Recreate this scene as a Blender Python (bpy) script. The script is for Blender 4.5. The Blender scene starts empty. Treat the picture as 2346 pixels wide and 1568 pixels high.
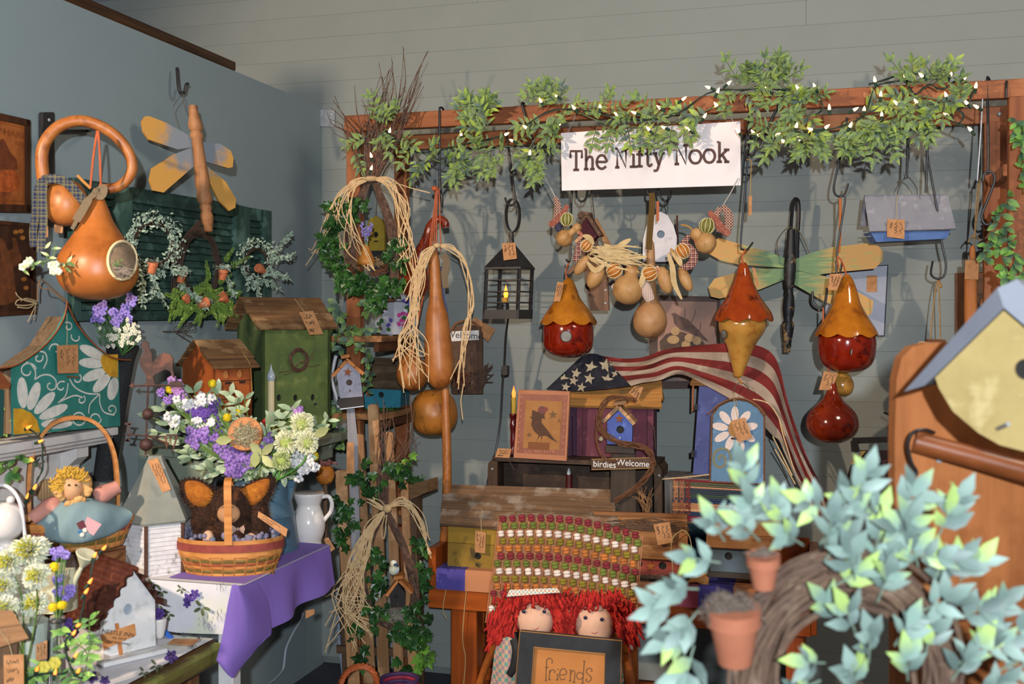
import bpy, math, random
from mathutils import Matrix, Vector, noise
R=random.Random(7)
sc=bpy.context.scene
C=sc.collection
F=2500.0; HZ=724.0; CX=1173.0; CZ=1.53   # focal length in pixels, horizon row, centre column, eye height
# ---------------- camera
cd=bpy.data.cameras.new('camera'); cam=bpy.data.objects.new('camera',cd); C.objects.link(cam)
cam.location=(0,0,CZ); cam.rotation_euler=(math.pi/2,0,0)
cd.sensor_fit='HORIZONTAL'; cd.sensor_width=36; cd.lens=F/2346*36; cd.shift_y=-60/2346
cd.clip_start=.05
cd.dof.use_dof=True; cd.dof.focus_distance=4.1; cd.dof.aperture_fstop=4.6
sc.camera=cam
# ---------------- world, lamps, exposure
wd=bpy.data.worlds.new('world'); sc.world=wd; wd.use_nodes=True
wd.node_tree.nodes['Background'].inputs[0].default_value=(.80,.86,1,1)
wd.node_tree.nodes['Background'].inputs[1].default_value=.085
def lamp(name,kind,loc,target,power,color,size,**k):
    d=bpy.data.lights.new(name,kind); o=bpy.data.objects.new(name,d); C.objects.link(o)
    o.location=loc; o.rotation_euler=(Vector(target)-Vector(loc)).to_track_quat('-Z','Y').to_euler()
    d.energy=power; d.color=color
    if kind=='AREA': d.size=size
    else: d.shadow_soft_size=size
    for a,b in k.items(): setattr(d,a,b)
    return o
FLASH=lamp('flash','SPOT',(.04,-.7,1.76),(0.05,4,1.45),500,(.86,.93,1.0),.025,spot_size=math.radians(95),spot_blend=.6)
WARM=lamp('ceiling_spot','SPOT',(-2.02,.75,2.42),(.5,4.3,1.6),405,(1,.77,.56),.05,spot_size=math.radians(75),spot_blend=.5)
OVER=lamp('shop_ceiling_light','AREA',(1.7,1.3,3.1),(-.3,4.0,1.3),34,(1,.88,.74),.7)
vs=sc.view_settings; vs.view_transform='Standard'; vs.look='None'; vs.gamma=1; vs.use_curve_mapping=False; vs.exposure=-0.07
# ---------------- placing by the room's geometry
KW=.2866; NW=1.0403; AB=-16.0; AL=74.0        # wall slope; yaw of things square to the back / left wall
def tt(px): return (px-CX)/F
def YB(px,o=0): return (4.5617-NW*o)/(1+KW*tt(px))     # depth of the back wall (o metres in front of it)
def YL(px,o=0): return (2.2071-NW*o)/(KW-tt(px))       # same for the left wall
def P(px,py,Y): return Vector((tt(px)*Y,Y,CZ-(py-HZ)/F*Y))
# ---------------- materials
def lin(h):
    h=h.lstrip('#'); o=[]
    for i in (0,2,4):
        c=int(h[i:i+2],16)/255; o.append(c/12.92 if c<=.04045 else ((c+.055)/1.055)**2.4)
    return (*o,1)
MC={}
def base(name):
    m=bpy.data.materials.new(name); m.use_nodes=True; nt=m.node_tree
    return m,nt,nt.nodes['Principled BSDF']
def nd(nt,t,**k):
    n=nt.nodes.new('ShaderNode'+t)
    for a,b in k.items(): setattr(n,a,b)
    return n
def mixc(nt,fac,a,b):
    n=nd(nt,'Mix',data_type='RGBA')
    for s,v in ((0,fac),(6,a),(7,b)):
        if hasattr(v,'links'): nt.links.new(v,n.inputs[s])
        else: n.inputs[s].default_value=v
    return n.outputs[2]
def mth(nt,op,a,b=None):
    n=nd(nt,'Math',operation=op)
    for s,v in ((0,a),(1,b)):
        if v is None: continue
        if hasattr(v,'links'): nt.links.new(v,n.inputs[s])
        else: n.inputs[s].default_value=v
    return n.outputs[0]
def noi(nt,scale,st=(1,1,1),detail=4,rand=False,rough=.6):
    tc=nd(nt,'TexCoord'); mp=nd(nt,'Mapping'); mp.inputs['Scale'].default_value=st
    nt.links.new(tc.outputs['Object'],mp.inputs[0])
    if rand:
        oi=nd(nt,'ObjectInfo'); vm=nd(nt,'VectorMath',operation='SCALE'); vm.inputs[0].default_value=(7,13,5)
        nt.links.new(oi.outputs['Random'],vm.inputs[3]); nt.links.new(vm.outputs[0],mp.inputs[1])
    n=nd(nt,'TexNoise'); n.inputs['Scale'].default_value=scale; n.inputs['Detail'].default_value=detail; n.inputs['Roughness'].default_value=rough
    nt.links.new(mp.outputs[0],n.inputs[0]); return n.outputs[0]
def ramp(nt,fac,lo,hi):
    n=nd(nt,'MapRange'); n.inputs[1].default_value=lo; n.inputs[2].default_value=hi; nt.links.new(fac,n.inputs[0]); return n.outputs[0]
def N(c1,c2=None,sc=12,rough=.7,bump=0,st=(1,1,1),coat=0,metal=0,rnd=0,lo=.35,hi=.65,c3=None,s3=30,spec=.4,trans=0,bsc=None):
    key=('N',c1,c2,sc,rough,bump,st,coat,metal,rnd,lo,hi,c3,s3,spec,trans,bsc)
    if key in MC: return MC[key]
    m,nt,b=base('m_%s'%c1); c2=c2 or c1
    x=noi(nt,sc,st,5,rand=rnd>0)
    cc=mixc(nt,ramp(nt,x,lo,hi),lin(c1),lin(c2))
    if c3: cc=mixc(nt,ramp(nt,noi(nt,s3,st,6),.56,.66),cc,lin(c3))
    if rnd:
        oi=nd(nt,'ObjectInfo'); hs=nd(nt,'HueSaturation')
        nt.links.new(mth(nt,'ADD',mth(nt,'MULTIPLY',oi.outputs['Random'],2*rnd),1-rnd),hs.inputs['Value'])
        nt.links.new(cc,hs.inputs['Color']); cc=hs.outputs[0]
    nt.links.new(cc,b.inputs['Base Color'])
    b.inputs['Roughness'].default_value=rough; b.inputs['Metallic'].default_value=metal
    b.inputs['Specular IOR Level'].default_value=spec; b.inputs['Coat Weight'].default_value=coat; b.inputs['Coat Roughness'].default_value=.06
    b.inputs['Transmission Weight'].default_value=trans
    if bump:
        bn=nd(nt,'Bump'); bn.inputs['Strength'].default_value=bump; bn.inputs['Distance'].default_value=.004
        nt.links.new(x if not bsc else noi(nt,bsc,st,4),bn.inputs['Height']); nt.links.new(bn.outputs[0],b.inputs['Normal'])
    MC[key]=m; return m
def W(c1,c2,ax='x',sc=1,rough=.65,rnd=.12,c3=None,s3=9,bump=.35,coat=0):
    st={'x':(4,70,70),'y':(70,4,70),'z':(70,70,4)}[ax]; st=tuple(q*sc for q in st)
    key=('W',c1,c2,ax,sc,rough,rnd,c3,s3,bump,coat)
    if key in MC: return MC[key]
    m,nt,b=base('wood_%s'%c1)
    x=noi(nt,1,st,5,rand=True)
    cc=mixc(nt,ramp(nt,x,.36,.66),lin(c1),lin(c2))
    if c3: cc=mixc(nt,ramp(nt,noi(nt,s3,(1,1,1),6,rand=True),.52,.66),cc,lin(c3))
    oi=nd(nt,'ObjectInfo'); hs=nd(nt,'HueSaturation')
    nt.links.new(mth(nt,'ADD',mth(nt,'MULTIPLY',oi.outputs['Random'],2*rnd),1-rnd),hs.inputs['Value'])
    nt.links.new(cc,hs.inputs['Color']); nt.links.new(hs.outputs[0],b.inputs['Base Color'])
    b.inputs['Roughness'].default_value=rough; b.inputs['Specular IOR Level'].default_value=.3
    b.inputs['Coat Weight'].default_value=coat; b.inputs['Coat Roughness'].default_value=.15
    bn=nd(nt,'Bump'); bn.inputs['Strength'].default_value=bump; bn.inputs['Distance'].default_value=.002
    nt.links.new(x,bn.inputs['Height']); nt.links.new(bn.outputs[0],b.inputs['Normal'])
    MC[key]=m; return m
def EM(c,s):
    key=('E',c,s)
    if key in MC: return MC[key]
    m,nt,b=base('glow_%s'%c); b.inputs['Base Color'].default_value=lin(c); b.inputs['Emission Color'].default_value=lin(c); b.inputs['Emission Strength'].default_value=s
    MC[key]=m; return m
def LEAF(c1,c2,c3=None,rough=.5,rnd=.25):   # colour runs along the leaf from its stalk (y=0) to its tip (y=1)
    key=('L',c1,c2,c3,rough,rnd)
    if key in MC: return MC[key]
    m,nt,b=base('leaf_%s'%c1); tc=nd(nt,'TexCoord'); sp=nd(nt,'SeparateXYZ'); nt.links.new(tc.outputs['Object'],sp.inputs[0])
    oi=nd(nt,'ObjectInfo')
    f=mth(nt,'ADD',sp.outputs[1],mth(nt,'MULTIPLY',mth(nt,'SUBTRACT',oi.outputs['Random'],.5),1.0))
    cc=mixc(nt,ramp(nt,f,.15,.85),lin(c1),lin(c2))
    hs=nd(nt,'HueSaturation'); wn=nd(nt,'TexWhiteNoise',noise_dimensions='1D'); nt.links.new(oi.outputs['Random'],wn.inputs['W'])
    nt.links.new(mth(nt,'ADD',mth(nt,'MULTIPLY',wn.outputs[0],2*rnd),1-rnd),hs.inputs['Value']); nt.links.new(cc,hs.inputs['Color'])
    nt.links.new(hs.outputs[0],b.inputs['Base Color']); b.inputs['Roughness'].default_value=rough; b.inputs['Specular IOR Level'].default_value=.35
    MC[key]=m; return m
def CHK(c1,c2,c3=None,fx=100,fz=100,duty=.5,rough=.85,ax=('X','Z'),lines=None):   # checked / plaid / striped cloth, in object space
    key=('C',c1,c2,c3,fx,fz,duty,ax,lines)
    if key in MC: return MC[key]
    m,nt,b=base('cloth_%s'%c1); tc=nd(nt,'TexCoord'); sp=nd(nt,'SeparateXYZ'); nt.links.new(tc.outputs['Object'],sp.inputs[0])
    def band(a,f): 
        return mth(nt,'LESS_THAN',mth(nt,'FRACT',mth(nt,'MULTIPLY',sp.outputs[a],f)),duty)
    a=band(ax[0],fx); cc=mixc(nt,a,lin(c1),lin(c2))
    if fz:
        bb=band(ax[1],fz)
        c4=mixc(nt,a,lin(c2),lin(c3 or c2)); cc=mixc(nt,bb,cc,c4)
    if lines:
        for q,f in ((ax[0],fx*.5),(ax[1],(fz or fx)*.5)):
            l=mth(nt,'LESS_THAN',mth(nt,'FRACT',mth(nt,'ADD',mth(nt,'MULTIPLY',sp.outputs[q],f),.3)),.13); cc=mixc(nt,mth(nt,'MULTIPLY',l,.75),cc,lin(lines))
    nt.links.new(cc,b.inputs['Base Color']); b.inputs['Roughness'].default_value=rough; b.inputs['Specular IOR Level'].default_value=.15
    MC[key]=m; return m
def GLASS(c='ffffff',rough=.02,alpha=None):
    key=('G',c,rough)
    if key in MC: return MC[key]
    m,nt,b=base('glass_'+c); b.inputs['Base Color'].default_value=lin(c); b.inputs['Transmission Weight'].default_value=.95; b.inputs['Roughness'].default_value=rough; b.inputs['IOR'].default_value=1.3
    MC[key]=m; return m
# ---------------- mesh building
def crs(pts,n=6,closed=False):      # Catmull-Rom through the points
    pts=[Vector(p) for p in pts]; L=len(pts); out=[]
    if L<3: return pts
    for i in range(L if closed else L-1):
        if closed: a,b,c,d=(pts[(i+j-1)%L] for j in range(4))
        else: a,b,c,d=pts[max(i-1,0)],pts[i],pts[i+1],pts[min(i+2,L-1)]
        for k in range(n):
            t=k/n; out.append(.5*((2*b)+(c-a)*t+(2*a-5*b+4*c-d)*t*t+(3*b-a-3*c+d)*t**3))
    if not closed: out.append(pts[-1])
    return out
class MB:
    def __init__(s): s.v=[]; s.f=[]
    def add(s,vs,fs,M=None):
        k=len(s.v)
        for p in vs:
            p=Vector(p); s.v.append(M@p if M is not None else p)
        s.f+= [tuple(i+k for i in f) for f in fs]; return s
    def box(s,c,d,b=.1,M=None):      # chamfered box; b = chamfer as a part of the smallest side
        hx,hy,hz=(q/2 for q in d); e=min(hx,hy,hz)*2*b
        if e<=0:
            vs=[(x*hx,y*hy,z*hz) for x in (-1,1) for y in (-1,1) for z in (-1,1)]
            fs=[(0,1,3,2),(4,6,7,5),(0,4,5,1),(2,3,7,6),(0,2,6,4),(1,5,7,3)]
        else:
            vs=[]; ix={}
            for x in (-1,1):
                for y in (-1,1):
                    for z in (-1,1):
                        for a in range(3):
                            p=[x*(hx-e),y*(hy-e),z*(hz-e)]; p[a]=(x*hx,y*hy,z*hz)[a]; ix[(x,y,z,a)]=len(vs); vs.append(p)
            fs=[]
            for a in range(3):
                o=[q for q in range(3) if q!=a]
                for sg in (-1,1):
                    q=[]
                    for u,w in ((-1,-1),(1,-1),(1,1),(-1,1)):
                        k=[0,0,0]; k[a]=sg; k[o[0]]=u; k[o[1]]=w; q.append(ix[(*k,a)])
                    if sg*(1 if a!=1 else -1)<0: q=q[::-1]
                    fs.append(tuple(q))
            for a in range(3):
                o=[q for q in range(3) if q!=a]
                for u in (-1,1):
                    for w in (-1,1):
                        k1=[0,0,0]; k1[o[0]]=u; k1[o[1]]=w; k2=list(k1); k1[a]=-1; k2[a]=1
                        q=(ix[(*k1,o[0])],ix[(*k2,o[0])],ix[(*k2,o[1])],ix[(*k1,o[1])]); fs.append(q)
            for x in (-1,1):
                for y in (-1,1):
                    for z in (-1,1): fs.append((ix[(x,y,z,0)],ix[(x,y,z,1)],ix[(x,y,z,2)]))
        c=Vector(c); return s.add([Vector(p)+c for p in vs],fs,M)
    def slab(s,a,b,c,d,th):          # four corners + thickness behind them
        a,b,c,d=map(Vector,(a,b,c,d)); n=(b-a).cross(d-a).normalized()*th
        return s.add([a,b,c,d,a+n,b+n,c+n,d+n],[(0,1,2,3),(7,6,5,4),(0,4,5,1),(1,5,6,2),(2,6,7,3),(3,7,4,0)])
    def prism(s,pts,d):              # pts: 3-D outline; d: extrusion vector
        n=len(pts); pts=[Vector(p) for p in pts]; d=Vector(d)
        return s.add(pts+[p+d for p in pts],[tuple(range(n)),tuple(range(2*n-1,n-1,-1))]+[(i,i+n,(i+1)%n+n,(i+1)%n) for i in range(n)])
    def lathe(s,prof,n=28,M=None,sx=1,sy=1,cap=True,a0=0,a1=None):   # prof: (r,z) top to bottom or bottom to top, about z
        vs=[];fs=[]; full=a1 is None; a1=2*math.pi if full else a1; m=n if full else n+1
        for r,z in prof:
            for i in range(m):
                a=a0+(a1-a0)*i/n; vs.append((r*sx*math.cos(a),r*sy*math.sin(a),z))
        for j in range(len(prof)-1):
            for i in range(n):
                k=(i+1)%m; fs.append((j*m+i,j*m+k,(j+1)*m+k,(j+1)*m+i))
        if cap and full:
            if prof[0][0]>1e-6: fs.append(tuple(range(m))[::-1])
            if prof[-1][0]>1e-6: fs.append(tuple((len(prof)-1)*m+i for i in range(m)))
        return s.add(vs,fs,M)
    def tube(s,pts,r,n=6,closed=False,flat=1):
        pts=[Vector(p) for p in pts]; L=len(pts); rr=r if isinstance(r,(list,tuple)) else [r]*L
        if L<2: return s
        vs=[];fs=[]; nrm=None
        for i,p in enumerate(pts):
            if closed: t=pts[(i+1)%L]-pts[i-1]
            else: t=pts[min(i+1,L-1)]-pts[max(i-1,0)]
            if t.length<1e-9: t=Vector((0,0,1))
            t.normalize()
            if nrm is None:
                nrm=Vector((0,1,0)) if abs(t.y)<.9 else Vector((1,0,0))
            nrm=(nrm-t*nrm.dot(t)).normalized(); bn=t.cross(nrm)
            q=rr[min(i*len(rr)//L,len(rr)-1)] if len(rr)!=L else rr[i]
            for k in range(n):
                a=2*math.pi*k/n; vs.append(p+nrm*math.cos(a)*q*flat+bn*math.sin(a)*q)
        for i in range(L if closed else L-1):
            j=(i+1)%L
            for k in range(n):
                l=(k+1)%n; fs.append((i*n+k,i*n+l,j*n+l,j*n+k))
        if not closed: fs.append(tuple(range(n))[::-1]); fs.append(tuple((L-1)*n+k for k in range(n)))
        return s.add(vs,fs)
    def ball(s,c,r,n=12,m=8,M=None):
        if not isinstance(r,(tuple,list)): r=(r,r,r)
        MM=Matrix.Translation(Vector(c))@Matrix.Diagonal((*r,1))
        if M is not None: MM=Matrix.Translation(Vector(c))@M@Matrix.Diagonal((*r,1))
        return s.lathe([(math.sin(math.pi*j/m) if 0<j<m else 0,-math.cos(math.pi*j/m)) for j in range(m+1)],n,MM,cap=False)
    def grid(s,rows):                # list of rows of 3-D points
        n=len(rows[0]); vs=[p for r in rows for p in r]
        return s.add(vs,[(j*n+i,j*n+i+1,(j+1)*n+i+1,(j+1)*n+i) for j in range(len(rows)-1) for i in range(n-1)])
    def ribbon(s,pts,w,nv):          # flat band along pts, lying square to nv
        pts=[Vector(p) for p in pts]; nv=Vector(nv); L=len(pts); vs=[]
        for i,p in enumerate(pts):
            t=(pts[min(i+1,L-1)]-pts[max(i-1,0)])
            q=t.cross(nv); 
            if q.length<1e-9: q=Vector((1,0,0))
            q=q.normalized()*((w[min(i*len(w)//L,len(w)-1)] if isinstance(w,list) else w)/2); vs+= [p-q,p+q]
        return s.add(vs,[(2*i,2*i+1,2*i+3,2*i+2) for i in range(L-1)])
    def mesh(s,name,mat,smooth=False):
        me=bpy.data.meshes.new(name); me.from_pydata([tuple(p) for p in s.v],[],s.f); me.materials.append(mat)
        if smooth:
            me.polygons.foreach_set('use_smooth',[True]*len(me.polygons))
            if smooth!=2: me.set_sharp_from_angle(angle=.8)
        me.update(); return me
    def obj(s,name,mat,parent=None,smooth=False,M=None):
        return lnk(name,s.mesh(name,mat,smooth),parent,M)
def lnk(name,me,parent=None,M=None):
    o=bpy.data.objects.new(name,me); C.objects.link(o)
    if parent is not None: o.parent=parent
    if M is not None: o.matrix_basis=M
    return o
def tag(o,label=None,cat=None,group=None,kind=None):
    for k,v in (('label',label),('category',cat),('group',group),('kind',kind)):
        if v: o[k]=v
    return o
def struct(name,mb,mat,M=None,label=None,cat=None): 
    return tag(mb.obj(name,mat,None,False,M),label or name,cat,None,'structure')
class T:                             # one thing: an Empty at (px,py) and depth Y, turned by yaw; its parts are traced on its own plane
    def __init__(s,name,label,cat,px,py,Y,yaw=0,group=None):
        s.o=P(px,py,Y); s.u=Y/F; a=math.radians(yaw); s.x=Vector((math.cos(a),math.sin(a),0)); s.y=Vector((-math.sin(a),math.cos(a),0))
        s.M=Matrix.Translation(s.o)@Matrix.Rotation(a,4,'Z')
        s.e=bpy.data.objects.new(name,None); C.objects.link(s.e); s.e.matrix_basis=s.M; s.e.empty_display_size=.05
        tag(s.e,label,cat,group)
    def q(s,px,py,dy=0):             # point of the plane dy (pixels behind the origin) seen at this pixel
        r=Vector((tt(px),1,-(py-HZ)/F)); c=Vector((0,0,CZ)); d=dy*s.u
        l=((s.o-c).dot(s.y)+d)/r.dot(s.y); p=c+r*l-s.o
        return Vector((p.dot(s.x),d,p.z))
    def qs(s,pts): return [s.q(*p) for p in pts]
    def add(s,name,mb,mat,parent=None,smooth=False,label=None):
        o=mb.obj(name,mat,parent or s.e,smooth)
        if label: o['label']=label
        return o
    def poly(s,name,pts,d0,d1,mat,parent=None,label=None,smooth=False):
        return s.add(name,MB().prism([s.q(x,y,d0) for x,y in pts][::1],(0,(d1-d0)*s.u,0)),mat,parent,smooth,label)
    def panel(s,name,pts,d0,d1,mat,holes,parent=None,inner=None,label=None):   # board with round holes cut through it
        v=[s.q(x,y,d0) for x,y in pts]; loops=list(v)
        for h in holes:
            hx,hy,r=h[:3]; rz=h[3] if len(h)>3 else r
            c=s.q(hx,hy,d0); k=min(range(len(loops)),key=lambda i:(loops[i]-c).length)
            # walk the hole against the outline's direction
            area=sum(v[i].x*v[(i+1)%len(v)].z-v[(i+1)%len(v)].x*v[i].z for i in range(len(v)))
            sg=-1 if area>0 else 1; d=loops[k]-c; a0=math.atan2(d.z,d.x)
            ring=[c+Vector((math.cos(a0+sg*2*math.pi*i/18)*r*s.u,0,math.sin(a0+sg*2*math.pi*i/18)*rz*s.u)) for i in range(19)]
            loops=loops[:k+1]+ring+loops[k:]
        o=s.add(name,MB().prism(loops,(0,(d1-d0)*s.u,0)),mat,parent,False,label)
        for h in holes:
            c=s.q(h[0],h[1],d0); r=h[2]*1.15; rz=(h[3] if len(h)>3 else h[2])*1.15
            b=MB().prism([c+Vector((math.cos(2*math.pi*i/16)*r*s.u,(d1-d0)*s.u*.93,math.sin(2*math.pi*i/16)*rz*s.u)) for i in range(16)],(0,(d1-d0)*s.u*.05,0))
            s.add('hole_tone_disc',b,inner or N('14110f'),o)  # disc colour stands in for the shaded hollow; the body behind is solid
        return o
    def rod(s,name,pts,r,mat,parent=None,sm=True,n=6,smooth=True,mb=None,closed=False):
        p=s.qs(pts); p=crs(p,5,closed) if sm else p
        rr=[q*s.u for q in r] if isinstance(r,(list,tuple)) else r*s.u
        m=mb or MB(); m.tube(p,rr,n,closed)
        return m if mb is not None else s.add(name,m,mat,parent,smooth)
    def lathe(s,name,cx,prof,mat,dy=0,parent=None,n=28,smooth=True,sy=1,cx2=None,mb=None,fine=True):  # prof: (half width px, py[, cx])
        pr=[]
        if fine and len(prof)>2: prof=[tuple(p[:2]) for p in crs([(a,b,0) for a,b in prof],4)]
        c0=s.q(cx,prof[0][1],dy)
        vs=[]; fs=[]; y0,y1=prof[0][1],prof[-1][1]
        for r,py in prof:
            x=cx if cx2 is None else cx+(cx2-cx)*(py-y0)/(y1-y0)
            c=s.q(x,py,dy); r=max(r,0)*s.u
            for i in range(n):
                a=2*math.pi*i/n; vs.append(c+Vector((math.cos(a)*r,math.sin(a)*r*sy,0)))
        m=len(prof)
        for j in range(m-1):
            for i in range(n): fs.append((j*n+i,j*n+(i+1)%n,(j+1)*n+(i+1)%n,(j+1)*n+i))
        fs.append(tuple(range(n))[::-1]); fs.append(tuple((m-1)*n+i for i in range(n)))
        b=mb or MB(); b.add(vs,fs)
        return b if mb is not None else s.add(name,b,mat,parent,smooth)
    def stroke(s,name,lines,w,dy,mat,parent=None,sm=True,th=None):   # flat painted lines on the plane dy
        b=MB()
        for l in lines:
            p=[s.q(x,y,dy) for x,y in l]; p=crs(p,5) if sm and len(p)>2 else p
            ww=[q*s.u for q in w] if isinstance(w,list) else w*s.u
            if isinstance(ww,list): ww=[ww[min(int(i*len(ww)/len(p)),len(ww)-1)] for i in range(len(p))]
            b.ribbon(p,ww,(0,1,0))
        return s.add(name,b,mat,parent)
    def ball(s,name,px,py,r,mat,dy=0,parent=None,rz=None,ry=None,n=14,m=9,mb=None,smooth=2):
        rr=(r*s.u,(ry or r)*s.u,(rz or r)*s.u)
        if mb is not None: return mb.ball(s.q(px,py,dy),rr,n,m)
        return s.add(name,MB().ball(s.q(px,py,dy),rr,n,m),mat,parent,smooth)
    def decal(s,name,cx,prof,hx,hy,rx,ry,mat,dy=0,off=.8,parent=None):    # round patch lying on a turned body
        def rad(py):
            for (r0,p0),(r1,p1) in zip(prof,prof[1:]):
                if min(p0,p1)<=py<=max(p0,p1): return r0+(r1-r0)*(py-p0)/((p1-p0) or 1)
            return prof[-1][0]
        vs=[];fs=[]; K=4; n=20
        def pt(x,y):
            r=rad(y)+off; d=math.sqrt(max(r*r-(x-cx)**2,0)); return s.q(x,y,dy-d)
        vs=[pt(hx,hy)]
        for k in range(1,K+1):
            for i in range(n):
                a=2*math.pi*i/n; vs.append(pt(hx+rx*k/K*math.cos(a),hy+ry*k/K*math.sin(a)))
        fs=[(0,1+i,1+(i+1)%n) for i in range(n)]
        for k in range(K-1):
            for i in range(n): fs.append((1+k*n+i,1+(k+1)*n+i,1+(k+1)*n+(i+1)%n,1+k*n+(i+1)%n))
        return s.add(name,MB().add(vs,fs),mat,parent,2)
    def ptag(s,pts,dy=-1,writing=True,rows=3,vert=False,string=None,mat=None,seed=1):   # brown price tag with handwriting
        o=s.poly('price_tag',pts,dy,dy+1.2,mat or TAGM)
        if writing:
            rr=random.Random(seed); a,b,c,d=[Vector((*p,0)) for p in pts]
            L=[]
            for k in range(rows):
                ln=[]; n=14; f0=(k+.8)/(rows+.6)
                for i in range(n+1):
                    uu=.14+.62*i/n*(1 if k<rows-1 else .6); ww=f0+rr.uniform(-.09,.09)
                    if vert: uu,ww=1-ww,uu
                    p=(a*(1-uu)+b*uu)*(1-ww)+(d*(1-uu)+c*uu)*ww; ln.append((p.x,p.y))
                L.append(ln)
            s.stroke('handwriting',L,1.0,dy-.5,N('3a2a1c'),o)
        if string:
            s.rod('string',string,.8,N('b9a47c'),o,sm=len(string)>2,n=4)
        return o
TAGM=N('c08a5c','a8754a',40,.8)
BLK=N('1b1a1b','262426',30,.45,spec=.5)
def scal(prof,f): return [(a*f,b) for a,b in prof]
# ---------------- foliage helpers
LM={}
def leafm(kind,mat):
    k=(kind,mat.name)
    if k in LM: return LM[k]
    if kind=='lance':
        v=[(0,0,0),(-.15,.28,.05),(0,.3,0),(.15,.28,.05),(-.15,.6,.02),(0,.62,-.04),(.15,.6,.02),(0,1,-.12)]
        f=[(0,2,1),(0,3,2),(1,2,5,4),(2,3,6,5),(4,5,7),(5,6,7)]
    elif kind=='oval':
        v=[(0,0,0),(-.22,.3,.06),(0,.3,0),(.22,.3,.06),(-.24,.62,.03),(0,.64,-.03),(.24,.62,.03),(-.12,.88,-.04),(.12,.88,-.04),(0,1,-.1)]
        f=[(0,2,1),(0,3,2),(1,2,5,4),(2,3,6,5),(4,5,9,7),(5,6,8,9)]
    elif kind=='needle':
        v=[(0,0,0),(-.05,.4,.01),(.05,.4,.01),(0,1,0)]; f=[(0,2,3,1)]
    else:   # ivy
        o=[(0,0),(-.22,-.05),(-.45,.12),(-.3,.3),(-.5,.55),(-.22,.55),(0,1),(.22,.55),(.5,.55),(.3,.3),(.45,.12),(.22,-.05)]
        v=[(0,.3,-.05)]+[(x,y,.06 if i%2 else -.02) for i,(x,y) in enumerate(o)]
        f=[(0,1+i,1+(i+1)%12) for i in range(12)]
    me=bpy.data.meshes.new('leaf'); me.from_pydata(v,[],f); me.materials.append(mat); me.update()
    me.polygons.foreach_set('use_smooth',[kind!='ivy']*len(me.polygons))
    LM[k]=me; return me
def lmat(pos,d,nrm,size,wide=1):
    y=Vector(d).normalized(); z=Vector(nrm); z=(z-y*z.dot(y))
    if z.length<1e-4: z=y.orthogonal()
    z.normalize(); x=y.cross(z)
    M=Matrix((x*size*wide,y*size,z*size)).transposed().to_4x4(); M.translation=Vector(pos); return M
class Leaves:
    def __init__(s,t,me,limit=300,stuffmat=None,name='leaf'):
        s.t=t; s.me=me; s.n=0; s.lim=limit; s.mb=MB(); s.sm=stuffmat; s.name=name
        s.lv=[tuple(v.co) for v in me.vertices]; s.lf=[tuple(p.vertices) for p in me.polygons]
    def put(s,pos,d,nrm,size,wide=1,me=None):
        M=lmat(pos,d,nrm,size,wide)
        if s.n<s.lim: lnk(s.name,me or s.me,s.t.e if isinstance(s.t,T) else s.t,M); s.n+=1
        else: s.mb.add(s.lv,s.lf,M)
    def end(s,name='foliage'):
        if s.mb.v:
            o=s.mb.obj(name,s.sm or s.me.materials[0],s.t.e if isinstance(s.t,T) else s.t); o['kind']='stuff'
def rv(a=1): return Vector((R.uniform(-a,a),R.uniform(-a,a),R.uniform(-a,a)))
def sprig(L,stem,p0,d,length,nl,size,curl=.3,droop=.2,face=(0,-1,.2)):
    d=Vector(d).normalized(); pts=[Vector(p0)]; dd=d.copy(); st=length/nl
    for i in range(nl):
        dd=(dd+rv(curl*.4)+Vector((0,0,-droop*.15))).normalized(); pts.append(pts[-1]+dd*st)
        side=dd.cross(Vector(face)); side=side.normalized() if side.length>1e-3 else Vector((1,0,0))
        for sg in (-1,1):
            ld=dd*R.uniform(.4,.9)+side*sg*R.uniform(.6,1.1)+Vector(face)*R.uniform(-.1,.6)
            L.put(pts[-1],ld,Vector(face)+rv(.5),size*R.uniform(.75,1.2),R.uniform(.85,1.25))
    L.put(pts[-1],dd,Vector(face)+rv(.4),size*1.1)
    if stem is not None: stem.tube(pts,size*.035,4)
def twig_ring(b,t,cx,cy,rx,ry,n,r,jit,dy=0,turns=1.1,sq=0):
    for k in range(n):
        a0=R.uniform(0,6.28); pts=[]; ph=R.uniform(0,6.28); j1=R.uniform(-jit,jit); j2=R.uniform(-jit,jit)
        for i in range(22):
            a=a0+2*math.pi*turns*i/21; q=1+(j1*math.cos(a*1.5+ph))
            pts.append(t.q(cx+rx*q*math.cos(a)+R.uniform(-1,1)*jit*4,cy+ry*q*math.sin(a),dy+j2*rx*math.sin(a*2+ph)*1.2))
        b.tube(crs(pts,2),r*t.u*R.uniform(.6,1.2),4)
    return b
def terra(t,cx,cy,w,h,ang=0,dy=0,name='terracotta_pot',mat=None,par=None):     # small flower pot, cy = rim row
    mat=mat or N('c8764f','b5653f',30,.8); M=Matrix.Translation(t.q(cx,cy,dy))@Matrix.Rotation(math.radians(ang),4,'Y')@Matrix.Rotation(math.radians(12),4,'X'); u=t.u
    o=t.add(name,MB().lathe([(w*.42*u,-2*u),(w*.5*u,0),(w*.5*u,-h*.28*u),(w*.44*u,-h*.3*u),(w*.32*u,-h*u),(0,-h*u)][::1],18,M),mat,par,1)
    return o
def tuft(b,t,cx,cy,rx,ry,n,ln,r=.5,dy=0):     # tangle of moss / hay strands
    for k in range(n):
        x,y=cx+R.gauss(0,.45)*rx,cy+R.gauss(0,.45)*ry; a=R.uniform(0,6.28); p=[]
        for i in range(4):
            p.append(t.q(x,y,dy+R.uniform(-ln*.3,ln*.3))); a+=R.uniform(-.9,.9); x+=math.cos(a)*ln/3; y+=math.sin(a)*ln/3*.7
        b.tube(crs(p,2),r*t.u,3)
    return b
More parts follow.
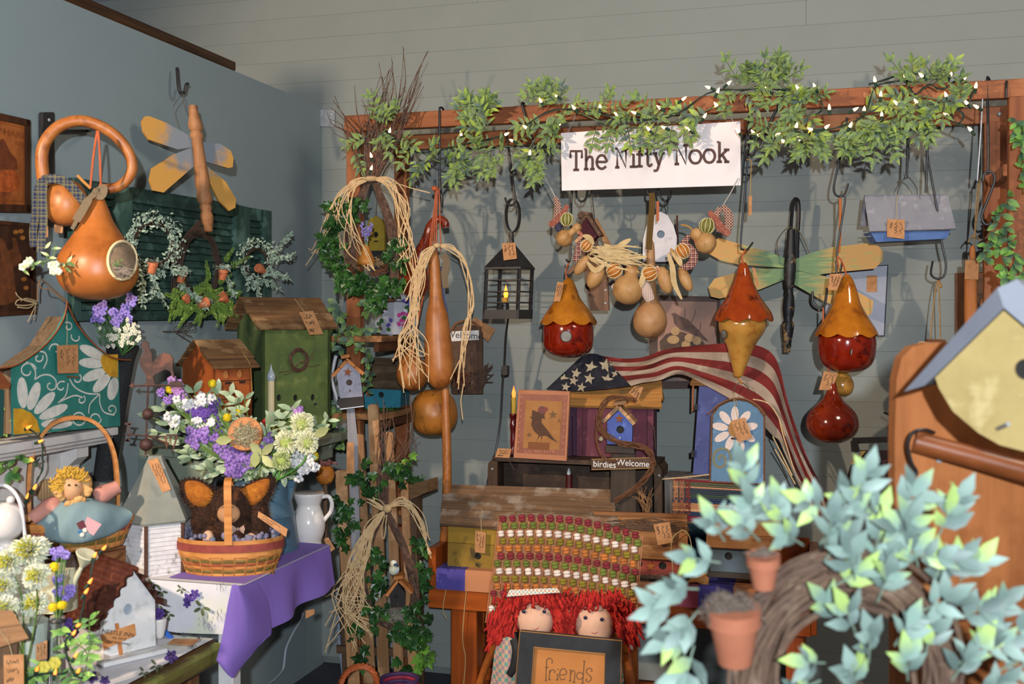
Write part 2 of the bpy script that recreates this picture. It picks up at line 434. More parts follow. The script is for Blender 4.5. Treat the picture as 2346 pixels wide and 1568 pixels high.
def raffia(t,name,strands,r,mat,parent=None,knot=None):
    b=MB()
    for s in strands: b.tube(crs([t.q(*p) for p in s],4),r*t.u,4,flat=.5)
    if knot: b.ball(t.q(knot[0],knot[1],knot[2]-2),(knot[3]*t.u,knot[3]*.8*t.u,knot[4]*t.u),10,6)
    return t.add(name,b,mat,parent,True)
def planks(t,name,tl,tr,br,bl,d0,d1,n,th,mat,parent=None,jit=1.0,lap=.25):
    # n boards of a roof slope, ridge tl-tr at depth d0, eave bl-br at depth d1
    A,B,Cc,D=t.q(*tl,d0),t.q(*tr,d0),t.q(*br,d1),t.q(*bl,d1)
    for i in range(n):
        f0=i/n; f1=(i+1)/n+.02; jl=R.uniform(-jit,jit)*t.u; jr=R.uniform(-jit,jit)*t.u; up=Vector((0,-th*lap*t.u,th*lap*t.u*.4))
        a=A.lerp(D,f0)+Vector((jl,0,0)); b=B.lerp(Cc,f0)+Vector((jr,0,0)); c=B.lerp(Cc,f1)+Vector((jr,0,0))+up; d=A.lerp(D,f1)+Vector((jl,0,0))+up
        t.add(name,MB().slab(d,c,b,a,-th*t.u),mat,parent)
def slope_back(t,name,tl,tr,d0,drop,d1,th,mat,parent=None):   # the far roof slope
    a,b=t.q(*tl,d0),t.q(*tr,d0); v=Vector((0,(d1-d0)*t.u,-drop*t.u))
    t.add(name,MB().slab(a,b,b+v,a+v,-th*t.u),mat,parent)
def star5(cx,cy,r,rot=0,k=.42):
    return [(cx+(r if i%2==0 else r*k)*math.sin(rot+math.pi*i/5),cy-(r if i%2==0 else r*k)*math.cos(rot+math.pi*i/5)) for i in range(10)]
def ell(cx,cy,rx,ry,rot=0,n=16):
    c,s=math.cos(rot),math.sin(rot); return [(cx+rx*math.cos(a)*c-ry*math.sin(a)*s,cy+rx*math.cos(a)*s+ry*math.sin(a)*c) for a in (2*math.pi*i/n for i in range(n))]
def spiral(cx,cy,r0,r1,a0,turn,n=16): return [(cx+(r0+(r1-r0)*i/n)*math.cos(a0+turn*i/n),cy+(r0+(r1-r0)*i/n)*math.sin(a0+turn*i/n)) for i in range(n+1)]
def roundrect(x0,y0,x1,y1,r,n=4):
    o=[]
    for cx,cy,a in ((x1-r,y0+r,-90),(x1-r,y1-r,0),(x0+r,y1-r,90),(x0+r,y0+r,180)):
        o+=[(cx+r*math.cos(math.radians(a+90*i/n)),cy+r*math.sin(math.radians(a+90*i/n))) for i in range(n+1)]
    return o
def text(t,s,px,py,h,dy,mat,parent=None,rot=0,name='lettering',wx=1):
    cu=bpy.data.curves.new(name,'FONT'); cu.body=s; cu.size=h*t.u*1.38; cu.align_x='CENTER'; cu.align_y='CENTER'
    ob=bpy.data.objects.new(name,cu); me=bpy.data.meshes.new_from_object(ob); bpy.data.objects.remove(ob)
    me.materials.append(mat); M=Matrix.Translation(t.q(px,py,dy))@Matrix.Rotation(math.radians(-rot),4,'Y')@Matrix.Rotation(math.pi/2,4,'X')@Matrix.Diagonal((wx,1,1,1))
    return lnk(name,me,parent or t.e,M)
def hook(label,pts,Y=None,r=2.6,yaw=AB,group='black wire hooks on the rail',name='wire_hook',mat=None,cat='hook'):
    x,y=pts[0][:2]; t=T(name,label,cat,x,y,Y or YB(x,.42),yaw,group)
    b=MB().tube(crs([t.q(*(p if len(p)>2 else (*p,0))) for p in pts],6),r*t.u,7)
    me=b.mesh(name,mat or BLK,True); t.e.name='x'; M=t.e.matrix_basis.copy(); o=bpy.data.objects.new(name,me); C.objects.link(o); o.matrix_basis=M
    for k in t.e.keys(): o[k]=t.e[k]
    bpy.data.objects.remove(t.e); o.name=name; t.e=o; return t
# ================= the setting
wp=N('8a8f8b','828884',4,.75,.10,lo=.2,hi=.8,rnd=.012,bsc=140)
MBk=Matrix.Translation((-.8314,4.8,0))@Matrix.Rotation(math.radians(AB),4,'Z')     # back wall frame: x along the wall from the corner
MLf=Matrix.Translation((-.8314,4.8,0))@Matrix.Rotation(math.radians(AL),4,'Z')
wb=struct('wall_back',MB().box((.2,.075,1.5),(6.6,.11,3.0),0),N('747d79','6c7572',20,.9),MBk,'grey green painted board wall across the back')
z=2.462-25*.097; rows=[]
while z<3.0:
    z0=max(z,0); z1=min(z+.097,3.0)
    xs=[-3.1]+sorted(R.uniform(-2.6,3.1) for _ in range(1))+[3.5]
    for a,b in zip(xs,xs[1:]):
        if z1-z0>.02 and b-a>.02: MB().box(((a+b)/2,.006,(z0+z1)/2),(b-a-.0006,.03,z1-z0-.0004),.014).obj('board',wp,wb)
    z+=.097
wl=struct('wall_left',MB().box((-1.35,.055,1.223),(2.7,.11,2.446),.0),N('8b9799','869395',3,.8,.10,lo=.2,hi=.8,bsc=110),MLf,'smooth grey blue partition wall on the left')
tr=struct('trim_1',MB().box((-1.72,.045,2.446+.017),(1.95,.10,.034),.12),W('2c1b0e','4a2f18','x',.7,.5),MLf,'dark stained cap rail on top of the partition')
fl=struct('floor',MB().box((0,3.0,-.025),(9,7,.05),0),N('3c3c42','48484d',60,.95,.3),None,'charcoal carpeted floor')
t=T('corner_bracket','galvanised steel angle bracket screwed into the wall corner','bracket',740,270,YB(740,.02),AB)
gal=N('b4b8bd','989da3',25,.35,metal=.35)
t.poly('plate',[(741,252),(767,252),(767,290),(741,290)],0,2,gal); t.poly('flange',[(731,250),(741,252),(741,290),(731,288)],-3,-1,gal)
for y in (262,280): t.ball('screw',758,y,3,N('dfe3e8',metal=.9,rough=.3),dy=-1,ry=1.5)
# ---- wooden rack in front of the back wall
rw=W('9f6038','824828','x',.6,.6,.08,c3='ab6d44',s3=6); rz=W('985a34','7c4526','z',.6,.6,.08,c3='a5683f',s3=6)
t=T('display_rack','large orange brown wooden display rack with two long top rails','rack',800,300,YB(800,.42),AB)
O=t.M.inverted()@MBk
def rb(name,x,o,zc,dx,dy_,dz,m,par=None,rot=0): 
    return t.add(name,MB().box((0,0,0),(dx,dy_,dz),.06,O@Matrix.Translation((x,-o,zc))@Matrix.Rotation(rot,4,'Y')),m,par)
# the rack's x along the wall: front post 797..831
def xw(px,o): p=P(px,HZ,YB(px,o)); q=MBk.inverted()@p; return q.x
xa=xw(793,.42); xe=4.4
fr=rb('front_rail',(xa+xe)/2,.42,2.287,xe-xa,.04,.062,rw)
rr=rb('rear_rail',(xw(872,.06)+xe)/2,.05,2.265,xe-xw(872,.06),.04,.062,rw)
for px in (948,1652,1810,1985): 
    p=O@Vector((xw({948:931}.get(px,px),.441),-.4415,2.29)); b=MB().lathe([(.0,.003),(.011,.002),(.012,0)],14,Matrix.Translation(p)@Matrix.Rotation(math.pi/2,4,'X'),cap=False); t.add('peg',b,N('b8794e' if px>950 else '9a8f88','8a5535',60),fr,1)
for px in (2290,): 
    t.add('bolt',MB().ball(O@Vector((xw(px,.08),-.075,2.265)),.008),gal,rr,2)
xl=xw(814,.42)
rb('front_post',xl,.42,1.13,.058,.045,2.26,rz); rb('rear_post',xw(919,.06),.05,1.12,.055,.045,2.24,rz)
rb('side_brace',xl+.03,.235,2.235,.03,.34,.045,rw)
xr=xw(2300,.05); rb('rear_post',xr-.03,.05,1.12,.08,.045,2.24,rz); rb('front_post',xw(2335,.42)+.02,.42,1.13,.11,.045,2.26,rz)
rb('diagonal_brace',xw(2290,.2),.235,2.02,.035,.34,.04,rw)
sw=W('b07a4b','6d4a2f','y',.6,.7)
for (pl,pr,py,de) in ((757,874,777,.36),(753,874,955,.40)):
    x0,x1=xw(pl,.5),xw(pr,.5); Y=YB((pl+pr)/2,.5); zz=CZ-(py-HZ)/F*Y
    rb('shelf_board',(x0+x1)/2,.5-de/2,zz,x1-x0,de,.024,sw)
    rb('shelf_cleat',x1-.03,.5-de/2,zz-.03,.02,de*.9,.04,W('6b4026','54311d','y'))
# ================= left wall
def SC(x0,y0,s): return lambda pts:[(x0+p[0]*s,y0+p[1]*s,*p[2:]) for p in pts]
def RAD(c1,c2,r0,r1,st=(14,14,14),c3=None):      # paint that changes outwards from the thing's origin
    m,nt,b=base('paint_'+c1); tc=nd(nt,'TexCoord'); ln=nd(nt,'VectorMath',operation='LENGTH'); nt.links.new(tc.outputs['Object'],ln.inputs[0])
    f=mth(nt,'ADD',ln.outputs['Value'],mth(nt,'MULTIPLY',mth(nt,'SUBTRACT',noi(nt,3,st),.5),(r1-r0)*2.4)); cc=mixc(nt,ramp(nt,f,r0,r1),lin(c1),lin(c2))
    if c3: cc=mixc(nt,ramp(nt,noi(nt,5,st),.55,.7),cc,lin(c3))
    nt.links.new(cc,b.inputs['Base Color']); b.inputs['Roughness'].default_value=.6; return m
dkw=W('4a2a16','331c0e','z',.6)
# pictures
t=T('framed_picture','hare print in brown wooden frame, upper of two pictures at left edge','picture',35,370,YL(35,.02),AL)
t.poly('frame_rail',[(-60,245),(70,275),(70,290),(-60,262)],-6,4,dkw); t.poly('frame_rail',[(-60,466),(70,470),(70,487),(-60,484)],-6,4,dkw); t.poly('frame_stile',[(61,273),(70,275),(70,487),(61,487)],-6,4,dkw); t.poly('frame_stile',[(-60,245),(-50,247),(-50,484),(-60,484)],-6,4,dkw)
pr=t.poly('print',[(-50,258),(62,285),(62,474),(-50,470)],0,3,N('b0652f','8c4a1e',14,.6,c3='6b3417',s3=9))
t.stroke('print_border',[[(-40,272),(55,294),(54,462),(-40,458)]],1.6,-.6,N('7a3d17'),pr,sm=False)
text(t,'HARE',34,308,14,-.8,N('7a3d17'),pr,wx=1.5); text(t,'N',5,300,13,-.8,N('7a3d17'),pr,wx=1.5); text(t,'KET',45,330,9,-.8,N('7a3d17'),pr,wx=1.4)
t.poly('printed_hare',[(-20,438),(-10,400),(5,392),(25,388),(40,398),(46,420),(44,436),(20,440)],-.8,-.3,N('8a3d14','b55a22',60),pr)
t.poly('printed_house',[(-30,390),(-30,330),(8,318),(25,350),(38,365),(40,388)],-.7,-.2,N('5c2c12','74391a',40),pr)
t=T('framed_picture','dark brown rabbit print in thin frame, lower of two pictures at left edge','picture',35,620,YL(35,.02),AL)
t.poly('frame_rail',[(-60,500),(82,513),(82,521),(-60,509)],-5,4,dkw); t.poly('frame_rail',[(-60,718),(82,710),(82,719),(-60,728)],-5,4,dkw); t.poly('frame_stile',[(75,512),(82,513),(82,719),(75,719)],-5,4,dkw); t.poly('frame_stile',[(-60,500),(-52,500),(-52,727),(-60,728)],-5,4,dkw)
pr=t.poly('print',[(-52,509),(76,520),(76,711),(-52,718)],0,3,N('2b170c','3d2212',20,.6,c3='4b2c16',s3=12))
for pp in ([(2,590),(-2,560),(2,545),(12,556),(18,575),(30,570),(28,545),(36,545),(44,575),(50,590),(44,606),(30,612),(34,650),(40,690),(5,700),(-25,690),(-10,640)],[(-40,700),(-30,660),(-15,655),(0,690)]): t.poly('printed_rabbit',pp,-.7,-.2,N('6e3d1c','532c14',50),pr)
for x,y in ((36,532),(52,545),(48,530),(60,660),(55,640)): t.poly('printed_flower',ell(x,y,6,5),-.7,-.2,N('8a4a20','a5702c',80),pr)
# black wall bar
t=T('wall_bar','flat black metal bar fixed to the wall behind the gourds','bar',112,390,YL(112,.012),AL)
t.poly('strap',roundrect(99,257,125,521,4),-6,6,BLK); t.ball('screw_head',113,275,4,gal,dy=-7,ry=2); t.poly('cross_strap',[(125,297),(205,297),(205,303),(125,303)],-4,4,BLK); t.rod('peg',[(205,300,-2),(212,297,-60),(216,296,-100)],4,BLK)
# coiled gourd
GO=N('ad6d34','955626',18,.42,c3='7c451c',s3=14,spec=.5); GO2=N('ad662c','95531f',14,.4,c3='82461c',s3=11,spec=.5)
t=T('coiled_gourd','tan gourd with long curled neck and navy plaid ribbon, on black wall bar','gourd',150,440,YL(165,.17),25)
nk=[(104,425,6),(98,400,2),(96,353,0),(108,318,0),(137,289,0),(179,277,0),(223,286,0),(265,312,0),(293,347,0),(303,382,0),(293,410,0),(271,428,0),(242,433,0),(226,430,2)]
b=MB(); p=crs(t.qs(nk),5); n=len(p); b.tube(p,[(14.5-3*i/n)*t.u for i in range(n)],14)
t.add('neck',b,GO,None,True); 
t.lathe('bulb',152,[(0,412),(26,418),(42,440),(48,468),(42,497),(24,514),(0,519)],GO,dy=10)
pl=CHK('23283c','3d4258','5d5a3e',95,95,.5,lines='6f6a48')
rb_=MB().ribbon(crs(t.qs([(97,412,-22),(130,410,-30),(160,425,-38),(192,462,-45)]),5),22*t.u,(0,-1,.3)); rb_.ribbon(crs(t.qs([(97,412,-22),(86,440,-22),(82,490,-20),(76,530,-18),(78,566,-18)]),5),17*t.u,(.2,-1,0)); rb_.ribbon(crs(t.qs([(100,414,-22),(98,450,-26),(100,500,-24),(96,545,-22),(92,578,-22)]),5),17*t.u,(-.2,-1,0)); rb_.ball(t.q(102,411,-20),(9*t.u,8*t.u,9*t.u))
t.add('plaid_ribbon',rb_,pl,None,True)
t.ptag([(98,520),(110,518),(110,544),(100,545)],dy=-2,writing=False); t.ptag([(124,515),(145,515),(143,535),(125,533)],dy=30,writing=False)
# nest gourd
t=T('gourd_birdhouse','large orange pear gourd with wide nest opening, hung on the left wall','gourd birdhouse',225,600,YL(225,.25),0)
gp=[tuple(q[:2]) for q in crs([(9,432,0),(13,452,0),(24,480,0),(35,508,0),(58,545,0),(82,582,0),(89,610,0),(86,642,0),(66,670,0),(32,685,0),(0,688,0)],5)]
t.lathe('body',224,gp,GO2,n=40,fine=False)
o=t.decal('nest_opening',224,gp,280,597,33,44,N('87745e','6f5d49',30,.9),off=.6); 
rim=[]; 
for i in range(26):
    a=2*math.pi*i/26; x,y=280+33*math.cos(a),597+44*math.sin(a)
    r=[g for g in gp if g[1]>=y]; r=(r[0][0] if r else 0)+1; rim.append(t.q(x,y,-math.sqrt(max(r*r-(x-224)**2,0))))
t.add('opening_rim',MB().tube(rim,3.2*t.u,6,True),N('dcc79a'),o,True)
b=tuft(MB(),t,283,622,15,10,130,16,.8,-84); t.add('nest_straw',b,N('8f8274','6d6258',60),o)['kind']='stuff'
L=Leaves(t,leafm('lance',LEAF('3f6b35','6c8f52')),12)
for i in range(9): L.put(t.q(262+R.uniform(0,14),598+R.uniform(0,16),-86),rv()+Vector((0,-.4,0)),(0,-1,.3),12*t.u)
lea=N('b3582c','9a4722',40,.6)
for a in ([(223,300,-6),(214,360,-8),(207,430,-4)],[(225,300,-6),(229,360,-8),(231,426,-4)]): t.rod('leather_cord',a,2.6,lea)
ck=CHK('2a2622','8d7b62','4d443a',240,240)
b=MB().ribbon(crs(t.qs([(222,440,-12),(238,430,-20),(232,450,-24),(210,440,-20)]),5),17*t.u,(0,-1,0)); b.ribbon(crs(t.qs([(222,440,-20),(205,455,-30),(190,480,-40),(174,506,-48)]),5),[q*t.u for q in ([14]*6+[20]*10)],(0,-1,.2)); b.ribbon(crs(t.qs([(215,445,-15),(190,470,-34),(178,500,-44),(165,525,-45)]),4),9*t.u,(0,-1,0)); b.ball(t.q(221,440,-18),9*t.u)
t.add('checked_ribbon',b,ck,None,True)
t.rod('stem',[(208,432,-4),(190,415,-6),(178,402,-6)],3.5,N('a8763c'))
# white blossom sprig
t=T('blossom_sprig','white artificial blossom sprig with variegated leaves beside the nest gourd','sprig',100,600,YL(100,.22),40)
b=MB(); b.tube(crs(t.qs([(128,560,6),(120,590,0),(90,603,0),(60,610,0)]),5),1.6*t.u,5); b.tube(crs(t.qs([(112,592,0),(125,600,0),(140,612,-4)]),4),1.4*t.u,5); t.add('stem',b,N('5e7440'))
for (x,y) in ((52,612),(62,604),(68,598),(118,608),(128,606),(122,622),(134,622)):
    b=MB()
    for k in range(5): a=k*1.257; b.ball(t.q(x+5*math.cos(a),y+5*math.sin(a),-4),(5*t.u,3*t.u,5*t.u),8,5)
    t.add('blossom',b,N('efeeda','c9d3a4',60),None,2)
L=Leaves(t,leafm('lance',LEAF('5c7d45','c9cf9a')),40)
for i in range(22):
    x,y=R.choice(((50,620),(75,605),(100,598),(145,608),(110,575),(108,585),(150,605))); L.put(t.q(x+R.uniform(-8,8),y+R.uniform(-6,6),-2),rv()+Vector((0,-.3,0)),(0,-1,.2),22*t.u)
t.rod('twig',[(88,640,0),(95,660,4),(115,665,4),(150,692,8)],1.3,N('6d5138'))
# dragonfly made from a turned spindle
c2=SC(280,140,.3955)
hook('black wall hook holding the spindle dragonfly',c2([(318,40,8),(321,90,4),(326,150,0),(336,182,-2),(350,188,-4),(362,175,-6),(370,140,-8),(380,132,-8)]),YL(415,.06),4,AL,None,'wall_hook')
t=T('dragonfly_ornament','dragonfly with tan turned spindle body and ochre grey wings on left wall','ornament',448,320,YL(440,.14),45)
sp=c2([(25,258),(27,300),(34,340),(41,368),(40,392),(30,408),(38,426),(38,440),(31,455),(32,520),(36,600),(42,690),(42,735),(35,752),(43,775),(42,815),(30,832),(37,850),(30,872),(38,892),(36,925),(26,955),(24,985),(16,992)])
sp=[((a-280)*1.0,b) for a,b in sp]
t.lathe('spindle_body',442,sp,W('a87850','7f5433','z',.5,c3='5f3d24'),cx2=478,dy=-8,n=20,fine=False)
wg=RAD('6f7780','b0823a',.085,.135,(8,8,8))
for pp in ([(135,320),(115,350),(125,410),(155,455),(320,512),(405,500),(405,440),(250,355),(160,320)],[(405,500),(300,540),(175,620),(160,690),(180,750),(240,762),(415,610)],[(450,465),(570,480),(630,520),(645,565),(640,615),(615,620),(470,580)],[(470,590),(600,700),(660,800),(655,850),(620,868),(560,810),(500,690)]):
    t.poly('wing',c2(pp)[::1],2,9,wg)
t.rod('hanging_wire',c2([(348,188,10),(320,225,5),(295,270,0),(310,330,0),(325,385,2)]),.9,N('4a4744'),n=4); t.rod('hanging_wire',c2([(348,188,10),(356,200,5),(357,250,0),(385,325,0)]),.9,N('4a4744'),n=4)
# green shutter
t=T('old_shutter','weathered dark green slatted shutter mounted sideways on the left wall','shutter',450,600,YL(450,.03),AL)
gs=W('2f4a42','253a35','x',.8,.7,.14,c3='4c6b60',s3=14); gv=W('3a564d','2c453e','z',.8,.7,.1,c3='5c7a6e')
top=lambda x:412+(x-200)*.165 if x<573 else 476+(x-573)*.16
bot=lambda x:736-(x-170)*.012
def sh(name,x0,x1,f0,f1,d0,d1,m,par=None):
    g=lambda x,f:(x,top(x)+(bot(x)-top(x))*f); return t.poly(name,[g(x0,f0),g(x1,f0),g(x1,f1),g(x0,f1)],d0,d1,m,par)
sh('backing',172,620,.02,.98,10,14,N('1d2b28'))
for a,b_ in ((170,186),(264,304),(541,573),(606,622)): sh('stile',a,b_,0,1,-6,10,gv)
for a,b_ in ((186,264),(304,541),(573,606)):
    sh('rail',a,b_,0,.11,-3,10,gs); sh('rail',a,b_,.93,1,-3,10,gs)
    for k in range(14):
        f=.115+k*.058; g=lambda x,ff:(x,top(x)+(bot(x)-top(x))*ff)
        A,B,Cc,D=t.q(*g(a,f),8),t.q(*g(b_,f),8),t.q(*g(b_,f+.054),1),t.q(*g(a,f+.054),1)
        t.add('slat',MB().slab(D,Cc,B,A,-2.2*t.u),gs)
# three small wreaths hung on the shutter
frost=N('7f9784','a9b7a6',90,.7,c3='54735a',s3=140)
def frosted(L,t,x,y,dx,dy,n,ln,size,d=-6):
    n=int(n*1.9)
    for i in range(n):
        f=i/max(n-1,1); p=t.q(x+dx*f+R.uniform(-4,4),y+dy*f+R.uniform(-4,4),d+R.uniform(-6,4)); v=Vector((dx,0,-dy)).normalized() if (dx or dy) else rv()
        L.put(p,v*.7+rv(.9),Vector((0,-1,.3))+rv(.5),size*t.u*R.uniform(.8,1.3))
tw=W('4a372b','2f231c','x',.5,.8)
t=T('twig_wreath','round twig wreath of frosted pale leaves, leftmost of three on the shutter','wreath',352,565,YL(352,.075),58,'small wreaths on the green shutter')
t.add('twig_ring',twig_ring(MB(),t,350,562,44,50,16,1.2,.12),tw)
L=Leaves(t,leafm('oval',frost),0,frost)
for k in range(620):
    a=R.uniform(0,6.28); r=R.gauss(1.08,.18); x,y=350+50*r*math.cos(a),560+56*r*math.sin(a); L.put(t.q(x,y,R.uniform(-14,2)),Vector((-math.sin(a),0,-math.cos(a)))*.8+rv(.9),Vector((0,-1,.2))+rv(.6),10*t.u*R.uniform(.7,1.2))
for (x,y,dx,dy,n) in ((320,610,4,85,34),(340,620,40,80,40),(360,625,-14,60,24),(390,620,30,10,24),(330,640,-2,60,18)): frosted(L,t,x,y,dx,dy,n,0,9,-10)
L.end('frosted_leaves')
for x,y,w in ((350,602,25),): terra(t,x,y,w,26,0,-14); t.add('dried_moss',tuft(MB(),t,x,y-2,18,5,26,12,.6,-14),N('8a8474','5f5a4e',60))['kind']='stuff'
t=T('twig_wreath','tear-shaped twig wreath with green fern and clay pots, middle of three on the shutter','wreath',460,620,YL(460,.08),58,'small wreaths on the green shutter')
b=twig_ring(MB(),t,458,608,42,74,22,1.4,.16,0); 
for k in range(24): b.tube(crs(t.qs([(462+R.uniform(-8,8),505,0),(430+R.uniform(-12,12),545,-4),(405+R.uniform(-14,14),600,-2),(400+R.uniform(-10,20),680,0)]),4),1.4*t.u,4); b.tube(crs(t.qs([(455+R.uniform(-8,8),520,-4),(480,555,-6),(500+R.uniform(-10,10),600,0)]),4),1.3*t.u,4)
for k in range(5): b.tube(crs(t.qs([(440,740,0),(420+R.uniform(-30,30),755+R.uniform(-4,10),0),(380+R.uniform(-40,60),745+R.uniform(-4,40),0)]),4),1.0*t.u,4)
t.add('twig_ring',b,tw)
fern=N('6d8a35','4f6e2a',60,.7,c3='a3b85a',s3=80); L=Leaves(t,leafm('lance',fern),0,fern)
for (x,y,dx,dy) in [(470+R.uniform(-60,60),680+R.uniform(-20,40),R.uniform(-45,45),R.uniform(-30,48)) for _ in range(46)]+[(515,600,20,-30),(530,610,40,-20),(480,640,-8,-40),(500,650,30,-20),(420,690,-22,40),(400,690,-12,45),(540,680,10,-10),(405,660,-10,20)]:
    for i in range(15):
        f=i/14
        for s_ in (-1,1):
            v=Vector((dx,0,-dy)).normalized(); sd=Vector((v.z,0,-v.x))*s_; L.put(t.q(x+dx*f,y+dy*f,-8-6*f),v*.8+sd*(1.1-.5*f)+rv(.2),(0,-1,.2),(12-6*f)*t.u)
L.end('fern_fronds')
L=Leaves(t,leafm('oval',frost),0,frost)
for (x,y,dx,dy,n) in ((410,650,50,40,50),(430,665,40,40,40),(520,630,15,50,30),(405,610,25,10,26),(500,612,25,2,24)): frosted(L,t,x,y,dx,dy,n,0,9,-14)
L.end('frosted_leaves')
for x,y,w,h,a in ((418,626,22,22,10),(512,618,24,24,0),(508,678,24,22,-60),(474,692,26,22,70),(425,680,18,16,-40)): terra(t,x,y,w,h,a,-16)
for x,y in ((418,622),(512,612),(480,690)): t.add('dried_moss',tuft(MB(),t,x,y,20,6,22,10,.6,-18),N('b9b8a0','8a8a76',60))['kind']='stuff'
t=T('twig_wreath','small frosted leaf wreath with long side sprays, rightmost of three on the shutter','wreath',590,605,YL(590,.075),58,'small wreaths on the green shutter')
b=twig_ring(MB(),t,588,603,26,34,14,1.2,.15)
for e in ((665,536),(672,585),(655,630),(640,660),(600,690)): b.tube(crs(t.qs([(600,610,0),((600+e[0])/2,(610+e[1])/2-6,-6),(*e,-4)]),4),.9*t.u,4)
t.add('twig_ring',b,tw)
L=Leaves(t,leafm('oval',frost),0,frost)
for k in range(320):
    a=R.uniform(0,6.28); r=R.gauss(1.12,.2); L.put(t.q(588+32*r*math.cos(a),600+40*r*math.sin(a),R.uniform(-12,2)),Vector((-math.sin(a),0,-math.cos(a)))*.8+rv(.9),Vector((0,-1,.2))+rv(.6),9*t.u)
for (x,y,dx,dy,n) in ((615,590,52,-54,50),(615,600,58,-14,50),(612,625,48,12,44),(600,640,40,22,40),(585,640,10,50,36),(570,630,6,30,20)): frosted(L,t,x,y,dx,dy,n,0,9,-8)
L.end('frosted_leaves'); terra(t,592,614,22,22,-70,-14)
# ---- mantel, tall vase, daisy birdhouse
def bx(name,label,cat,M,c,d,mat,b=.06,group=None):
    o=MB().box((0,0,0),d,b).obj(name,mat,None,False,M@Matrix.Translation(c)); return tag(o,label,cat,group)
def sl(px,o): q=MLf.inverted()@P(px,HZ,YL(px,o)); return q.x
wht=N('c9c6c4','b9b5b2',8,.6,c3='d8d5d2',s3=5)
t=T('mantel_shelf','white painted mantel shelf with moulded edge on the left wall','shelf',150,1000,YL(150,.12),AL)
O=t.M.inverted()@MLf
def mb_(name,x0,x1,o0,o1,z0,z1,m,b=.06): t.add(name,MB().box((0,0,0),(x1-x0,o1-o0,z1-z0),b,O@Matrix.Translation(((x0+x1)/2,-(o0+o1)/2,(z0+z1)/2))),m)
x1=sl(268,.12); x0=sl(268,.12)-1.1; ZM=1.2025
mb_('top_board',x0,x1,.002,.125,ZM-.022,ZM,wht); mb_('moulding',x0,x1-.005,.002,.112,ZM-.036,ZM-.022,wht,.3); mb_('moulding',x0,x1-.012,.002,.10,ZM-.046,ZM-.036,wht,.3)
mb_('apron',x0,x1-.14,.002,.035,.78,ZM-.046,wht)
t.add('corbel',MB().prism([O@Vector((x1-.14,-o,z)) for o,z in ((.002,ZM-.046),(.09,ZM-.046),(.09,ZM-.075),(.06,ZM-.1),(.05,ZM-.14),(.03,ZM-.16),(.002,ZM-.16))],O.to_3x3()@Vector((.05,0,0))),wht)
t=T('tall_vase','tall black woven vase holding purple and white flowers behind teal birdhouse','vase',275,800,YL(280,.085),AL)
t.lathe('body',282,[(34,792),(36,800),(30,830),(27,900),(25,1000),(24,1100)],N('26282a','151617',160,.9,.6),cx2=238,n=20)
FL={}
def blossoms(name,label,cat,px,py,Y,pts,size,mat,petals=5,group=None,stemto=None,green='4f7a42'):
    t=T(name,label,cat,px,py,Y,0,group)
    for i,(x,y,d) in enumerate(pts):
        b=MB(); a0=R.uniform(0,6)
        for k in range(petals):
            a=a0+k*6.283/petals; s=size*R.uniform(.8,1.15); b.ball(t.q(x+s*.6*math.cos(a),y+s*.6*math.sin(a),d+R.uniform(-2,2)),(s*.5*t.u,s*.32*t.u,s*.5*t.u),7,4)
        t.add('blossom',b,mat,None,2)
    if stemto:
        b=MB()
        for (x,y,d) in pts[::max(1,len(pts)//8)]: b.tube(crs(t.qs([(x,y,d+2),((x+stemto[0])/2+R.uniform(-4,4),(y+stemto[1])/2,d+5),(*stemto,8)]),4),1.1*t.u,4)
        t.add('stem',b,N(green))
    return t
pur=N('8f7fc4','7462ad',60,.7,rnd=.2); whf=N('dcd9c6','c3c2ad',80,.7,rnd=.12)
Yv=YL(280,.12)
for x0_,y0_,x1_,y1_ ,lb in ((232,695,222,735,'short lavender delphinium stem nearest the nest gourd, in tall black vase'),(262,712,270,742,'middle lavender delphinium stem in tall black vase'),(298,680,285,735,'tallest lavender delphinium stem in tall black vase')):
    t=blossoms('delphinium_stem',lb,'flower',x0_,y0_,Yv,[(x0_+(x1_-x0_)*f+R.uniform(-12,12),y0_+(y1_-y0_)*f+R.uniform(-5,5),R.uniform(-12,4)) for f in [i/15 for i in range(16)]],8,pur,5,'purple stems in the black vase',(275,800),'3f5f3a')
blossoms('yarrow_stem','cream white yarrow cluster in front of tall black vase','flower',280,775,Yv,[(282+R.gauss(0,16),772+R.gauss(0,13),R.uniform(-28,-16)) for _ in range(60)],5,whf,4,None,(280,815))
t=blossoms('yarrow_stem','smaller cream yarrow cluster, right of the purple stems in black vase','flower',303,755,Yv,[(304+R.gauss(0,9),754+R.gauss(0,9),R.uniform(-22,-12)) for _ in range(28)],4.5,whf,4,None,(285,812))
L=Leaves(t,leafm('lance',LEAF('34563a','4d7448')),40)
for i in range(30): L.put(t.q(R.uniform(222,260),R.uniform(740,795),R.uniform(-5,5)),Vector((R.uniform(-.6,.3),-.2,R.uniform(0,1))),(0,-1,0),22*t.u,.5)
c3=SC(0,560,.3317)
t=T('birdhouse','teal daisy-painted birdhouse with curved rusty roof on white mantel','birdhouse',150,900,YL(150,.112),AL)
fo=c3([(460,470),(400,590),(320,690),(220,770),(90,850),(95,1320),(830,1255),(820,805),(740,770),(640,690),(540,580),(470,460)])
bd=t.poly('front_board',fo,0,6,N('2f7f76','23695f',9,.6,c3='3a8f84',s3=5)); t.poly('body',c3([(455,500),(330,700),(110,860),(110,1312),(810,1250),(805,815),(640,710)]),6,56,W('74604a','5c4a38','z'))
rc=[(-20,860)]+[(100,840),(220,768),(320,688),(400,588),(445,500),(465,395)]
rust=N('7c3f1c','95512a',18,.7,.2,c3='5a2c14',s3=9)
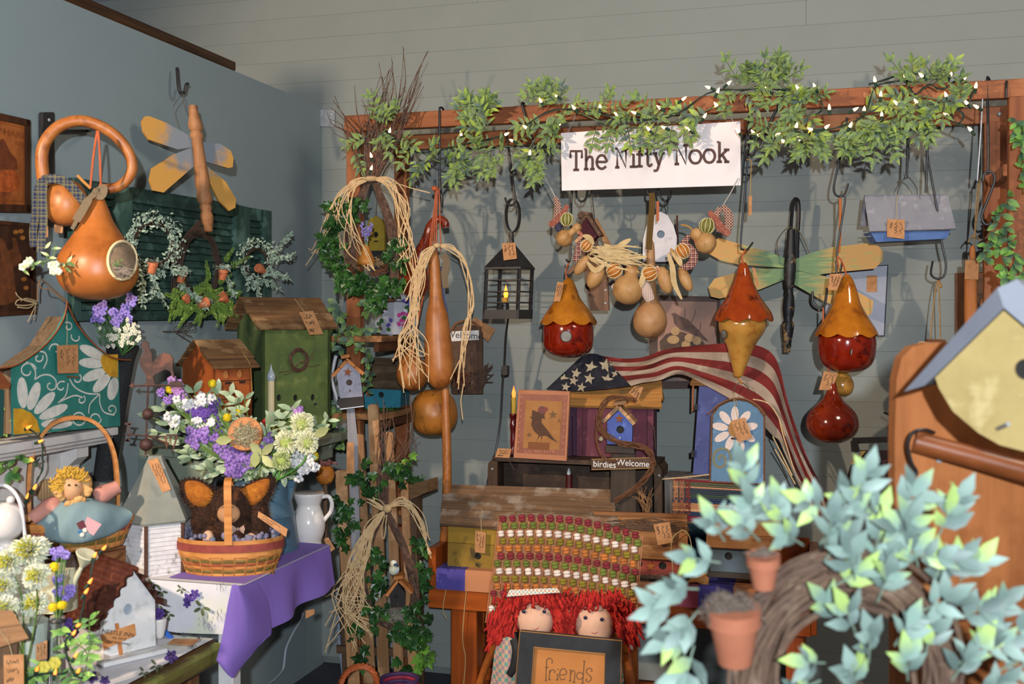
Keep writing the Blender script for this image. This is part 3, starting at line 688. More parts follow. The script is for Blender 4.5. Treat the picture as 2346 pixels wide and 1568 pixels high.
def bent(name,cv,par=None):
    b=MB(); rows=[[t.q(x,y,d) for x,y in cv] for d in (-6,62)]; b.grid(rows); b.grid([[p-Vector((0,0,.004)) for p in r] for r in rows][::-1]); b.tube(rows[0],1.8*t.u,5); b.tube(rows[1],1.5*t.u,5); return t.add(name,b,rust,par)
bent('roof_sheet',[p[:2] for p in crs([(x,y,0) for x,y in c3(rc)],4)]); bent('roof_sheet',[p[:2] for p in crs([(x,y,0) for x,y in c3([(465,395),(490,470),(545,570),(640,682),(740,762),(820,795),(905,800)])],4)])
pw=N('d9d6cd','bfc0b8',40,.6); yl=N('d0a02c','b8861f',40,.6)
for cx,cy,ends in (((815,835),(815,835),((555,705),(548,815),(575,935),(650,1020),(765,1075))),((170,1250),(170,1250),((150,920),(265,955),(375,1025),(465,1115),(500,1235)))):
    X,Y_=cx
    for ex,ey in ends:
        dx,dy=ex-X,ey-Y_; l=math.hypot(dx,dy); a=math.atan2(dy,dx); t.poly('painted_petal',c3(ell(X+dx*.68,Y_+dy*.68,l*.33,36,a,14)),-.9,-.1,pw,bd)
t.poly('painted_centre',c3([(815,760),(815,920),(760,915),(715,870),(697,815),(700,765)]),-1.2,-.1,yl,bd); t.poly('painted_centre',c3([(95,1315),(95,1135),(150,1135),(215,1165),(255,1215),(275,1285),(275,1300)]),-1.2,-.1,yl,bd)
sw_=[spiral(470,570,34,10,-2.2,6),spiral(530,640,40,14,3.6,-4),spiral(385,725,45,16,3.0,5),[(300,860),(325,800),(310,750),(275,740)],spiral(265,785,34,12,-.5,5),spiral(190,875,62,20,-.2,-6),[(240,935),(245,880),(215,830),(180,815)],[(240,935),(290,905),(345,905),(385,940),(385,985)],spiral(350,975,42,14,-.4,5),spiral(425,985,40,14,-1,-5),[(400,1095),(450,1050),(465,1000),(470,960)],[(400,1095),(460,1065),(520,1045),(570,1060)],spiral(560,1075,32,10,-1,5),[(480,930),(520,990),(600,1030),(690,1035)],[(690,1035),(650,1070),(620,1110),(612,1170)],[(690,1035),(690,1100),(720,1160),(790,1180)],spiral(770,1140,36,12,1.2,-6),spiral(545,1205,46,40,0,6.2),spiral(660,1205,40,30,0,6.2),spiral(530,930,36,14,-1,4)]
for s_ in sw_: t.stroke('painted_swirl',[c3(s_)],3.4,-.7,pw,bd)
t.rod('perch',[(154,863,-2),(180,865,-14)],2,N('6b3d22'),sm=False)
t.ptag([(131,792),(179,790),(180,855),(133,856)],dy=-9,vert=True,string=[(153,800,-9),(154,760,-5),(153,718,-3)],seed=3)
t.rod('hanging_wire',[(154,691,10),(120,662,25),(95,641,32),(87,660,34),(86,690,36)],1.5,N('6d5138'))
raffia(t,'raffia_tie',[[(84,694,50),(60,690,46),(42,680,44),(36,670,44)],[(84,694,50),(62,700,46),(36,698,44),(46,686,44),(80,692,48)],[(82,694,50),(66,706,46),(40,704,44)],[(84,694,50),(76,712,46),(64,738,46)],[(82,694,50),(80,715,46),(76,734,46)],[(84,690,50),(60,684,46),(48,690,44)]],1.3,N('c4ac82'))
t=T('birdhouse','rusty roof corner of a second daisy birdhouse at the left picture edge','birdhouse',8,880,YL(8,.125),AL)
t.poly('roof_sheet',[(-40,820),(0,850),(25,882),(22,890),(-6,893),(-50,900)],0,40,rust); t.poly('front_board',[(-40,890),(10,893),(8,1000),(-40,1004)],4,30,N('1f4f4b'))
# ================= left tables and what stands on them
c4=SC(280,660,.2806); c5=SC(0,940,.2424); c6=SC(380,860,.3061); c7=SC(0,1210,.2283); c8=SC(330,1220,.2219)
def xL(px,py,z):   # point at height z seen at the pixel, in the left wall frame
    Y=(CZ-z)*F/(py-HZ); return MLf.inverted()@P(px,py,Y)
ZU=.80; ZL=.66
n1=xL(548,1345,ZU); n2=xL(494,1464,ZL)
flo=N('d3d2d6','c2c2c9',7,.85,c3='c9cbb8',s3=6)
def tbl(name,label,x0,x1,o,z,mat,legm,lw=.045):
    t=T(name,label,'table',500,1400,3.1,AL); O=t.M.inverted()@MLf
    def b(nm,a,b_,o0,o1,z0,z1,m): return t.add(nm,MB().box((0,0,0),(b_-a,o1-o0,z1-z0),.06,O@Matrix.Translation(((a+b_)/2,-(o0+o1)/2,(z0+z1)/2))),m)
    b('top',x0,x1,.02,o,z-.03,z,mat)
    for a in (x0+.03,x1-.03-lw):
        for q in ((.04,o-.03-lw) if a<x0+.1 or name!='side_table' else (.04,)): b('leg',a,a+lw,q,q+lw,0,z-.03,legm)
    b('apron',x0+.05,x1-.05,o-.06,o-.04,z-.10,z-.03,legm); return t
ou=-n1.y; ol=-n2.y; LT=xL(766,1252,ZU).x-n1.x
tbl('side_table','white legged table under the purple and floral cloths',n1.x,n1.x+LT,ou-.008,ZU-.004,N('d9d7d4'),N('dcdad8','c9c7c6'))
grw=W('6b6a35','4d3a22','x',.5,.6,c3='7f8a45',s3=7)
t=tbl('low_table','low brown table with green worn rail in front of white birdhouse',n2.x-1.05,n2.x+.0,ol,ZL-.004,W('54391f','42301c','x'),W('7a4a28','5d3a20','z',c3='6b7a40'))
O=t.M.inverted()@MLf
t.add('edge_rail',MB().box((0,0,0),(1.04,.035,.05),.25,O@Matrix.Translation((n2.x-.52,-ol-.012,ZL-.032))),grw)
# cloths
t=T('floral_tablecloth','white tablecloth printed with violet flowers and green leaves','tablecloth',500,1345,3.0,AL); O=t.M.inverted()@MLf
b=MB(); A=lambda x,o,z:O@Vector((x,-o,z))
w=.003
b.grid([[A(n1.x+LT*i/8,ou*j/5+.01,ZU+w) for i in range(9)] for j in range(6)])
b.grid([[A(n1.x-.006-.012*math.sin(k*1.3)*j/6,(ou+.005)*k/9+.02,ZU+w-(ZU-ZL-.004)*j/6) for k in range(10)] for j in range(7)])
t.add('upper_cloth',b,flo,None,True)
b=MB(); b.grid([[A(n2.x-1.0+.99*i/10,(ol-.02)*j/5+.02,ZL+w) for i in range(11)] for j in range(6)]); t.add('lower_cloth',b,flo,None,True)
vio=N('5a4391','45327a',90,.8); lvg=N('5f6b45','3f4a34',70,.8); ink=N('55555c','70707a',80,.9)
def pfl(x,y,s,plane,col,kind='f'):     # printed motif: plane 0 = drop of the upper cloth, 1 = low table top
    def pt(dx,dy):
        if plane==0:
            q=A(n1.x-.02,0,0); Yq=None
            r=Vector((tt(x+dx),1,-(y+dy-HZ)/F)); c=Vector((0,0,CZ)); nx=Vector((.2756,.9612,0)); o0=(t.M@A(n1.x-.0215,0,0)); l=(o0-c).dot(nx)/r.dot(nx); return t.M.inverted()@(c+r*l)
        Y=(CZ-ZL-.0045)*F/(y+dy-HZ); return t.M.inverted()@P(x+dx,y+dy,Y)
    b=MB()
    if kind=='f':
        for k in range(5):
            a=k*1.257+.3; e=ell(s*.55*math.cos(a),s*.55*math.sin(a),s*.5,s*.36,a,10); b.add([pt(*p) for p in e],[tuple(range(10))])
    elif kind=='l':
        for a in (.3,1.4,2.6,4.0):
            e=ell(s*.7*math.cos(a),s*.7*math.sin(a),s*.55,s*.24,a,8); b.add([pt(*p) for p in e],[tuple(range(8))])
    else:
        for k in range(5):
            a=k*1.257; e=ell(s*.5*math.cos(a),s*.5*math.sin(a),s*.5,s*.3,a,12); p=[pt(*q) for q in e+e[:1]]; 
            for i in range(12): d=(p[i+1]-p[i]).normalized()*.0008; u=Vector((d.z,0,-d.x)) if plane==0 else Vector((-d.y,d.x,0)); b.add([p[i]-u,p[i]+u,p[i+1]+u,p[i+1]-u],[(0,1,2,3)])
    t.add('printed_motif',b,col)
for a in ((432,1372,13,0,vio),(446,1362,12,0,vio),(428,1385,9,0,vio),(462,1392,17,0,lvg,'l'),(415,1350,10,0,lvg,'l'),(468,1425,16,0,N('8d83b5'),'o'),(480,1435,13,0,N('8d83b5'),'o'),(506,1345,12,0,ink,'o'),(500,1410,16,0,ink,'o'),(375,1400,12,0,lvg,'l'),(385,1408,13,0,lvg,'l'),(350,1340,13,0,lvg,'l'),(370,1355,12,0,lvg,'l'),(392,1505,16,1,vio),(358,1525,14,1,lvg,'l'),(455,1462,9,1,ink,'o'),(420,1452,9,1,ink,'o'),(330,1540,12,1,lvg,'l'),(440,1480,9,1,ink,'o'),(210,1552,15,1,vio),(240,1560,12,1,vio)): pfl(*a)
# purple cloth
pc=N('7f66b4','7259a6',3,.85,.08,bsc=300)
t=T('purple_cloth','plain purple cloth hanging over the table edge in a pointed corner','cloth',552,1345,2.905,45); O=t.M.inverted()@MLf
rows=[]; xe=n1.x+LT
for j in range(9):
    f=j/8; row=[]
    for i in range(26):
        g=i/25; x=n1.x-.014+(xe-n1.x+.014)*g; hang=.125+.035*(1-g)
        row.append(A2:=O@Vector((x,-ou-.006-.010*f*(1+math.sin(g*17+.6*f))-.02*f*math.sin(g*5)**2,ZU+.004-hang*f)))
    rows.append(row)
b=MB().grid(rows); b.grid([[O@Vector((n1.x+.02+(xe-n1.x-.02)*i/12,-ou*(.62+.385*j/3)-.0,ZU+.0055-(.0015 if j==3 else 0))) for i in range(13)] for j in range(4)])
t.add('side_drop',b,pc,None,True)
t2=t
fl_=[[(531,1341,-3),(540,1340,-6),(551,1342,-5),(590,1336,30)],[(520,1395,-8),(545,1398,-16),(574,1396,-12),(615,1384,50)],[(508,1462,-10),(538,1470,-24),(580,1464,-16),(622,1448,36)],[(497,1508,-10),(520,1525,-26),(562,1508,-16),(612,1462,20)],[(496,1514,-10),(530,1554,-22),(548,1536,-12),(590,1484,0)]]
g=[[t.q(*p) for p in r] for r in fl_]; g=[crs(r,4) for r in g]; g=list(map(list,zip(*[crs(list(c),4) for c in zip(*g)])))
t.add('corner_fold',MB().grid(g),pc,None,2)
t.ptag([(700,1400),(720,1396),(720,1408),(701,1418)],dy=110,writing=False)
# cord under the table
t=T('power_cord','pale grey power cord curving down under the purple cloth','cord',690,1420,YL(690,.02),AL)
t.rod('cord',[(694,1405,0),(690,1420,0),(672,1450,0),(656,1485,0),(652,1512,0),(648,1535,0),(632,1555,-5),(618,1566,-8),(600,1580,-20)],2.6,N('aab2bc'))
# ---- shelf with green and orange houses
t=T('wall_shelf','grey green wooden wall shelf with curved bracket in the corner','shelf',760,1000,3.9,AL); O=t.M.inverted()@MLf
gg=N('7d8674','6c7565',9,.7)
ZS=1.105; xs0,xs1=-1.345,-.714
def gb(nm,a,b_,o0,o1,z0,z1,m): return t.add(nm,MB().box((0,0,0),(b_-a,o1-o0,z1-z0),.08,O@Matrix.Translation(((a+b_)/2,-(o0+o1)/2,(z0+z1)/2))),m)
gb('top_board',xs0,xs1,.002,.45,ZS-.026,ZS,gg); gb('back_panel',xs0,xs1-.02,.002,.03,ZS-.30,ZS-.026,N('66726a','59655e',9,.8)); gb('apron',xs0+.01,xs1-.03,.38,.40,ZS-.09,ZS-.026,gg)
for xx in (xs1-.06,xs0+.03): t.add('bracket',MB().prism([O@Vector((xx,-o,z)) for o,z in ((.01,ZS-.026),(.42,ZS-.026),(.40,ZS-.06),(.30,ZS-.08),(.2,ZS-.13),(.12,ZS-.22),(.01,ZS-.28))],O.to_3x3()@Vector((.03,0,0))),gg)
rfw=W('8a6440','5d4029','x',.6,.8,.15,c3='a8845c',s3=12)
t=T('birdhouse','tall green birdhouse with plank roof and tiny twig wreath on its front','birdhouse',600,990,3.75,42)
gn=N('66743a','4f6033',10,.7,.15,c3='7d8446',s3=16); gnd=N('43542f','37482a',10,.75,c3='56653a',s3=16)
fr_=t.panel('front_board',[(600,748),(757,748),(757,986),(600,994)],0,6,gn,[(639,912,6,8),(677,912,6,8),(717,911,6,8)])
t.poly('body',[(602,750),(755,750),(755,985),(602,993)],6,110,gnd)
ga=[t.q(598,752,4),t.q(598,994,4)]; D=118*t.u
x0=ga[0].x; t.add('gable',MB().prism([(x0,0,ga[1].z),(x0,D,ga[1].z),(x0,D,ga[0].z+.0),(x0,D*.5,t.q(575,700,D*.5/t.u).z),(x0,0,ga[0].z)],(.012,0,0)),gnd)
xr_=t.q(757,752).x; t.add('gable',MB().prism([(xr_,0,ga[1].z),(xr_,D,ga[1].z),(xr_,D,ga[0].z),(xr_,D*.5,t.q(575,700,D*.5/t.u).z),(xr_,0,ga[0].z)],(-.012,0,0)),gnd)
def roof2(t,xa,xb,zr,ze,D,ov,n,th,m):   # ridge along x at half depth; front and back slopes of n boards each
    for sg in (0,1):
        for i in range(n):
            f0,f1=i/n,(i+1)/n+.03; y=lambda f:(D/2-(D/2+ov)*f) if sg==0 else (D/2+(D/2+ov)*f); zz=lambda f:zr+(ze-zr)*f; j=R.uniform(-.004,.004); k=R.uniform(-.004,.004)
            q=[Vector((xa+j,y(f1),zz(f1)+.003)),Vector((xb+k,y(f1),zz(f1)+.003)),Vector((xb+k,y(f0),zz(f0))),Vector((xa+j,y(f0),zz(f0)))]
            if sg: q=[q[1],q[0],q[3],q[2]]
            t.add('roof_plank',MB().slab(*q,-th),m)
zr=t.q(578,681,D*.5/t.u).z; ze=t.q(600,752,-14).z
roof2(t,t.q(586,720,-10).x-.004,t.q(770,752,-10).x,zr,ze,D,.03,4,.008,rfw)
t.add('twig_wreath',twig_ring(MB(),t,685,825,19,24,18,1.0,.2,-5),N('6b4a38','4a3327',60))
b=MB()
for e in ((720,815),(735,835),(640,853),(650,860),(725,800)): b.tube(crs(t.qs([(688,830,-5),((688+e[0])/2,(845+e[1])/2,-6),(*e,-5)]),3),.7*t.u,4)
t.add('loose_twigs',b,N('6b4a38'))
for x,y in ((642,931),(722,926)): t.rod('perch',[(x,y,0),(x+2,y,-10)],3,N('2c2622'),sm=False)
t.ptag([(685,716),(717,712),(741,766),(710,768)],dy=-30,string=[(675,685,20),(690,705,-20),(702,718,-32),(728,719,-26)],seed=5,rows=3)
t=T('birdhouse','rust orange drawer-front birdhouse with plank roof beside tall green one','birdhouse',488,990,3.45,42)
og=N('9c4f1c','87411a',12,.65,c3='b0622a',s3=8); 
t.panel('front_board',[(488,840),(577,837),(577,1000),(488,1004)],0,6,og,[(518,859,8,10),(550,857,8,10)],inner=N('b5733c'))
t.poly('body',[(490,842),(575,839),(575,1000),(490,1004)],6,148,og)
D=155*t.u; x0=t.q(487,840).x; zl=t.q(488,1005).z; za=t.q(488,840).z; zr=t.q(440,779,D*.5/t.u).z; ze=t.q(488,842,-14).z
for xx,ww in ((x0,.01),(t.q(577,838).x,-.01)): t.add('gable',MB().prism([(xx,0,zl),(xx,D,zl),(xx,D,za),(xx,D*.5,zr-.012),(xx,0,za)],(ww,0,0)),og)
roof2(t,x0-.012,t.q(590,838,-10).x,zr,ze,D,.025,3,.007,rfw)
for y in (872,914,950): t.rod('drawer_groove',[(490,y+2,-.5),(577,y-1,-.5)],1.2,N('4d2610'),sm=False)
for x,y in ((523,878),(555,876)): t.rod('knob',[(x-6,y,-4),(x+7,y-1,-5)],2.4,N('231a16'),sm=False)
t.rod('twine',[(548,795,20),(560,815,-18),(573,840,-16),(578,905,-6)],.9,N('b08a4a'),n=4)
# hexagonal siding lantern house with rooster vane
t=T('birdhouse','white six-sided siding birdhouse with rusty rooster weathervane','birdhouse',357,1315,3.13,0)
rh=N('7a7d76','8d8f85',9,.6,c3='66695f',s3=7); hb=N('d5d3d4','c2c0c3',30,.6,c3='7d766c',s3=22)
def hexm(prof,rot): 
    b=MB(); return b.lathe([(r*t.u,0) for r in ()] or [(r*t.u,t.q(357,py).z) for r,py in prof],6,Matrix.Rotation(rot,4,'Z'))
rot=-math.pi/2+.06
pf=[]; y=1190
for k in range(12): pf+= [(80,1190+k*10),(82,1199+k*10)]
pf+=[(82,1316)]
t.add('siding',hexm(pf,rot),hb); t.add('roof',hexm([(16,1044),(22,1058),(90,1185),(88,1190),(0,1190)],rot),rh)
for k in range(6):
    a=rot+k*math.pi/3; c=Vector((math.cos(a)*81*t.u,math.sin(a)*81*t.u,0)); t.add('corner_post',MB().tube([c+Vector((0,0,t.q(357,1318).z)),c+Vector((0,0,t.q(357,1188).z))],4.5*t.u,6),N('55382c','412a20',60))
t.add('base',hexm([(0,1316),(88,1316),(88,1323),(0,1323)],rot),N('55382c','412a20',60))
t.ptag([(338,1056),(361,1050),(392,1122),(372,1129)],dy=-62,seed=9,vert=True)
ir=N('4a2f2a','33211e',30,.6,c3='6b4032',s3=14)
ro=c4([(190,430),(165,440),(155,480),(175,505),(170,540),(140,580),(140,620),(165,670),(195,720),(195,770),(165,800),(275,800),(260,760),(250,720),(300,690),(350,665),(390,680),(410,730),(425,735),(410,650),(415,580),(390,545),(340,530),(290,555),(260,600),(245,600),(240,530),(215,490),(215,450)])
vn=t.rod('vane_rod',c4([(212,800,0),(205,1000,0),(198,1200,0),(192,1365,0)]),2.4,ir)
t.poly('rooster',ro,-2,2,ir,vn,'flat rusty rooster silhouette')
t.rod('arrow_bar',c4([(70,800,0),(480,795,0)]),2.4,ir,vn,sm=False); t.poly('arrow_head',c4([(55,800),(95,770),(88,800),(98,822)]),-2,2,ir,vn); t.poly('arrow_tail',c4([(370,800),(390,765),(440,760),(500,770),(480,795),(490,815),(400,812)]),-2,2,ir,vn)
t.ball('ball',339,949,13,ir,parent=vn); t.ball('ball',335,1019,15,ir,parent=vn); t.rod('compass_arm',c4([(20,1195,0),(200,1210,0),(350,1215,0)]),2,ir,vn,sm=False); t.rod('compass_arm',c4([(195,1205,-20),(300,1245,-60),(380,1270,-80)]),2,ir,vn,sm=False)
t.stroke('compass_letter',[c4([(20,1110),(80,1110)]),c4([(60,1110),(40,1160),(70,1170),(40,1250)]),c4([(15,1245),(65,1250)])],5,0,ir,vn,sm=False); t.stroke('compass_letter',[c4([(355,1210),(365,1330),(395,1220),(405,1350),(450,1210)])],5,-70,ir,vn,sm=False)
t.stroke('compass_letter',[c4([(360,1205),(450,1205)])],5,0,ir,vn,sm=False)
# blue coffee-pot pitcher
Yc=3.40; bl=N('48667a','3d5a6d',6,.35,c3='52708a',s3=4,spec=.5)
t=T('enamel_pitcher','tall blue enamel pitcher with black handle holding the bouquet','pitcher',590,1285,Yc,0)
t.lathe('body',590,[(72,1094),(74,1096),(76,1140),(82,1174),(86,1178),(84,1184),(90,1230),(98,1276),(98,1283),(0,1284)],bl,n=40,fine=False)
t.lathe('lip',590,[(70,1090),(76,1092),(76,1099),(70,1099)],N('39505f'),n=40,fine=False)
t.add('spout',MB().prism([t.q(655,1100,-18),t.q(686,1075,0),t.q(660,1160,-18)],(0,34*t.u,0)),bl); t.rod('handle',[(515,1100,-20),(496,1098,-34),(490,1120,-40),(500,1150,-36),(512,1165,-30)],6,N('1d1f22',rough=.4))
# white pitcher
t=T('ceramic_pitcher','small white ceramic pitcher with loop handle on the purple cloth','pitcher',710,1248,3.53,0)
cw=N('d8d3cf','d0cbc8',6,.2,coat=.6)
t.lathe('body',707,[(34,1129),(36,1132),(29,1150),(27,1160),(34,1180),(38,1198),(36,1220),(29,1240),(28,1247),(0,1248)],cw,n=32)
t.rod('handle',[(736,1140,0),(752,1138,0),(760,1152,0),(758,1172,0),(746,1188,0),(740,1196,0)],5,cw,n=8); t.add('spout',MB().prism([t.q(674,1128,-6),t.q(668,1126,0),t.q(680,1146,-3)],(0,10*t.u,0)),cw); t.ptag([(742,1236),(752,1232),(768,1258),(756,1266)],dy=-10,writing=False); t.add('band',MB().lathe([(28.8*t.u,t.q(707,1238).z),(28.8*t.u,t.q(707,1240).z)],28,Matrix.Translation((t.q(707,1240).x,0,0)),cap=False),N('d9b9ac'))
# electric candle on brass stick
t=T('candlestick','ivory electric candle with frosted flame bulb on brass base','candle',621,1014,3.68,0)
t.lathe('candle',621,[(8,873),(8,965),(0,965)],N('dccba0','d2bf92',20),fine=False); t.lathe('flame_bulb',621,[(.5,835),(4,848),(9,858),(10,866),(7,874),(0,875)],N('aeb6ba','9fa8ad',8,.25,spec=.6))
t.lathe('brass_base',621,[(9,965),(14,968),(12,975),(26,982),(34,990),(34,994),(0,994)],N('b8862f','8d5f1d',20,.25,metal=.9))
t.rod('stem',[(621,990,0),(621,1004,0)],7,N('8d5f1d',metal=.8,rough=.3),sm=False); t.lathe('foot',621,[(9,1000),(30,1008),(32,1013),(0,1014)],N('b8862f','8d5f1d',20,.25,metal=.9),fine=False)
# ---- plush in basket
bas=[W('c08448','a3662f','x',.8,.6,.1),W('a05a35','88482a','x',.8,.6,.1),W('77632f','5e5026','x',.8,.6,.1),N('8f3f36','7a352f',40)]
def basket(t,cx,yt,yb,rt,rb,sy,rowm,n=48,cols=26):
    H=yb-yt; nr=len(rowm); out=[]
    for k,m in enumerate(rowm):
        f0,f1=k/nr,(k+1)/nr; vs=[];fs=[]
        for j,f in enumerate((f0,f0+(f1-f0)*.15,f0+(f1-f0)*.5,f0+(f1-f0)*.85,f1)):
            r=rt+(rb-rt)*f; bulge=(0,.7,1,.7,0)[j]
            for i in range(n*2):
                a=2*math.pi*i/(n*2); wv=2.2*math.cos(a*cols/2+math.pi*(k%2)); rr=r+bulge*(1.6+wv); c=t.q(cx,yt+H*f)
                vs.append(Vector((t.q(cx,yt).x+math.cos(a)*rr*t.u,math.sin(a)*rr*sy*t.u,c.z)))
        N_=n*2
        for j in range(4):
            for i in range(N_): fs.append((j*N_+i,j*N_+(i+1)%N_,(j+1)*N_+(i+1)%N_,(j+1)*N_+i))
        t.add('woven_splint',MB().add(vs,fs),m,None,True)
    for i in range(cols):
        a=2*math.pi*(i+.5)/cols; p=[]
        for f in (0,.5,1): r=rt+(rb-rt)*f-.6; p.append(Vector((t.q(cx,yt).x+math.cos(a)*r*t.u,math.sin(a)*r*sy*t.u,t.q(cx,yt+H*f).z)))
        t.add('stake',MB().tube(p,[2.6*t.u]*3,4),bas[0])
    t.add('floor',MB().lathe([(rb*t.u,t.q(cx,yb-1).z),(0,t.q(cx,yb-1).z)],n,Matrix.Translation((t.q(cx,yt).x,0,0)),1,sy,cap=False),bas[0])
def hoop(t,name,cx,yt,r,h,m,sy,th=3):     # rim band
    x=t.q(cx,yt).x; z0,z1=t.q(cx,yt).z,t.q(cx,yt+h).z
    return t.add(name,MB().lathe([((r-th)*t.u,z0),(r*t.u,z0),(r*t.u,z1),((r-th)*t.u,z1),((r-th)*t.u,z0)],64,Matrix.Translation((x,0,0)),1,sy,cap=False),m,None,True)
t=T('woven_basket','low honey splint basket with red rim and upright handle, holding brown plush','basket',528,1325,3.11,0)
basket(t,528,1262,1324,116,94,.62,[bas[0],bas[2],bas[1],bas[0],bas[2],bas[0],bas[2],bas[1]])
hoop(t,'rim',528,1226,121,10,bas[0],.62); hoop(t,'red_band',528,1235,123,17,bas[3],.62); hoop(t,'rim',528,1251,119,12,bas[0],.62)
t.add('handle',MB().ribbon(crs(t.qs([(523,1250,-76),(522,1180,-72),(521,1115,-66),(523,1097,-50),(525,1094,0),(525,1097,50),(526,1115,66),(527,1235,74)]),4),17*t.u,(1,0,0)) if 0 else MB().add(*(lambda P_:([p+Vector((s*8.5*t.u,o,0)) for p in P_ for s,o in ((-1,0),(1,0))],[(2*i,2*i+1,2*i+3,2*i+2) for i in range(len(P_)-1)]))(crs(t.qs([(523,1250,-78),(522,1180,-74),(521,1115,-68),(523,1097,-50),(525,1094,0),(525,1097,50),(526,1115,66),(527,1235,74)]),4))),bas[0],None,True)
lin_=N('4d5a78','8a7a90',120,.9,c3='5f8a70',s3=150); b=MB()
for i in range(90):
    a=R.uniform(0,6.28); b.ball(Vector((t.q(528,1228).x+math.cos(a)*106*t.u,math.sin(a)*64*t.u,t.q(528,1224).z+R.uniform(-.01,.012))),R.uniform(5,10)*t.u,6,4)
t.add('ruffled_liner',b,lin_,None,2)
t.ptag([(592,1172),(602,1182),(659,1213),(655,1232)][0:1]+[(659,1213),(655,1231),(590,1185)],dy=-60,seed=2,rows=2)
def fur(b,t,c,r,n,ln,rad=.5):
    for i in range(n):
        v=rv().normalized(); p=Vector(c)+Vector((v.x*r[0],v.y*r[1],v.z*r[2])); d=(v+rv(.6)+Vector((0,0,-.4))).normalized()*ln
        b.add([p+v.orthogonal().normalized()*rad,p-v.orthogonal().normalized()*rad,p+d],[(0,1,2)])
t=T('plush_toy','dark brown furry plush animal with huge golden ears sitting in basket','plush toy',530,1235,3.11,0)
fb=N('3b2113','2a170d',60,.95,c3='573219',s3=40); fg=N('a8641c','8a4c14',40,.95,c3='bd7a28',s3=30)
b=MB(); u=t.u
for (x,y,rx,rz,ry,d) in ((525,1205,52,42,34,0),(530,1160,48,46,38,-4),(470,1185,30,50,26,8),(590,1185,26,48,26,8),(480,1225,30,24,24,-20),(585,1225,28,22,24,-20)):
    c=t.q(x,y,d); b.ball(c,(rx*u,ry*u,rz*u),18,12); fur(b,t,c,(rx*u,ry*u,rz*u),900,9*u,.9*u)
t.add('body',b,fb,None,2)
for pts,ip in (([(418,1100),(455,1098),(488,1120),(498,1150),(480,1170),(450,1172),(425,1150),(414,1125)],[(425,1105),(455,1104),(482,1122),(490,1142),(470,1160),(446,1158),(428,1138)]),([(540,1130),(575,1105),(610,1094),(632,1098),(622,1135),(600,1165),(570,1172),(545,1160)],[(535,1132),(575,1110),(605,1098),(618,1102),(612,1128),(592,1152),(575,1158),(555,1150)])):
    cx=sum(p[0] for p in pts)/len(pts); cy=sum(p[1] for p in pts)/len(pts)
    for nm,pp,d,m,k in (('ear',pts,-4,fb,6),('inner_ear',ip,-14,fg,5)):
        P_=[p[:2] for p in crs([(x,y,0) for x,y in pp],4,True)]; b=MB(); c=t.q(cx,cy,d-k); n=len(P_); ring=[t.q(x,y,d) for x,y in P_]; mid=[t.q((x*.55+cx*.45),(y*.55+cy*.45),d-k*.8) for x,y in P_]; bk=[t.q(x,y,d+10) for x,y in P_]
        b.add(ring+mid+[c]+bk,[(i,(i+1)%n,n+(i+1)%n,n+i) for i in range(n)]+[(n+i,n+(i+1)%n,2*n) for i in range(n)]+[(i,2*n+1+i,2*n+1+(i+1)%n,(i+1)%n) for i in range(n)]+[tuple(2*n+1+i for i in range(n))])
        for i in range(500 if nm=='ear' else 260):
            a=R.randrange(n); f=R.uniform(.2 if nm!='ear' else .85,1); p=ring[a].lerp(c,1-f); v=((ring[a]-c).normalized()*(1 if nm=='ear' else .3)+rv(.6)+Vector((0,-.4,0))).normalized(); q=v.orthogonal().normalized()*.8*u; b.add([p+q,p-q,p+v*(9 if nm=='ear' else 5)*u],[(0,1,2)])
        t.add(nm,b,m,None,2)
fc=N('b98a63','a87a55',50,.9); t.add('face',MB().ball(t.q(524,1178,-44),(26*u,16*u,22*u),18,12),fc,None,2)
for x in (512,532): t.stroke('stitched_eye',[[(x-4,1166),(x,1162),(x+4,1165)]],1.4,-60,N('20140f'))
t.stroke('stitched_mouth',[[(512,1192),(524,1197),(538,1190)]],1.4,-61,N('6b3a2a')); t.ball('nose',524,1180,4,N('d9bfae'),dy=-60)
t.ball('foot',477,1232,13,N('c9a082'),dy=-48,rz=16); t.ball('foot',575,1236,12,N('c9a082'),dy=-46,rz=14)
b=MB(); 
for s_ in (-1,1): b.add([t.q(545,1213,-50),t.q(545+s_*14,1203,-54),t.q(545+s_*16,1214,-56),t.q(545+s_*13,1224,-52)],[(0,1,2,3)])
b.ball(t.q(545,1213,-52),4*u); t.add('bow_tie',b,CHK('6b3030','c9b9a8',None,260,0),None,False)
# ---- rag doll in tall-handled basket (on a crate)
t=T('wooden_crate','plain brown wooden crate under the rag doll basket','crate',180,1300,3.02,50)
b=MB(); z0=ZL+.002; zc=t.o.z; zt=CZ-(1258-HZ)/F*3.02
for k in range(3): 
    h=(zt-z0)/3; t.add('slat',MB().box((0,-.055,z0-zc+h*(k+.5)),(.22,.012,h*.9),.1),W('8a5a36','6b4227','x')); t.add('slat',MB().box((0,.055,z0-zc+h*(k+.5)),(.22,.012,h*.9),.1),W('8a5a36','6b4227','x'))
for sx in (-1,1): t.add('end_board',MB().box((sx*.104,0,(z0+zt)/2-zc),(.012,.10,zt-z0),.1),W('8a5a36','6b4227','z'))
t.add('lid',MB().box((0,0,zt-zc-.006),(.22,.122,.012),.1),W('8a5a36','6b4227','x'))
t=T('woven_basket','tall-handled oval basket holding the yellow-haired rag doll','basket',178,1255,2.97,30)
basket(t,182,1196,1256,118,92,.5,[bas[0],bas[3],bas[0],bas[2],bas[0]],cols=22); hoop(t,'rim',182,1188,120,11,bas[0],.5)
hp=[(64,1195,0),(60,1120,0),(66,1055,0),(88,1000,0),(122,965,0),(165,953,0),(210,960,0),(245,992,0),(265,1040,0),(272,1095,0),(273,1150,0),(270,1200,0)]
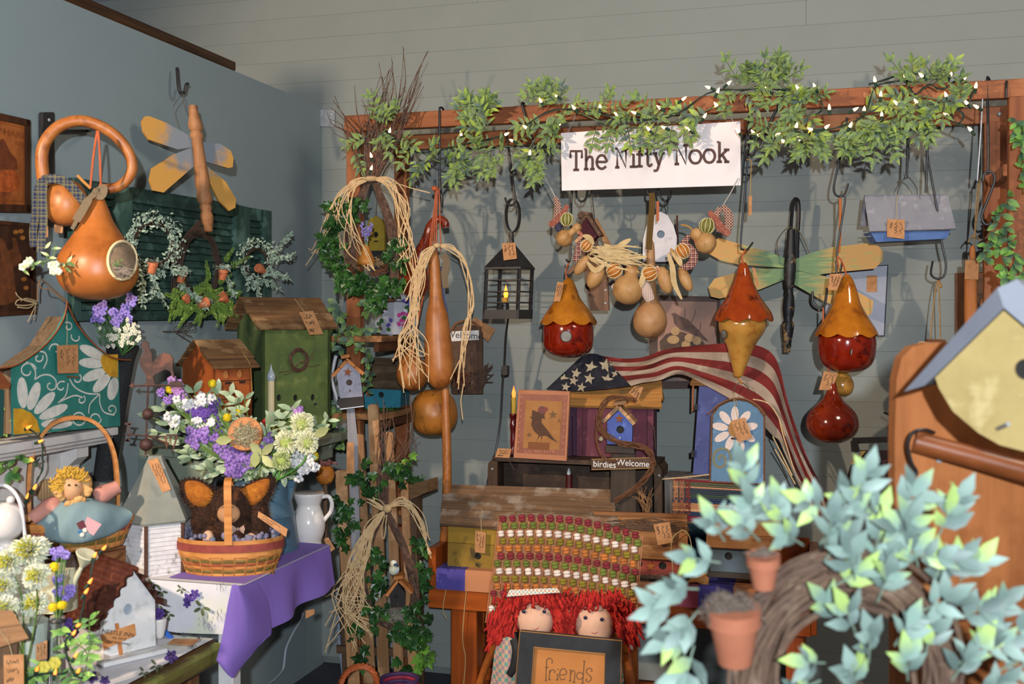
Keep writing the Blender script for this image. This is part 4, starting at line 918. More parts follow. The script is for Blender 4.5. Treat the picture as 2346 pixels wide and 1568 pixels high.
P_=crs(t.qs(hp),4); b=MB(); b.add([p+Vector((0,s*11*u,0)) for p in P_ for s in (-1,1)],[(2*i,2*i+1,2*i+3,2*i+2) for i in range(len(P_)-1)]); cen=t.q(168,1100,0); P2=[p+(cen-p).normalized()*.010 for p in P_]; b.add([p+Vector((0,s*11*u,0)) for p in P2 for s in (-1,1)],[(2*i,2*i+2,2*i+3,2*i+1) for i in range(len(P_)-1)]); k=len(P_); b.f+=[(2*i,2*i+2,2*k+2*i+2,2*k+2*i) for i in range(k-1)]+[(2*i+1,2*k+2*i+1,2*k+2*i+3,2*i+3) for i in range(k-1)]
t.add('handle',b,bas[0])
t=T('rag_doll','rag doll in pale bonnet and blue gingham dress lying in tall-handled basket','doll',170,1180,2.95,20); u=t.u
ging=CHK('55707a','748c92','8fa3a6',420,420); b=MB()
dr=[[(130,1150,-20),(160,1145,-34),(200,1142,-34),(240,1150,-10)],[(100,1185,-30),(150,1165,-58),(215,1160,-56),(285,1165,0)],[(80,1208,-26),(140,1205,-70),(220,1200,-66),(304,1178,0)],[(90,1228,-24),(140,1242,-62),(220,1235,-60),(290,1205,0)],[(104,1238,-10),(145,1246,-40),(215,1240,-40),(272,1218,10)]]
g=[crs([t.q(*p) for p in r],5) for r in dr]; g=list(map(list,zip(*[crs(list(c),4) for c in zip(*g)])))
for j,r in enumerate(g):
    for i,p in enumerate(r): p.y+=.006*math.sin(i*1.3+j*.5)
t.add('dress',b.grid(g),ging,None,2)
pk=N('b98274','a8736a',30,.9,c3='c79488',s3=30)
for a in ([(140,1150,-16),(105,1168,-20),(72,1190,-24)],[(215,1140,-14),(245,1128,-10),(272,1115,-6)]): t.rod('sleeve',a,[10,16,20,22,22,20,18,17,16,16,15] ,pk,n=12)
t.ball('hand',63,1188,12,N('c9966b'),dy=-26,rz=9); 
hd=t.ball('head',165,1117,26,N('c79a72','b98a64',30),dy=-30,rz=32)
bon=N('c79e66','b88c58',40,.9,c3='d6b27c',s3=60); b=MB(); 
for k in range(40): a=R.uniform(-.3,3.6); b.ball(t.q(166+R.uniform(26,42)*math.cos(a),1124+R.uniform(22,36)*math.sin(a),-42-R.uniform(0,8)),(8*u,6*u,7*u),7,5)
t.add('bonnet_ruffle',b,bon,None,2); t.add('bonnet',MB().ball(t.q(165,1112,-16),(44*u,30*u,42*u),16,10),bon,None,2)
b=MB()
for k in range(110): a=R.uniform(2.6,5.9); p=t.q(162+R.uniform(14,34)*math.cos(a),1110+R.uniform(12,30)*math.sin(a),-46); b.tube(crs([p,p+rv(.006)+Vector((math.cos(a)*.008,-.006,-math.sin(a)*.008)),p+Vector((math.cos(a)*.016,-.002,-math.sin(a)*.016))+rv(.006)],3),1.8*u,5)
t.add('yarn_hair',b,N('c9a23f','b58d2f',60),None,True)
[t.add('eye',MB().ball(t.q(x,1112,-56),2.6*u,8,6),N('3a2a22'),None,2) for x in (158,174)]
t.poly('patch',[(200,1184),(233,1202),(214,1228),(188,1212)],-74,-72,CHK('b5848c','c9a0a4',None,500,500)); t.poly('patch',[(175,1200),(190,1192),(198,1208),(182,1214)],-75,-73,N('5a2530'))
for x,y,c in ((183,1218,'3f6f96'),(194,1216,'d9d4c6'),(188,1226,'d9d4c6')): t.ball('button',x,y,5,N(c),dy=-76,ry=2)
t=T('cushion','striped tan cushion tucked beside the rag doll','cushion',105,1120,3.02,30); t.add('pad',MB().ball(t.q(108,1125,0),(26*u,10*u,28*u),14,9),CHK('a8855a','7f6a52',None,140,0),None,2)
# ceramic lantern at the left edge
t=T('ceramic_lantern','white ceramic teapot-shaped lantern with wire handle at left edge','lantern',8,1230,2.75,0)
t.lathe('body',4,[(18,1150),(40,1165),(49,1195),(44,1222),(26,1240),(30,1250),(30,1300),(0,1300)],cw,n=30); t.ball('lid_knob',24,1146,9,cw,dy=-10); t.rod('handle',[(-50,1180,0),(-40,1130,0),(0,1112,0),(30,1125,0),(48,1160,0),(56,1220,0),(64,1262,0)],4.5,N('c9c8cc'),n=8); t.ball('side_bowl',-8,1200,32,cw,dy=-26,ry=24,rz=34)
tag(MB().lathe([(.001,0),(.10,0),(.10,.27),(.001,.27)],20).obj('lantern_stand',N('b9c0b9','a8afa8',20,.6),None,True,Matrix.Translation((P(4,1300,2.75).x,2.75,ZL+.002))@Matrix.Diagonal((1,1,(P(4,1300,2.75).z-ZL-.004)/.27,1))),'pale round pedestal under the white ceramic lantern','stand')
# NESTLE INN house
t=T('birdhouse','white cottage birdhouse with rusty corrugated roof and small wooden sign','birdhouse',237,1509,2.715,45); u=t.u
wh=N('d6d5d4','c8c7c8',10,.7,c3='b9b9b6',s3=24)
zb=t.q(237,1509).z; xr=t.q(357,1480).x; zw=t.q(237,1432).z; za=t.q(304,1303).z; xm=xr/2
front=[(237,1509),(357,1480),(354,1372),(304,1303),(237,1436)]
t.panel('front_board',[(237,1509),(357,1480),(355,1376),(302,1304),(237,1428)],0,6,wh,[(293,1397,10,13)],inner=N('8f98a5'))
D=180*u; t.add('body',MB().prism([(0.002,6*u,zb),(xr-.002,6*u,zb),(xr-.002,6*u,t.q(355,1378).z),(t.q(302,1304).x,6*u,za-.006),(.002,6*u,zw)],(0,D-6*u,0)),wh)
t.add('base_plate',MB().box((xr/2,D/2-.012,zb-.007),(xr+.03,D+.05,.012),.2),wh)
xm=t.q(302,1304).x
def corr(name,xA,zA,xB,zB,n=6):
    rows=[]; K=n*8
    nv=Vector((-(zA-zB),0,(xA-xB))).normalized() if xB<xA else Vector(((zA-zB),0,(xB-xA))).normalized()
    if nv.z<0: nv=-nv
    for i in range(K+1):
        f=i/K; c=Vector((xA+(xB-xA)*f,0,zA+(zB-zA)*f))+nv*(.005+.0045*math.cos(2*math.pi*n*f)); rows.append([c+Vector((0,y,0)) for y in (-.02,D*.35,D*.7,D+.02)])
    b=MB().grid(rows); b.grid([[p-nv*.002 for p in r] for r in rows][::-1]); return t.add(name,b,N('5c2f22','472218',40,.6,c3='74402c',s3=25),None,True)
corr('roof_sheet',xm,za,-.028,zw-.012); corr('roof_sheet',xm,za,xr+.02,t.q(377,1392).z,5)
sg=t.poly('sign',[(232,1456),(309,1430),(312,1457),(238,1489)],-7,-4,N('c48a58','b57b48',30)); t.poly('sign_stake',[(264,1430),(272,1429),(282,1500),(274,1502)],-4,-1,N('b5723f'),sg)
for s_,x,y,h in (('NESTLE INN',271,1452,9.5),('no bird',273,1463,7),('turned away',273,1473,7)): text(t,s_,x,y,h,-8,N('2d1d14'),sg,rot=-19,wx=1.15 if h>9 else 1.2)
# small things on the low table
t=T('price_card','brown price card lying on the low table beside white birdhouse','card',415,1472,2.89,0)
def ontab(pts,z=ZL+.006): return [t.M.inverted()@P(x,y,(CZ-z)*F/(y-HZ)) for x,y in pts]
t.add('card',MB().prism(ontab([(383,1476),(398,1465),(458,1466),(440,1480)]),(0,0,.001)),TAGM)
t=T('egg_cup','tiny white pot of purple flowers behind white birdhouse','pot',368,1462,2.86,0); t.lathe('pot',366,[(14,1418),(15,1424),(11,1450),(7,1462),(0,1462)],cw); b=MB()
for k in range(16): b.ball(t.q(366+R.gauss(0,6),1408+R.gauss(0,5),R.uniform(-8,8)),5*t.u,7,5)
t.add('flowers',b,N('4d3580','3c2868',60),None,2)
t=T('plastic_clip','bright blue plastic clip with wire on the low table','clip',382,1455,2.93,0); t.add('clip',MB().prism([P(x,y,2.93)-t.o for x,y in ((368,1448),(376,1444),(396,1462),(390,1470))],(0,.01,0)),N('2f62b8')); t.rod('wire',[(384,1460,0),(376,1472,0),(362,1478,-6)],1.2,N('7a6a5a'))
# ================= bouquet in the blue pitcher (each stem a thing of its own)
YF=3.32
def stem(t,p,mat=None,r=1.4,parent=None): return t.rod('stem',p,r,mat or N('64803f','4f6a34',40),parent,n=5)
for i,(x,y,lb) in enumerate(((389,893,'beside the pink lilac at far left of the bouquet'),(486,879,'standing highest in the bouquet'),(544,943,'arching out right above the straw pot'),(521,957,'close against the straw pot'),(720,1046,'at the far right of the bouquet'))):
    t=T('billy_button','round yellow billy button flower '+lb,'flower',x,y,YF-.03*(i%2),0,'yellow ball flowers of the big bouquet')
    b=MB().ball(t.q(x,y),9*t.u,10,7)
    for k in range(90): v=rv().normalized(); b.ball(t.q(x,y)+v*9*t.u,1.6*t.u,4,3)
    t.add('flower_head',b,N('d8c420','c2ab12',60,.8),None,2); stem(t,[(x,y+8,0),(x+(590-x)*.3,y+40+(1095-y)*.2,2),(590+(x-590)*.1,1100,4)])
alm=N('dcdcae','ecebd2',90,.7,rnd=.1)
for i,(x,y,r,lb) in enumerate(((692,972,27,'topmost'),(656,1014,27,'left'),(704,1015,25,'right'),(645,1056,21,'lowest and greenest'))):
    t=T('allium_flower','%s of four cream allium balls at right of bouquet'%lb,'flower',x,y,YF-.05-.02*i,0,'cream allium balls of the big bouquet')
    b=MB(); t.add('core',MB().ball(t.q(x,y),r*.6*t.u,10,7),N('9fb05a'),None,2)
    for k in range(260):
        v=rv().normalized(); p=t.q(x,y)+v*r*t.u*R.uniform(.85,1.08); q=v.orthogonal().normalized()
        for s_ in range(3):
            q2=Matrix.Rotation(s_*2.09,3,v)@q; b.add([p-v*r*.35*t.u,p+q2*3.6*t.u+v*1.5*t.u,p+(q2+v.cross(q2))*2.0*t.u+v*2.2*t.u],[(0,1,2)])
    t.add('florets',b,alm if i<3 else N('a9b878','cfd39a',90))['kind']='stuff'; stem(t,[(x,y+r*.7,0),(x-14,y+50,4),(605+(x-605)*.3,1100,6)],N('4f8a35'),2.4)
lil=N('7d5aa8','9a7cc0',50,.75,rnd=.25); lil2=N('b58ac9','a274b8',50,.75,rnd=.15); lil3=N('4f3580','65479a',50,.75,rnd=.2)
def spray(name,label,path,n,size,mat,wd,group,d=-8,cat='flower',stemto=(588,1098),gr='64803f'):
    pts=[]; cp=crs([(a,b,0) for a,b in path],8)
    for k in range(n): c=cp[int(k/n*len(cp))]; pts.append((c[0]+R.gauss(0,wd),c[1]+R.gauss(0,wd*.8),d+R.uniform(-10,8)))
    return blossoms(name,label,cat,path[0][0],path[0][1],YF,pts,size,mat,5,group,stemto,gr)
G='purple blossom sprays of the big bouquet'
spray('lilac_spray','pink-purple lilac spray reaching up at far left of bouquet',[(394,872),(405,890),(418,908)],18,9,lil2,5,G)
spray('lilac_spray','small violet spray below the leftmost yellow ball flower',[(370,898),(384,916)],10,8,lil,4,G)
spray('lilac_spray','dark violet cluster in the left middle of bouquet',[(440,940),(465,952),(478,935)],28,10,lil3,9,G,-14)
spray('lilac_spray','bright violet cluster lowest on the left of bouquet',[(438,1000),(460,1004),(472,995)],22,10,lil,7,G,-22)
spray('lilac_spray','violet spray directly left of the straw pot',[(490,920),(494,985),(488,1010)],26,9,lil3,6,G,-10)
spray('lilac_spray','trailing violet cluster under the straw pot above pitcher rim',[(500,1035),(530,1045),(560,1060),(530,1075)],50,11,lil,11,G,-22)
spray('lilac_spray','pink-purple lilac tip above the cream allium balls',[(680,938),(686,950),(676,962)],14,9,lil2,5,G,-4)
spray('lilac_spray','thin violet spray between straw pot and cream allium balls',[(612,1000),(606,1040),(616,1060)],18,8,lil,5,G,-6)
whb=N('e3e1dd','cfcdd0',60,.7,rnd=.08)
G='white blossom sprays of the big bouquet'
spray('white_blossom','white blossom cluster at upper left of bouquet',[(412,922),(432,926),(444,934)],14,10,whb,7,G,-12)
spray('white_blossom','white blossom cluster beneath the tallest yellow ball flower',[(455,918),(475,916),(480,930)],14,10,whb,7,G,-12)
spray('white_blossom','white blossom cluster at left edge of bouquet near weathervane',[(385,955),(395,966)],12,10,whb,6,G,-14)
spray('white_blossom','small white blossoms in the heart of bouquet',[(455,965),(470,972),(480,962)],9,9,whb,7,G,-16)
spray('white_blossom','white blossoms hanging low at right over the pitcher spout',[(672,1055),(690,1070),(712,1056),(690,1085)],26,10,whb,9,G,-18,stemto=(640,1098))
sage=LEAF('7f9472','a4b394',rnd=.18); sg2=LEAF('68803f','93a45c'); 
t=T('sage_stems','bundle of grey-green sage leaf stems filling the big bouquet','foliage',560,1090,YF,0)
L=Leaves(t,leafm('oval',sage),300); st=MB()
for (x,y) in [(350,958),(362,990),(378,940),(400,1005),(415,950),(430,985),(450,1030),(440,1050),(425,1040),(470,1010),(510,960),(530,905),(500,905),(560,915),(545,925),(480,960),(610,1030),(640,960),(655,985),(670,940),(735,985),(750,965),(620,965),(590,1075),(470,1075),(490,1085),(650,1085),(560,1085),(700,1040),(420,1015),(395,925),(445,900)]:
    stem_p=crs(t.qs([(588+R.uniform(-20,20),1100,4),((x+588)/2,(y+1060)/2,0),(x,y,-6)]),5); t.add('stem',MB().tube(stem_p,1.2*t.u,4),N('64803f')); d=(stem_p[-1]-stem_p[-3]).normalized()
    for k in range(4):
        p=stem_p[-1-2*k if 1+2*k<len(stem_p) else 0]
        for s_ in (-1,1): L.put(p,d*R.uniform(.5,1)+Vector((s_*R.uniform(.3,1),R.uniform(-.6,.1),s_*R.uniform(-.5,.6))),Vector((0,-1,.4))+rv(.5),R.uniform(26,38)*t.u,R.uniform(.65,.9))
t=T('eucalyptus_spray','pale olive four-leaf spray in front of the straw pot','foliage',600,1044,YF-.08,0); L=Leaves(t,leafm('oval',LEAF('a8ab74','8f9660')),20)
for a in (.8,2.3,3.9,5.5): L.put(t.q(600,1044,-10),Vector((math.cos(a),-.15,math.sin(a))),(0,-1,.1),38*t.u,1.05)
for x,y,a in ((507,1011,.1),(733,1000,.5),(598,1072,1.5)): L.put(t.q(x-14,y,-14),Vector((math.cos(a),-.2,math.sin(a))),(0,-1,.1),40*t.u,1.1)
stem(t,[(600,1044,-8),(596,1075,-4),(592,1100,0)])
t=T('straw_pot','terracotta pot tipped forward and stuffed with straw, in the bouquet','pot',561,994,YF-.06,0)
M=Matrix.Translation(t.q(561,994,-10))@Matrix.Rotation(math.radians(72),4,'X')@Matrix.Rotation(math.radians(4),4,'Y'); u=t.u
t.add('pot',MB().lathe([(32*u,-3*u),(36*u,-3*u),(39*u,0),(39*u,-16*u),(35*u,-18*u),(26*u,-62*u),(0,-62*u)][::1],28,M),N('c58a5c','ad7044',30,.8),None,1)
b=MB().lathe([(0,-2*u),(33*u,-6*u)],20,M,cap=False); t.add('straw_bed',b,N('8a8068','6d6450',60))
b=tuft(MB(),t,561,996,20,22,260,22,.8,-22); t.add('straw',b,N('aba383','857c5e',60))['kind']='stuff'
t=T('red_flower','small red flower tucked behind the straw pot','flower',602,975,YF+.02,0); b=MB()
for k in range(9): b.ball(t.q(602+R.gauss(0,5),974+R.gauss(0,5),R.uniform(-6,4)),5*t.u,7,5)
t.add('petals',b,N('a8181c','8a1014',40),None,2); stem(t,[(602,980,0),(598,1030,2),(592,1100,4)])
# ================= lower left flowers
YM=2.45
mum=N('dfe0d4','cfd6b2',60,.75)
for i,(x,y,r,sy,lb) in enumerate(((70,1262,50,.72,'widest and highest'),(22,1290,38,.9,'upper left'),(84,1322,34,.95,'middle'),(78,1384,34,.95,'lowest right'),(10,1345,34,.95,'left middle'),(12,1396,36,.9,'lowest left'))):
    t=T('chrysanthemum','%s of the white spiky chrysanthemums at lower left'%lb,'flower',x,y,YM-.03*(i%3),0,'white chrysanthemums'); u=t.u; b=MB(); c=t.q(x,y); tl=Vector((R.uniform(-.2,.2),-1,.35)).normalized()
    for k in range(1000):
        v=rv().normalized()
        if v.dot(tl)<-.3: continue
        f=1 if v.dot(tl)<.75 else .8; p0=c+v*r*.4*u; e=c+Vector((v.x,v.y,v.z*sy))*r*u*f*R.uniform(.85,1.05); q=v.orthogonal().normalized()*2.3*u; q=Matrix.Rotation(R.uniform(0,6),3,v)@q
        b.add([p0+q*.6,p0-q*.6,p0.lerp(e,.7)-q,e,p0.lerp(e,.7)+q],[(0,1,2,3,4)])
    t.add('petals',b,mum)['kind']='stuff'
    b=MB()
    for k in range(90):
        v=(tl+rv(.55)).normalized(); p=c+v*r*.55*u; b.tube([p,p+v*r*.35*u],1.2*u,4)
    t.add('eye',b,N('c6bb3a','a8b04a',60)); stem(t,[(x,y+8,6),(x*.5+40,y+90,10),(55,1560,14)],None,2)
t=T('flower_tin','pale green tin holding the chrysanthemums at lower left','tin',60,1500,2.48,0); t.lathe('body',58,[(50,1425),(51,1428),(46,1640),(0,1640)],N('a9b5ac','9aa69c',10,.6),fine=False)
for x,y,lb in ((124,1300,'highest yellow ball flower over the glass bottle'),(122,1392,'lower left yellow ball flower at the bottle mouth'),(142,1387,'lower right yellow ball flower at the bottle mouth')):
    t=T('billy_button',lb,'flower',x,y,2.42,0,'yellow ball flowers of the glass bottle'); b=MB().ball(t.q(x,y),10*t.u,10,7)
    for k in range(90): v=rv().normalized(); b.ball(t.q(x,y)+v*10*t.u,1.6*t.u,4,3)
    t.add('flower_head',b,N('e0c91c','c9ae10',60,.8),None,2); stem(t,[(x,y+9,0),((x+131)/2,y+20,0),(131,1440,0),(131,1520,0)])
G='purple blossoms over the glass bottle'
def spr2(lb,path,n,size,mat,wd): 
    cp=crs([(a,b,0) for a,b in path],8); pts=[(cp[int(k/n*len(cp))][0]+R.gauss(0,wd),cp[int(k/n*len(cp))][1]+R.gauss(0,wd),R.uniform(-6,6)) for k in range(n)]
    blossoms('purple_blossom',lb,'flower',path[0][0],path[0][1],2.45,pts,size,mat,5,G,(131,1430))
spr2('lilac cluster beside the cream watering can rose',[(128,1268),(142,1266),(152,1272)],18,9,pur,4); spr2('thin lilac spray leaning right above glass bottle',[(150,1372),(160,1360),(164,1350)],10,9,pur,4); spr2('faint lilac spray in middle above glass bottle',[(128,1360),(134,1335),(138,1318)],12,7,pur,4); spr2('dark purple cluster right of the bottle neck',[(152,1425),(162,1440),(164,1455)],16,9,N('4a2f78','3a2264',50),4)
t=T('glass_bottle','clear glass bottle vase with black wire collar and handle','bottle',131,1500,2.42,0)
t.lathe('glass',131,[(15,1412),(16,1418),(15,1440),(18,1470),(20,1560),(20,1660),(0,1662)],GLASS('e6efe6'),n=24); t.add('wire_collar',MB().tube([Vector((t.q(131,1422).x+math.cos(a)*17*t.u,math.sin(a)*17*t.u,t.q(131,1422).z)) for a in [i*.35 for i in range(18)]],3.2*t.u,6,True),BLK); t.rod('wire_handle',[(114,1424,-6),(111,1460,-12),(110,1520,-14),(112,1600,-10)],3,BLK)
t.lathe('water',131,[(15,1500),(18,1502),(18.5,1655),(0,1656)],GLASS('dfe6d0'),n=20,fine=False)
t=T('leafy_stem','bright green trailing leaf stem right of the glass bottle','foliage',190,1480,2.4,0); st=MB(); L=Leaves(t,leafm('lance',LEAF('5d8a45','8db35a')),60)
for pth in ([(140,1440,0),(165,1470,-4),(195,1490,-4),(200,1520,-4),(185,1560,0)],[(205,1420,-4),(205,1450,-4),(208,1480,-4),(196,1515,-4)],[(150,1480,-4),(160,1530,-4),(165,1565,-4)],[(75,1540,-8),(95,1520,-8),(118,1530,-8)],[(60,1560,-8),(85,1550,-8),(110,1565,-8)]):
    p=crs(t.qs(pth),4); t.add('stem',MB().tube(p,1.3*t.u,4),N('5d7a3a'))
    for q in p[::2]:
        for s_ in (-1,1): L.put(q,Vector((s_*R.uniform(.3,1),-.3,R.uniform(-1,.6))),Vector((0,-1,.3))+rv(.4),R.uniform(26,40)*t.u,1.1)
for x,y in ((125,1520),(100,1530)):
    b=MB()
    for k in range(6): a=k*1.05; b.ball(t.q(x+8*math.cos(a),y+8*math.sin(a),-16),(8*t.u,4*t.u,8*t.u),8,5)
    t.add('yellow_blossom',b,N('d6c630','e3d86a',40),None,2)
t=T('watering_can','cream watering can with flared rose behind the chrysanthemums','watering can',180,1310,2.62,0); cr_=N('c3c2a8','b5b49a',10,.5)
M=Matrix.Translation(t.q(192,1284))@Matrix.Rotation(math.radians(-50),4,'Y'); u=t.u
t.rod('spout',[(188,1298,0),(172,1330,2),(155,1372,6)],[5,6,7,8],cr_,n=10); d=(t.q(205,1258,-8)-t.q(188,1298,0)).normalized(); zz=Vector((0,0,1)).rotation_difference(d).to_matrix().to_4x4(); zz.translation=t.q(188,1298,0)
t.add('rose',MB().lathe([(5*u,-2*u),(9*u,6*u),(26*u,32*u),(24*u,34*u),(0,30*u)],20,zz,cap=False),cr_,None,1); t.add('can_body',MB().lathe([(0,-.0),(.05,0),(.05,.1),(0,.1)],18,Matrix.Translation(t.q(128,1395,10))),cr_,None,1)
t.poly('rose_shade_sheet',[(150,1276),(168,1270),(176,1300),(160,1330),(150,1310)],4,10,N('2a2120'))  # dark sheet standing in for the shaded inside of the rose
# wooden roofed house, lower left corner
t=T('birdhouse','plain brown plank-roofed birdhouse cut off at the lower left corner','birdhouse',20,1500,2.3,20)
wd_=W('8f6b4a','6d4f36','x',.6)
planks(t,'roof_plank',(-60,1395),(28,1400),(64,1462),(-60,1500),20,-30,2,8,wd_,jit=2); t.poly('body',[(-60,1490),(40,1470),(36,1640),(-60,1640)],0,60,W('7d5d40','5f452f','z'))
t.ptag([(8,1502),(54,1500),(55,1575),(9,1575)],dy=-34,seed=14,string=[(0,1446,-34),(20,1475,-34),(29,1505,-34)])
t.ptag([(82,1478),(108,1468),(108,1510),(82,1516)],dy=16,seed=15,vert=True)
# ---- ivy and fairy lights at the left edge
GLOW=EM('ff8a3c',9.0); CORE=EM('ffd9a0',16)
BU=MB().lathe([(0,-1.0),(.35,-.85),(.42,-.3),(.34,.2),(.16,.7),(0,1.0)],10,cap=False).mesh('bulb',EM('ffb070',11),2); BUO=MB().lathe([(0,-1.0),(.35,-.85),(.42,-.3),(.34,.2),(.16,.7),(0,1.0)],10,cap=False).mesh('bulb',EM('ff7a2c',3.2),2); SKT=MB().lathe([(.38,-2.2),(.42,-.7),(.3,-.6)],8).mesh('socket',N('1f3a2a'),True)
def lights(t,bulbs,wires,size=8,wr=1.6,me=None):
    b=MB()
    for w_ in wires:
        p=crs(t.qs(w_),5); b.tube(p,wr*t.u,5); b.tube([q+Vector((math.sin(i*.9)*2.4,0,math.cos(i*.9)*2.4))*t.u for i,q in enumerate(p)],wr*.9*t.u,4)
    t.add('wire',b,N('1d3327','14241b',40,.6),None,True)
    for bb in bulbs:
        x,y,d=bb[:3]; a=bb[3] if len(bb)>3 else R.uniform(-70,70); M=Matrix.Translation(t.q(x,y,d))@Matrix.Rotation(math.radians(a),4,'Y')@Matrix.Rotation(math.radians(R.uniform(-20,30)),4,'X')@Matrix.Diagonal((size*t.u,size*t.u,size*t.u,1)); o=lnk('bulb',me or BU,t.e,M); lnk('socket',SKT,o)
t=T('fairy_lights','green-wired fairy lights hanging beside the tall basket handle','string lights',70,1040,2.85,0)
lights(t,[(66,979,0,60),(94,1011,0,70),(73,1054,0,-40),(80,1116,0,30),(63,1137,0,20),(8,957,0,10)],[[(-20,950,4),(15,968,4),(45,975,2),(75,990,0),(92,1008,0),(98,1040,0),(96,1075,0),(84,1105,0),(70,1125,0),(62,1150,0)],[(90,1052,0),(80,1058,0),(73,1056,0)]],9,1.6,BUO)
t=T('ivy_spray','green ivy spray at the left edge below the teal birdhouse','foliage',15,1000,2.85,0); L=Leaves(t,leafm('oval',LEAF('3f6b35','86a64a')),60); st=MB()
for pth in ([(-20,900,0),(5,940,0),(20,980,0)],[(-20,1000,0),(10,1030,0),(35,1045,0),(48,1055,-4)],[(-10,1050,0),(15,1070,0),(28,1085,0)],[(-15,930,0),(0,960,0),(6,1000,0)]):
    p=crs(t.qs(pth),4); t.add('stem',MB().tube(p,1.2*t.u,4),N('4f6a34'))
    for q in p[::2]:
        for s_ in (-1,1): L.put(q,Vector((R.uniform(-.4,1),-.3,R.uniform(-1,.6))),Vector((0,-1,.3))+rv(.4),R.uniform(22,36)*t.u)
t=T('fairy_lights','green-wired fairy lights trailing over the rusty corrugated roof','string lights',200,1400,2.36,0)
lights(t,[(239,1256,30,40),(218,1272,20,30),(207,1332,6,30),(198,1355,0,30),(180,1433,-4,60),(170,1450,-4,30),(174,1501,-4,30),(180,1537,-4,30),(85,1533,-10,30),(127,1540,-12,10)],[[(250,1252,34),(228,1266,26),(215,1285,18),(206,1330,8),(195,1365,2),(186,1410,0),(178,1440,-2),(150,1470,-2),(155,1510,-2),(168,1545,-2),(185,1556,-2)],[(155,1540,-2),(130,1545,-8),(88,1545,-8),(60,1560,-8)]],9,1.6,BUO)
# ================= tower of the rack: bucket, small houses, wreaths, pickets
def qw(t,px,py,org,yaw):     # pixel ray on a plane through org (world) with its own yaw, in t's local space
    a=math.radians(yaw); n=Vector((-math.sin(a),math.cos(a),0)); r=Vector((tt(px),1,-(py-HZ)/F)); c=Vector((0,0,CZ)); l=(org-c).dot(n)/r.dot(n); return t.M.inverted()@(c+r*l)
t=T('tin_bucket','square white tin bucket printed with garden flowers and wooden handle','bucket',903,767,YB(903,.40),0); u=t.u
tin=N('c3c6cf','b2b5c0',14,.35,spec=.6)
t.add('body',MB().lathe([(49*u,0),(50*u,98*u),(47*u,98*u),(46*u,4*u),(0,4*u)],4,Matrix.Translation((0,50*u,0))),tin)
og=t.M@Vector((0,-.002,0))
pal={'5f57a8':((865,702),(870,690),(880,695),(935,692),(938,700),(925,690),(895,735),(890,745)),'3f6a3a':((868,710),(876,705),(874,735),(868,742),(932,705),(938,712),(890,755),(925,728),(946,722)),'c0488f':((915,722),(924,718),(934,722),(942,730),(920,735),(930,738),(938,742),(914,742),(926,746)),'6e5a4a':((930,755),(936,756),(924,756),(872,752)),'a8b0c4':((880,760),(895,765)),'e3e3ea':((882,712),(930,711))}
for c,pp in pal.items():
    for x,y in pp:
        yw=-45 if x<903 else 45; e=ell(x,y,5.5,5,R.uniform(0,3),9); t.add('printed_flower',MB().add([qw(t,px,py,og,yw) for px,py in [(a+R.uniform(-1.5,1.5),b_+R.uniform(-1.5,1.5)) for a,b_ in e]],[tuple(range(9))]),N(c,rough=.4))
t.rod('wire_bail',[(856,690,46),(880,688,20),(903,690,-8),(925,690,20),(951,682,46)],1,N('55565a',metal=.7)); t.rod('handle_grip',[(876,687,-6),(903,688,-12)],4.5,N('6e4528'),sm=False,n=8)
# ochre arch house behind the wreath
t=T('birdhouse','small ochre arched birdhouse with black base seen through ivy wreath','birdhouse',862,585,YB(862,.22),AB)
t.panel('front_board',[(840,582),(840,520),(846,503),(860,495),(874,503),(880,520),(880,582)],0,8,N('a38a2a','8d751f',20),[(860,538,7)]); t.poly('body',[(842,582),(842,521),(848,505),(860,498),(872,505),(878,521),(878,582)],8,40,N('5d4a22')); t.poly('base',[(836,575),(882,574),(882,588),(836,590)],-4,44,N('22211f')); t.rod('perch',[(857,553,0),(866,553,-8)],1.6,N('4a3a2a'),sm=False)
t.rod('hanging_wire',[(860,497,20),(866,440,24),(880,395,26),(896,372,30)],1,N('55504a'))
# teal house
t=T('birdhouse','teal long birdhouse with weathered plank roof on lower rack shelf','birdhouse',875,935,YB(875,.34),AB)
rg=W('5d4c38','42362a','x',.7,.85,.15,c3='6e5d48')
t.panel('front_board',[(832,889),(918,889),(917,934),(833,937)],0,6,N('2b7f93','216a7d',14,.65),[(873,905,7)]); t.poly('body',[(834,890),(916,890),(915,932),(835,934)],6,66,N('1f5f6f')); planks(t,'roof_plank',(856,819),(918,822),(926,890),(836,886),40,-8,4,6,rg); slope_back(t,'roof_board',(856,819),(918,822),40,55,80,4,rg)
t.poly('rusty_star',star5(844,902,10,.2),-3,-1,N('a35a26','84451c',30)); t.add('moss',tuft(MB(),t,870,940,40,3,120,8,.8,-6),N('3f6a2a','2f5220',60))['kind']='stuff'
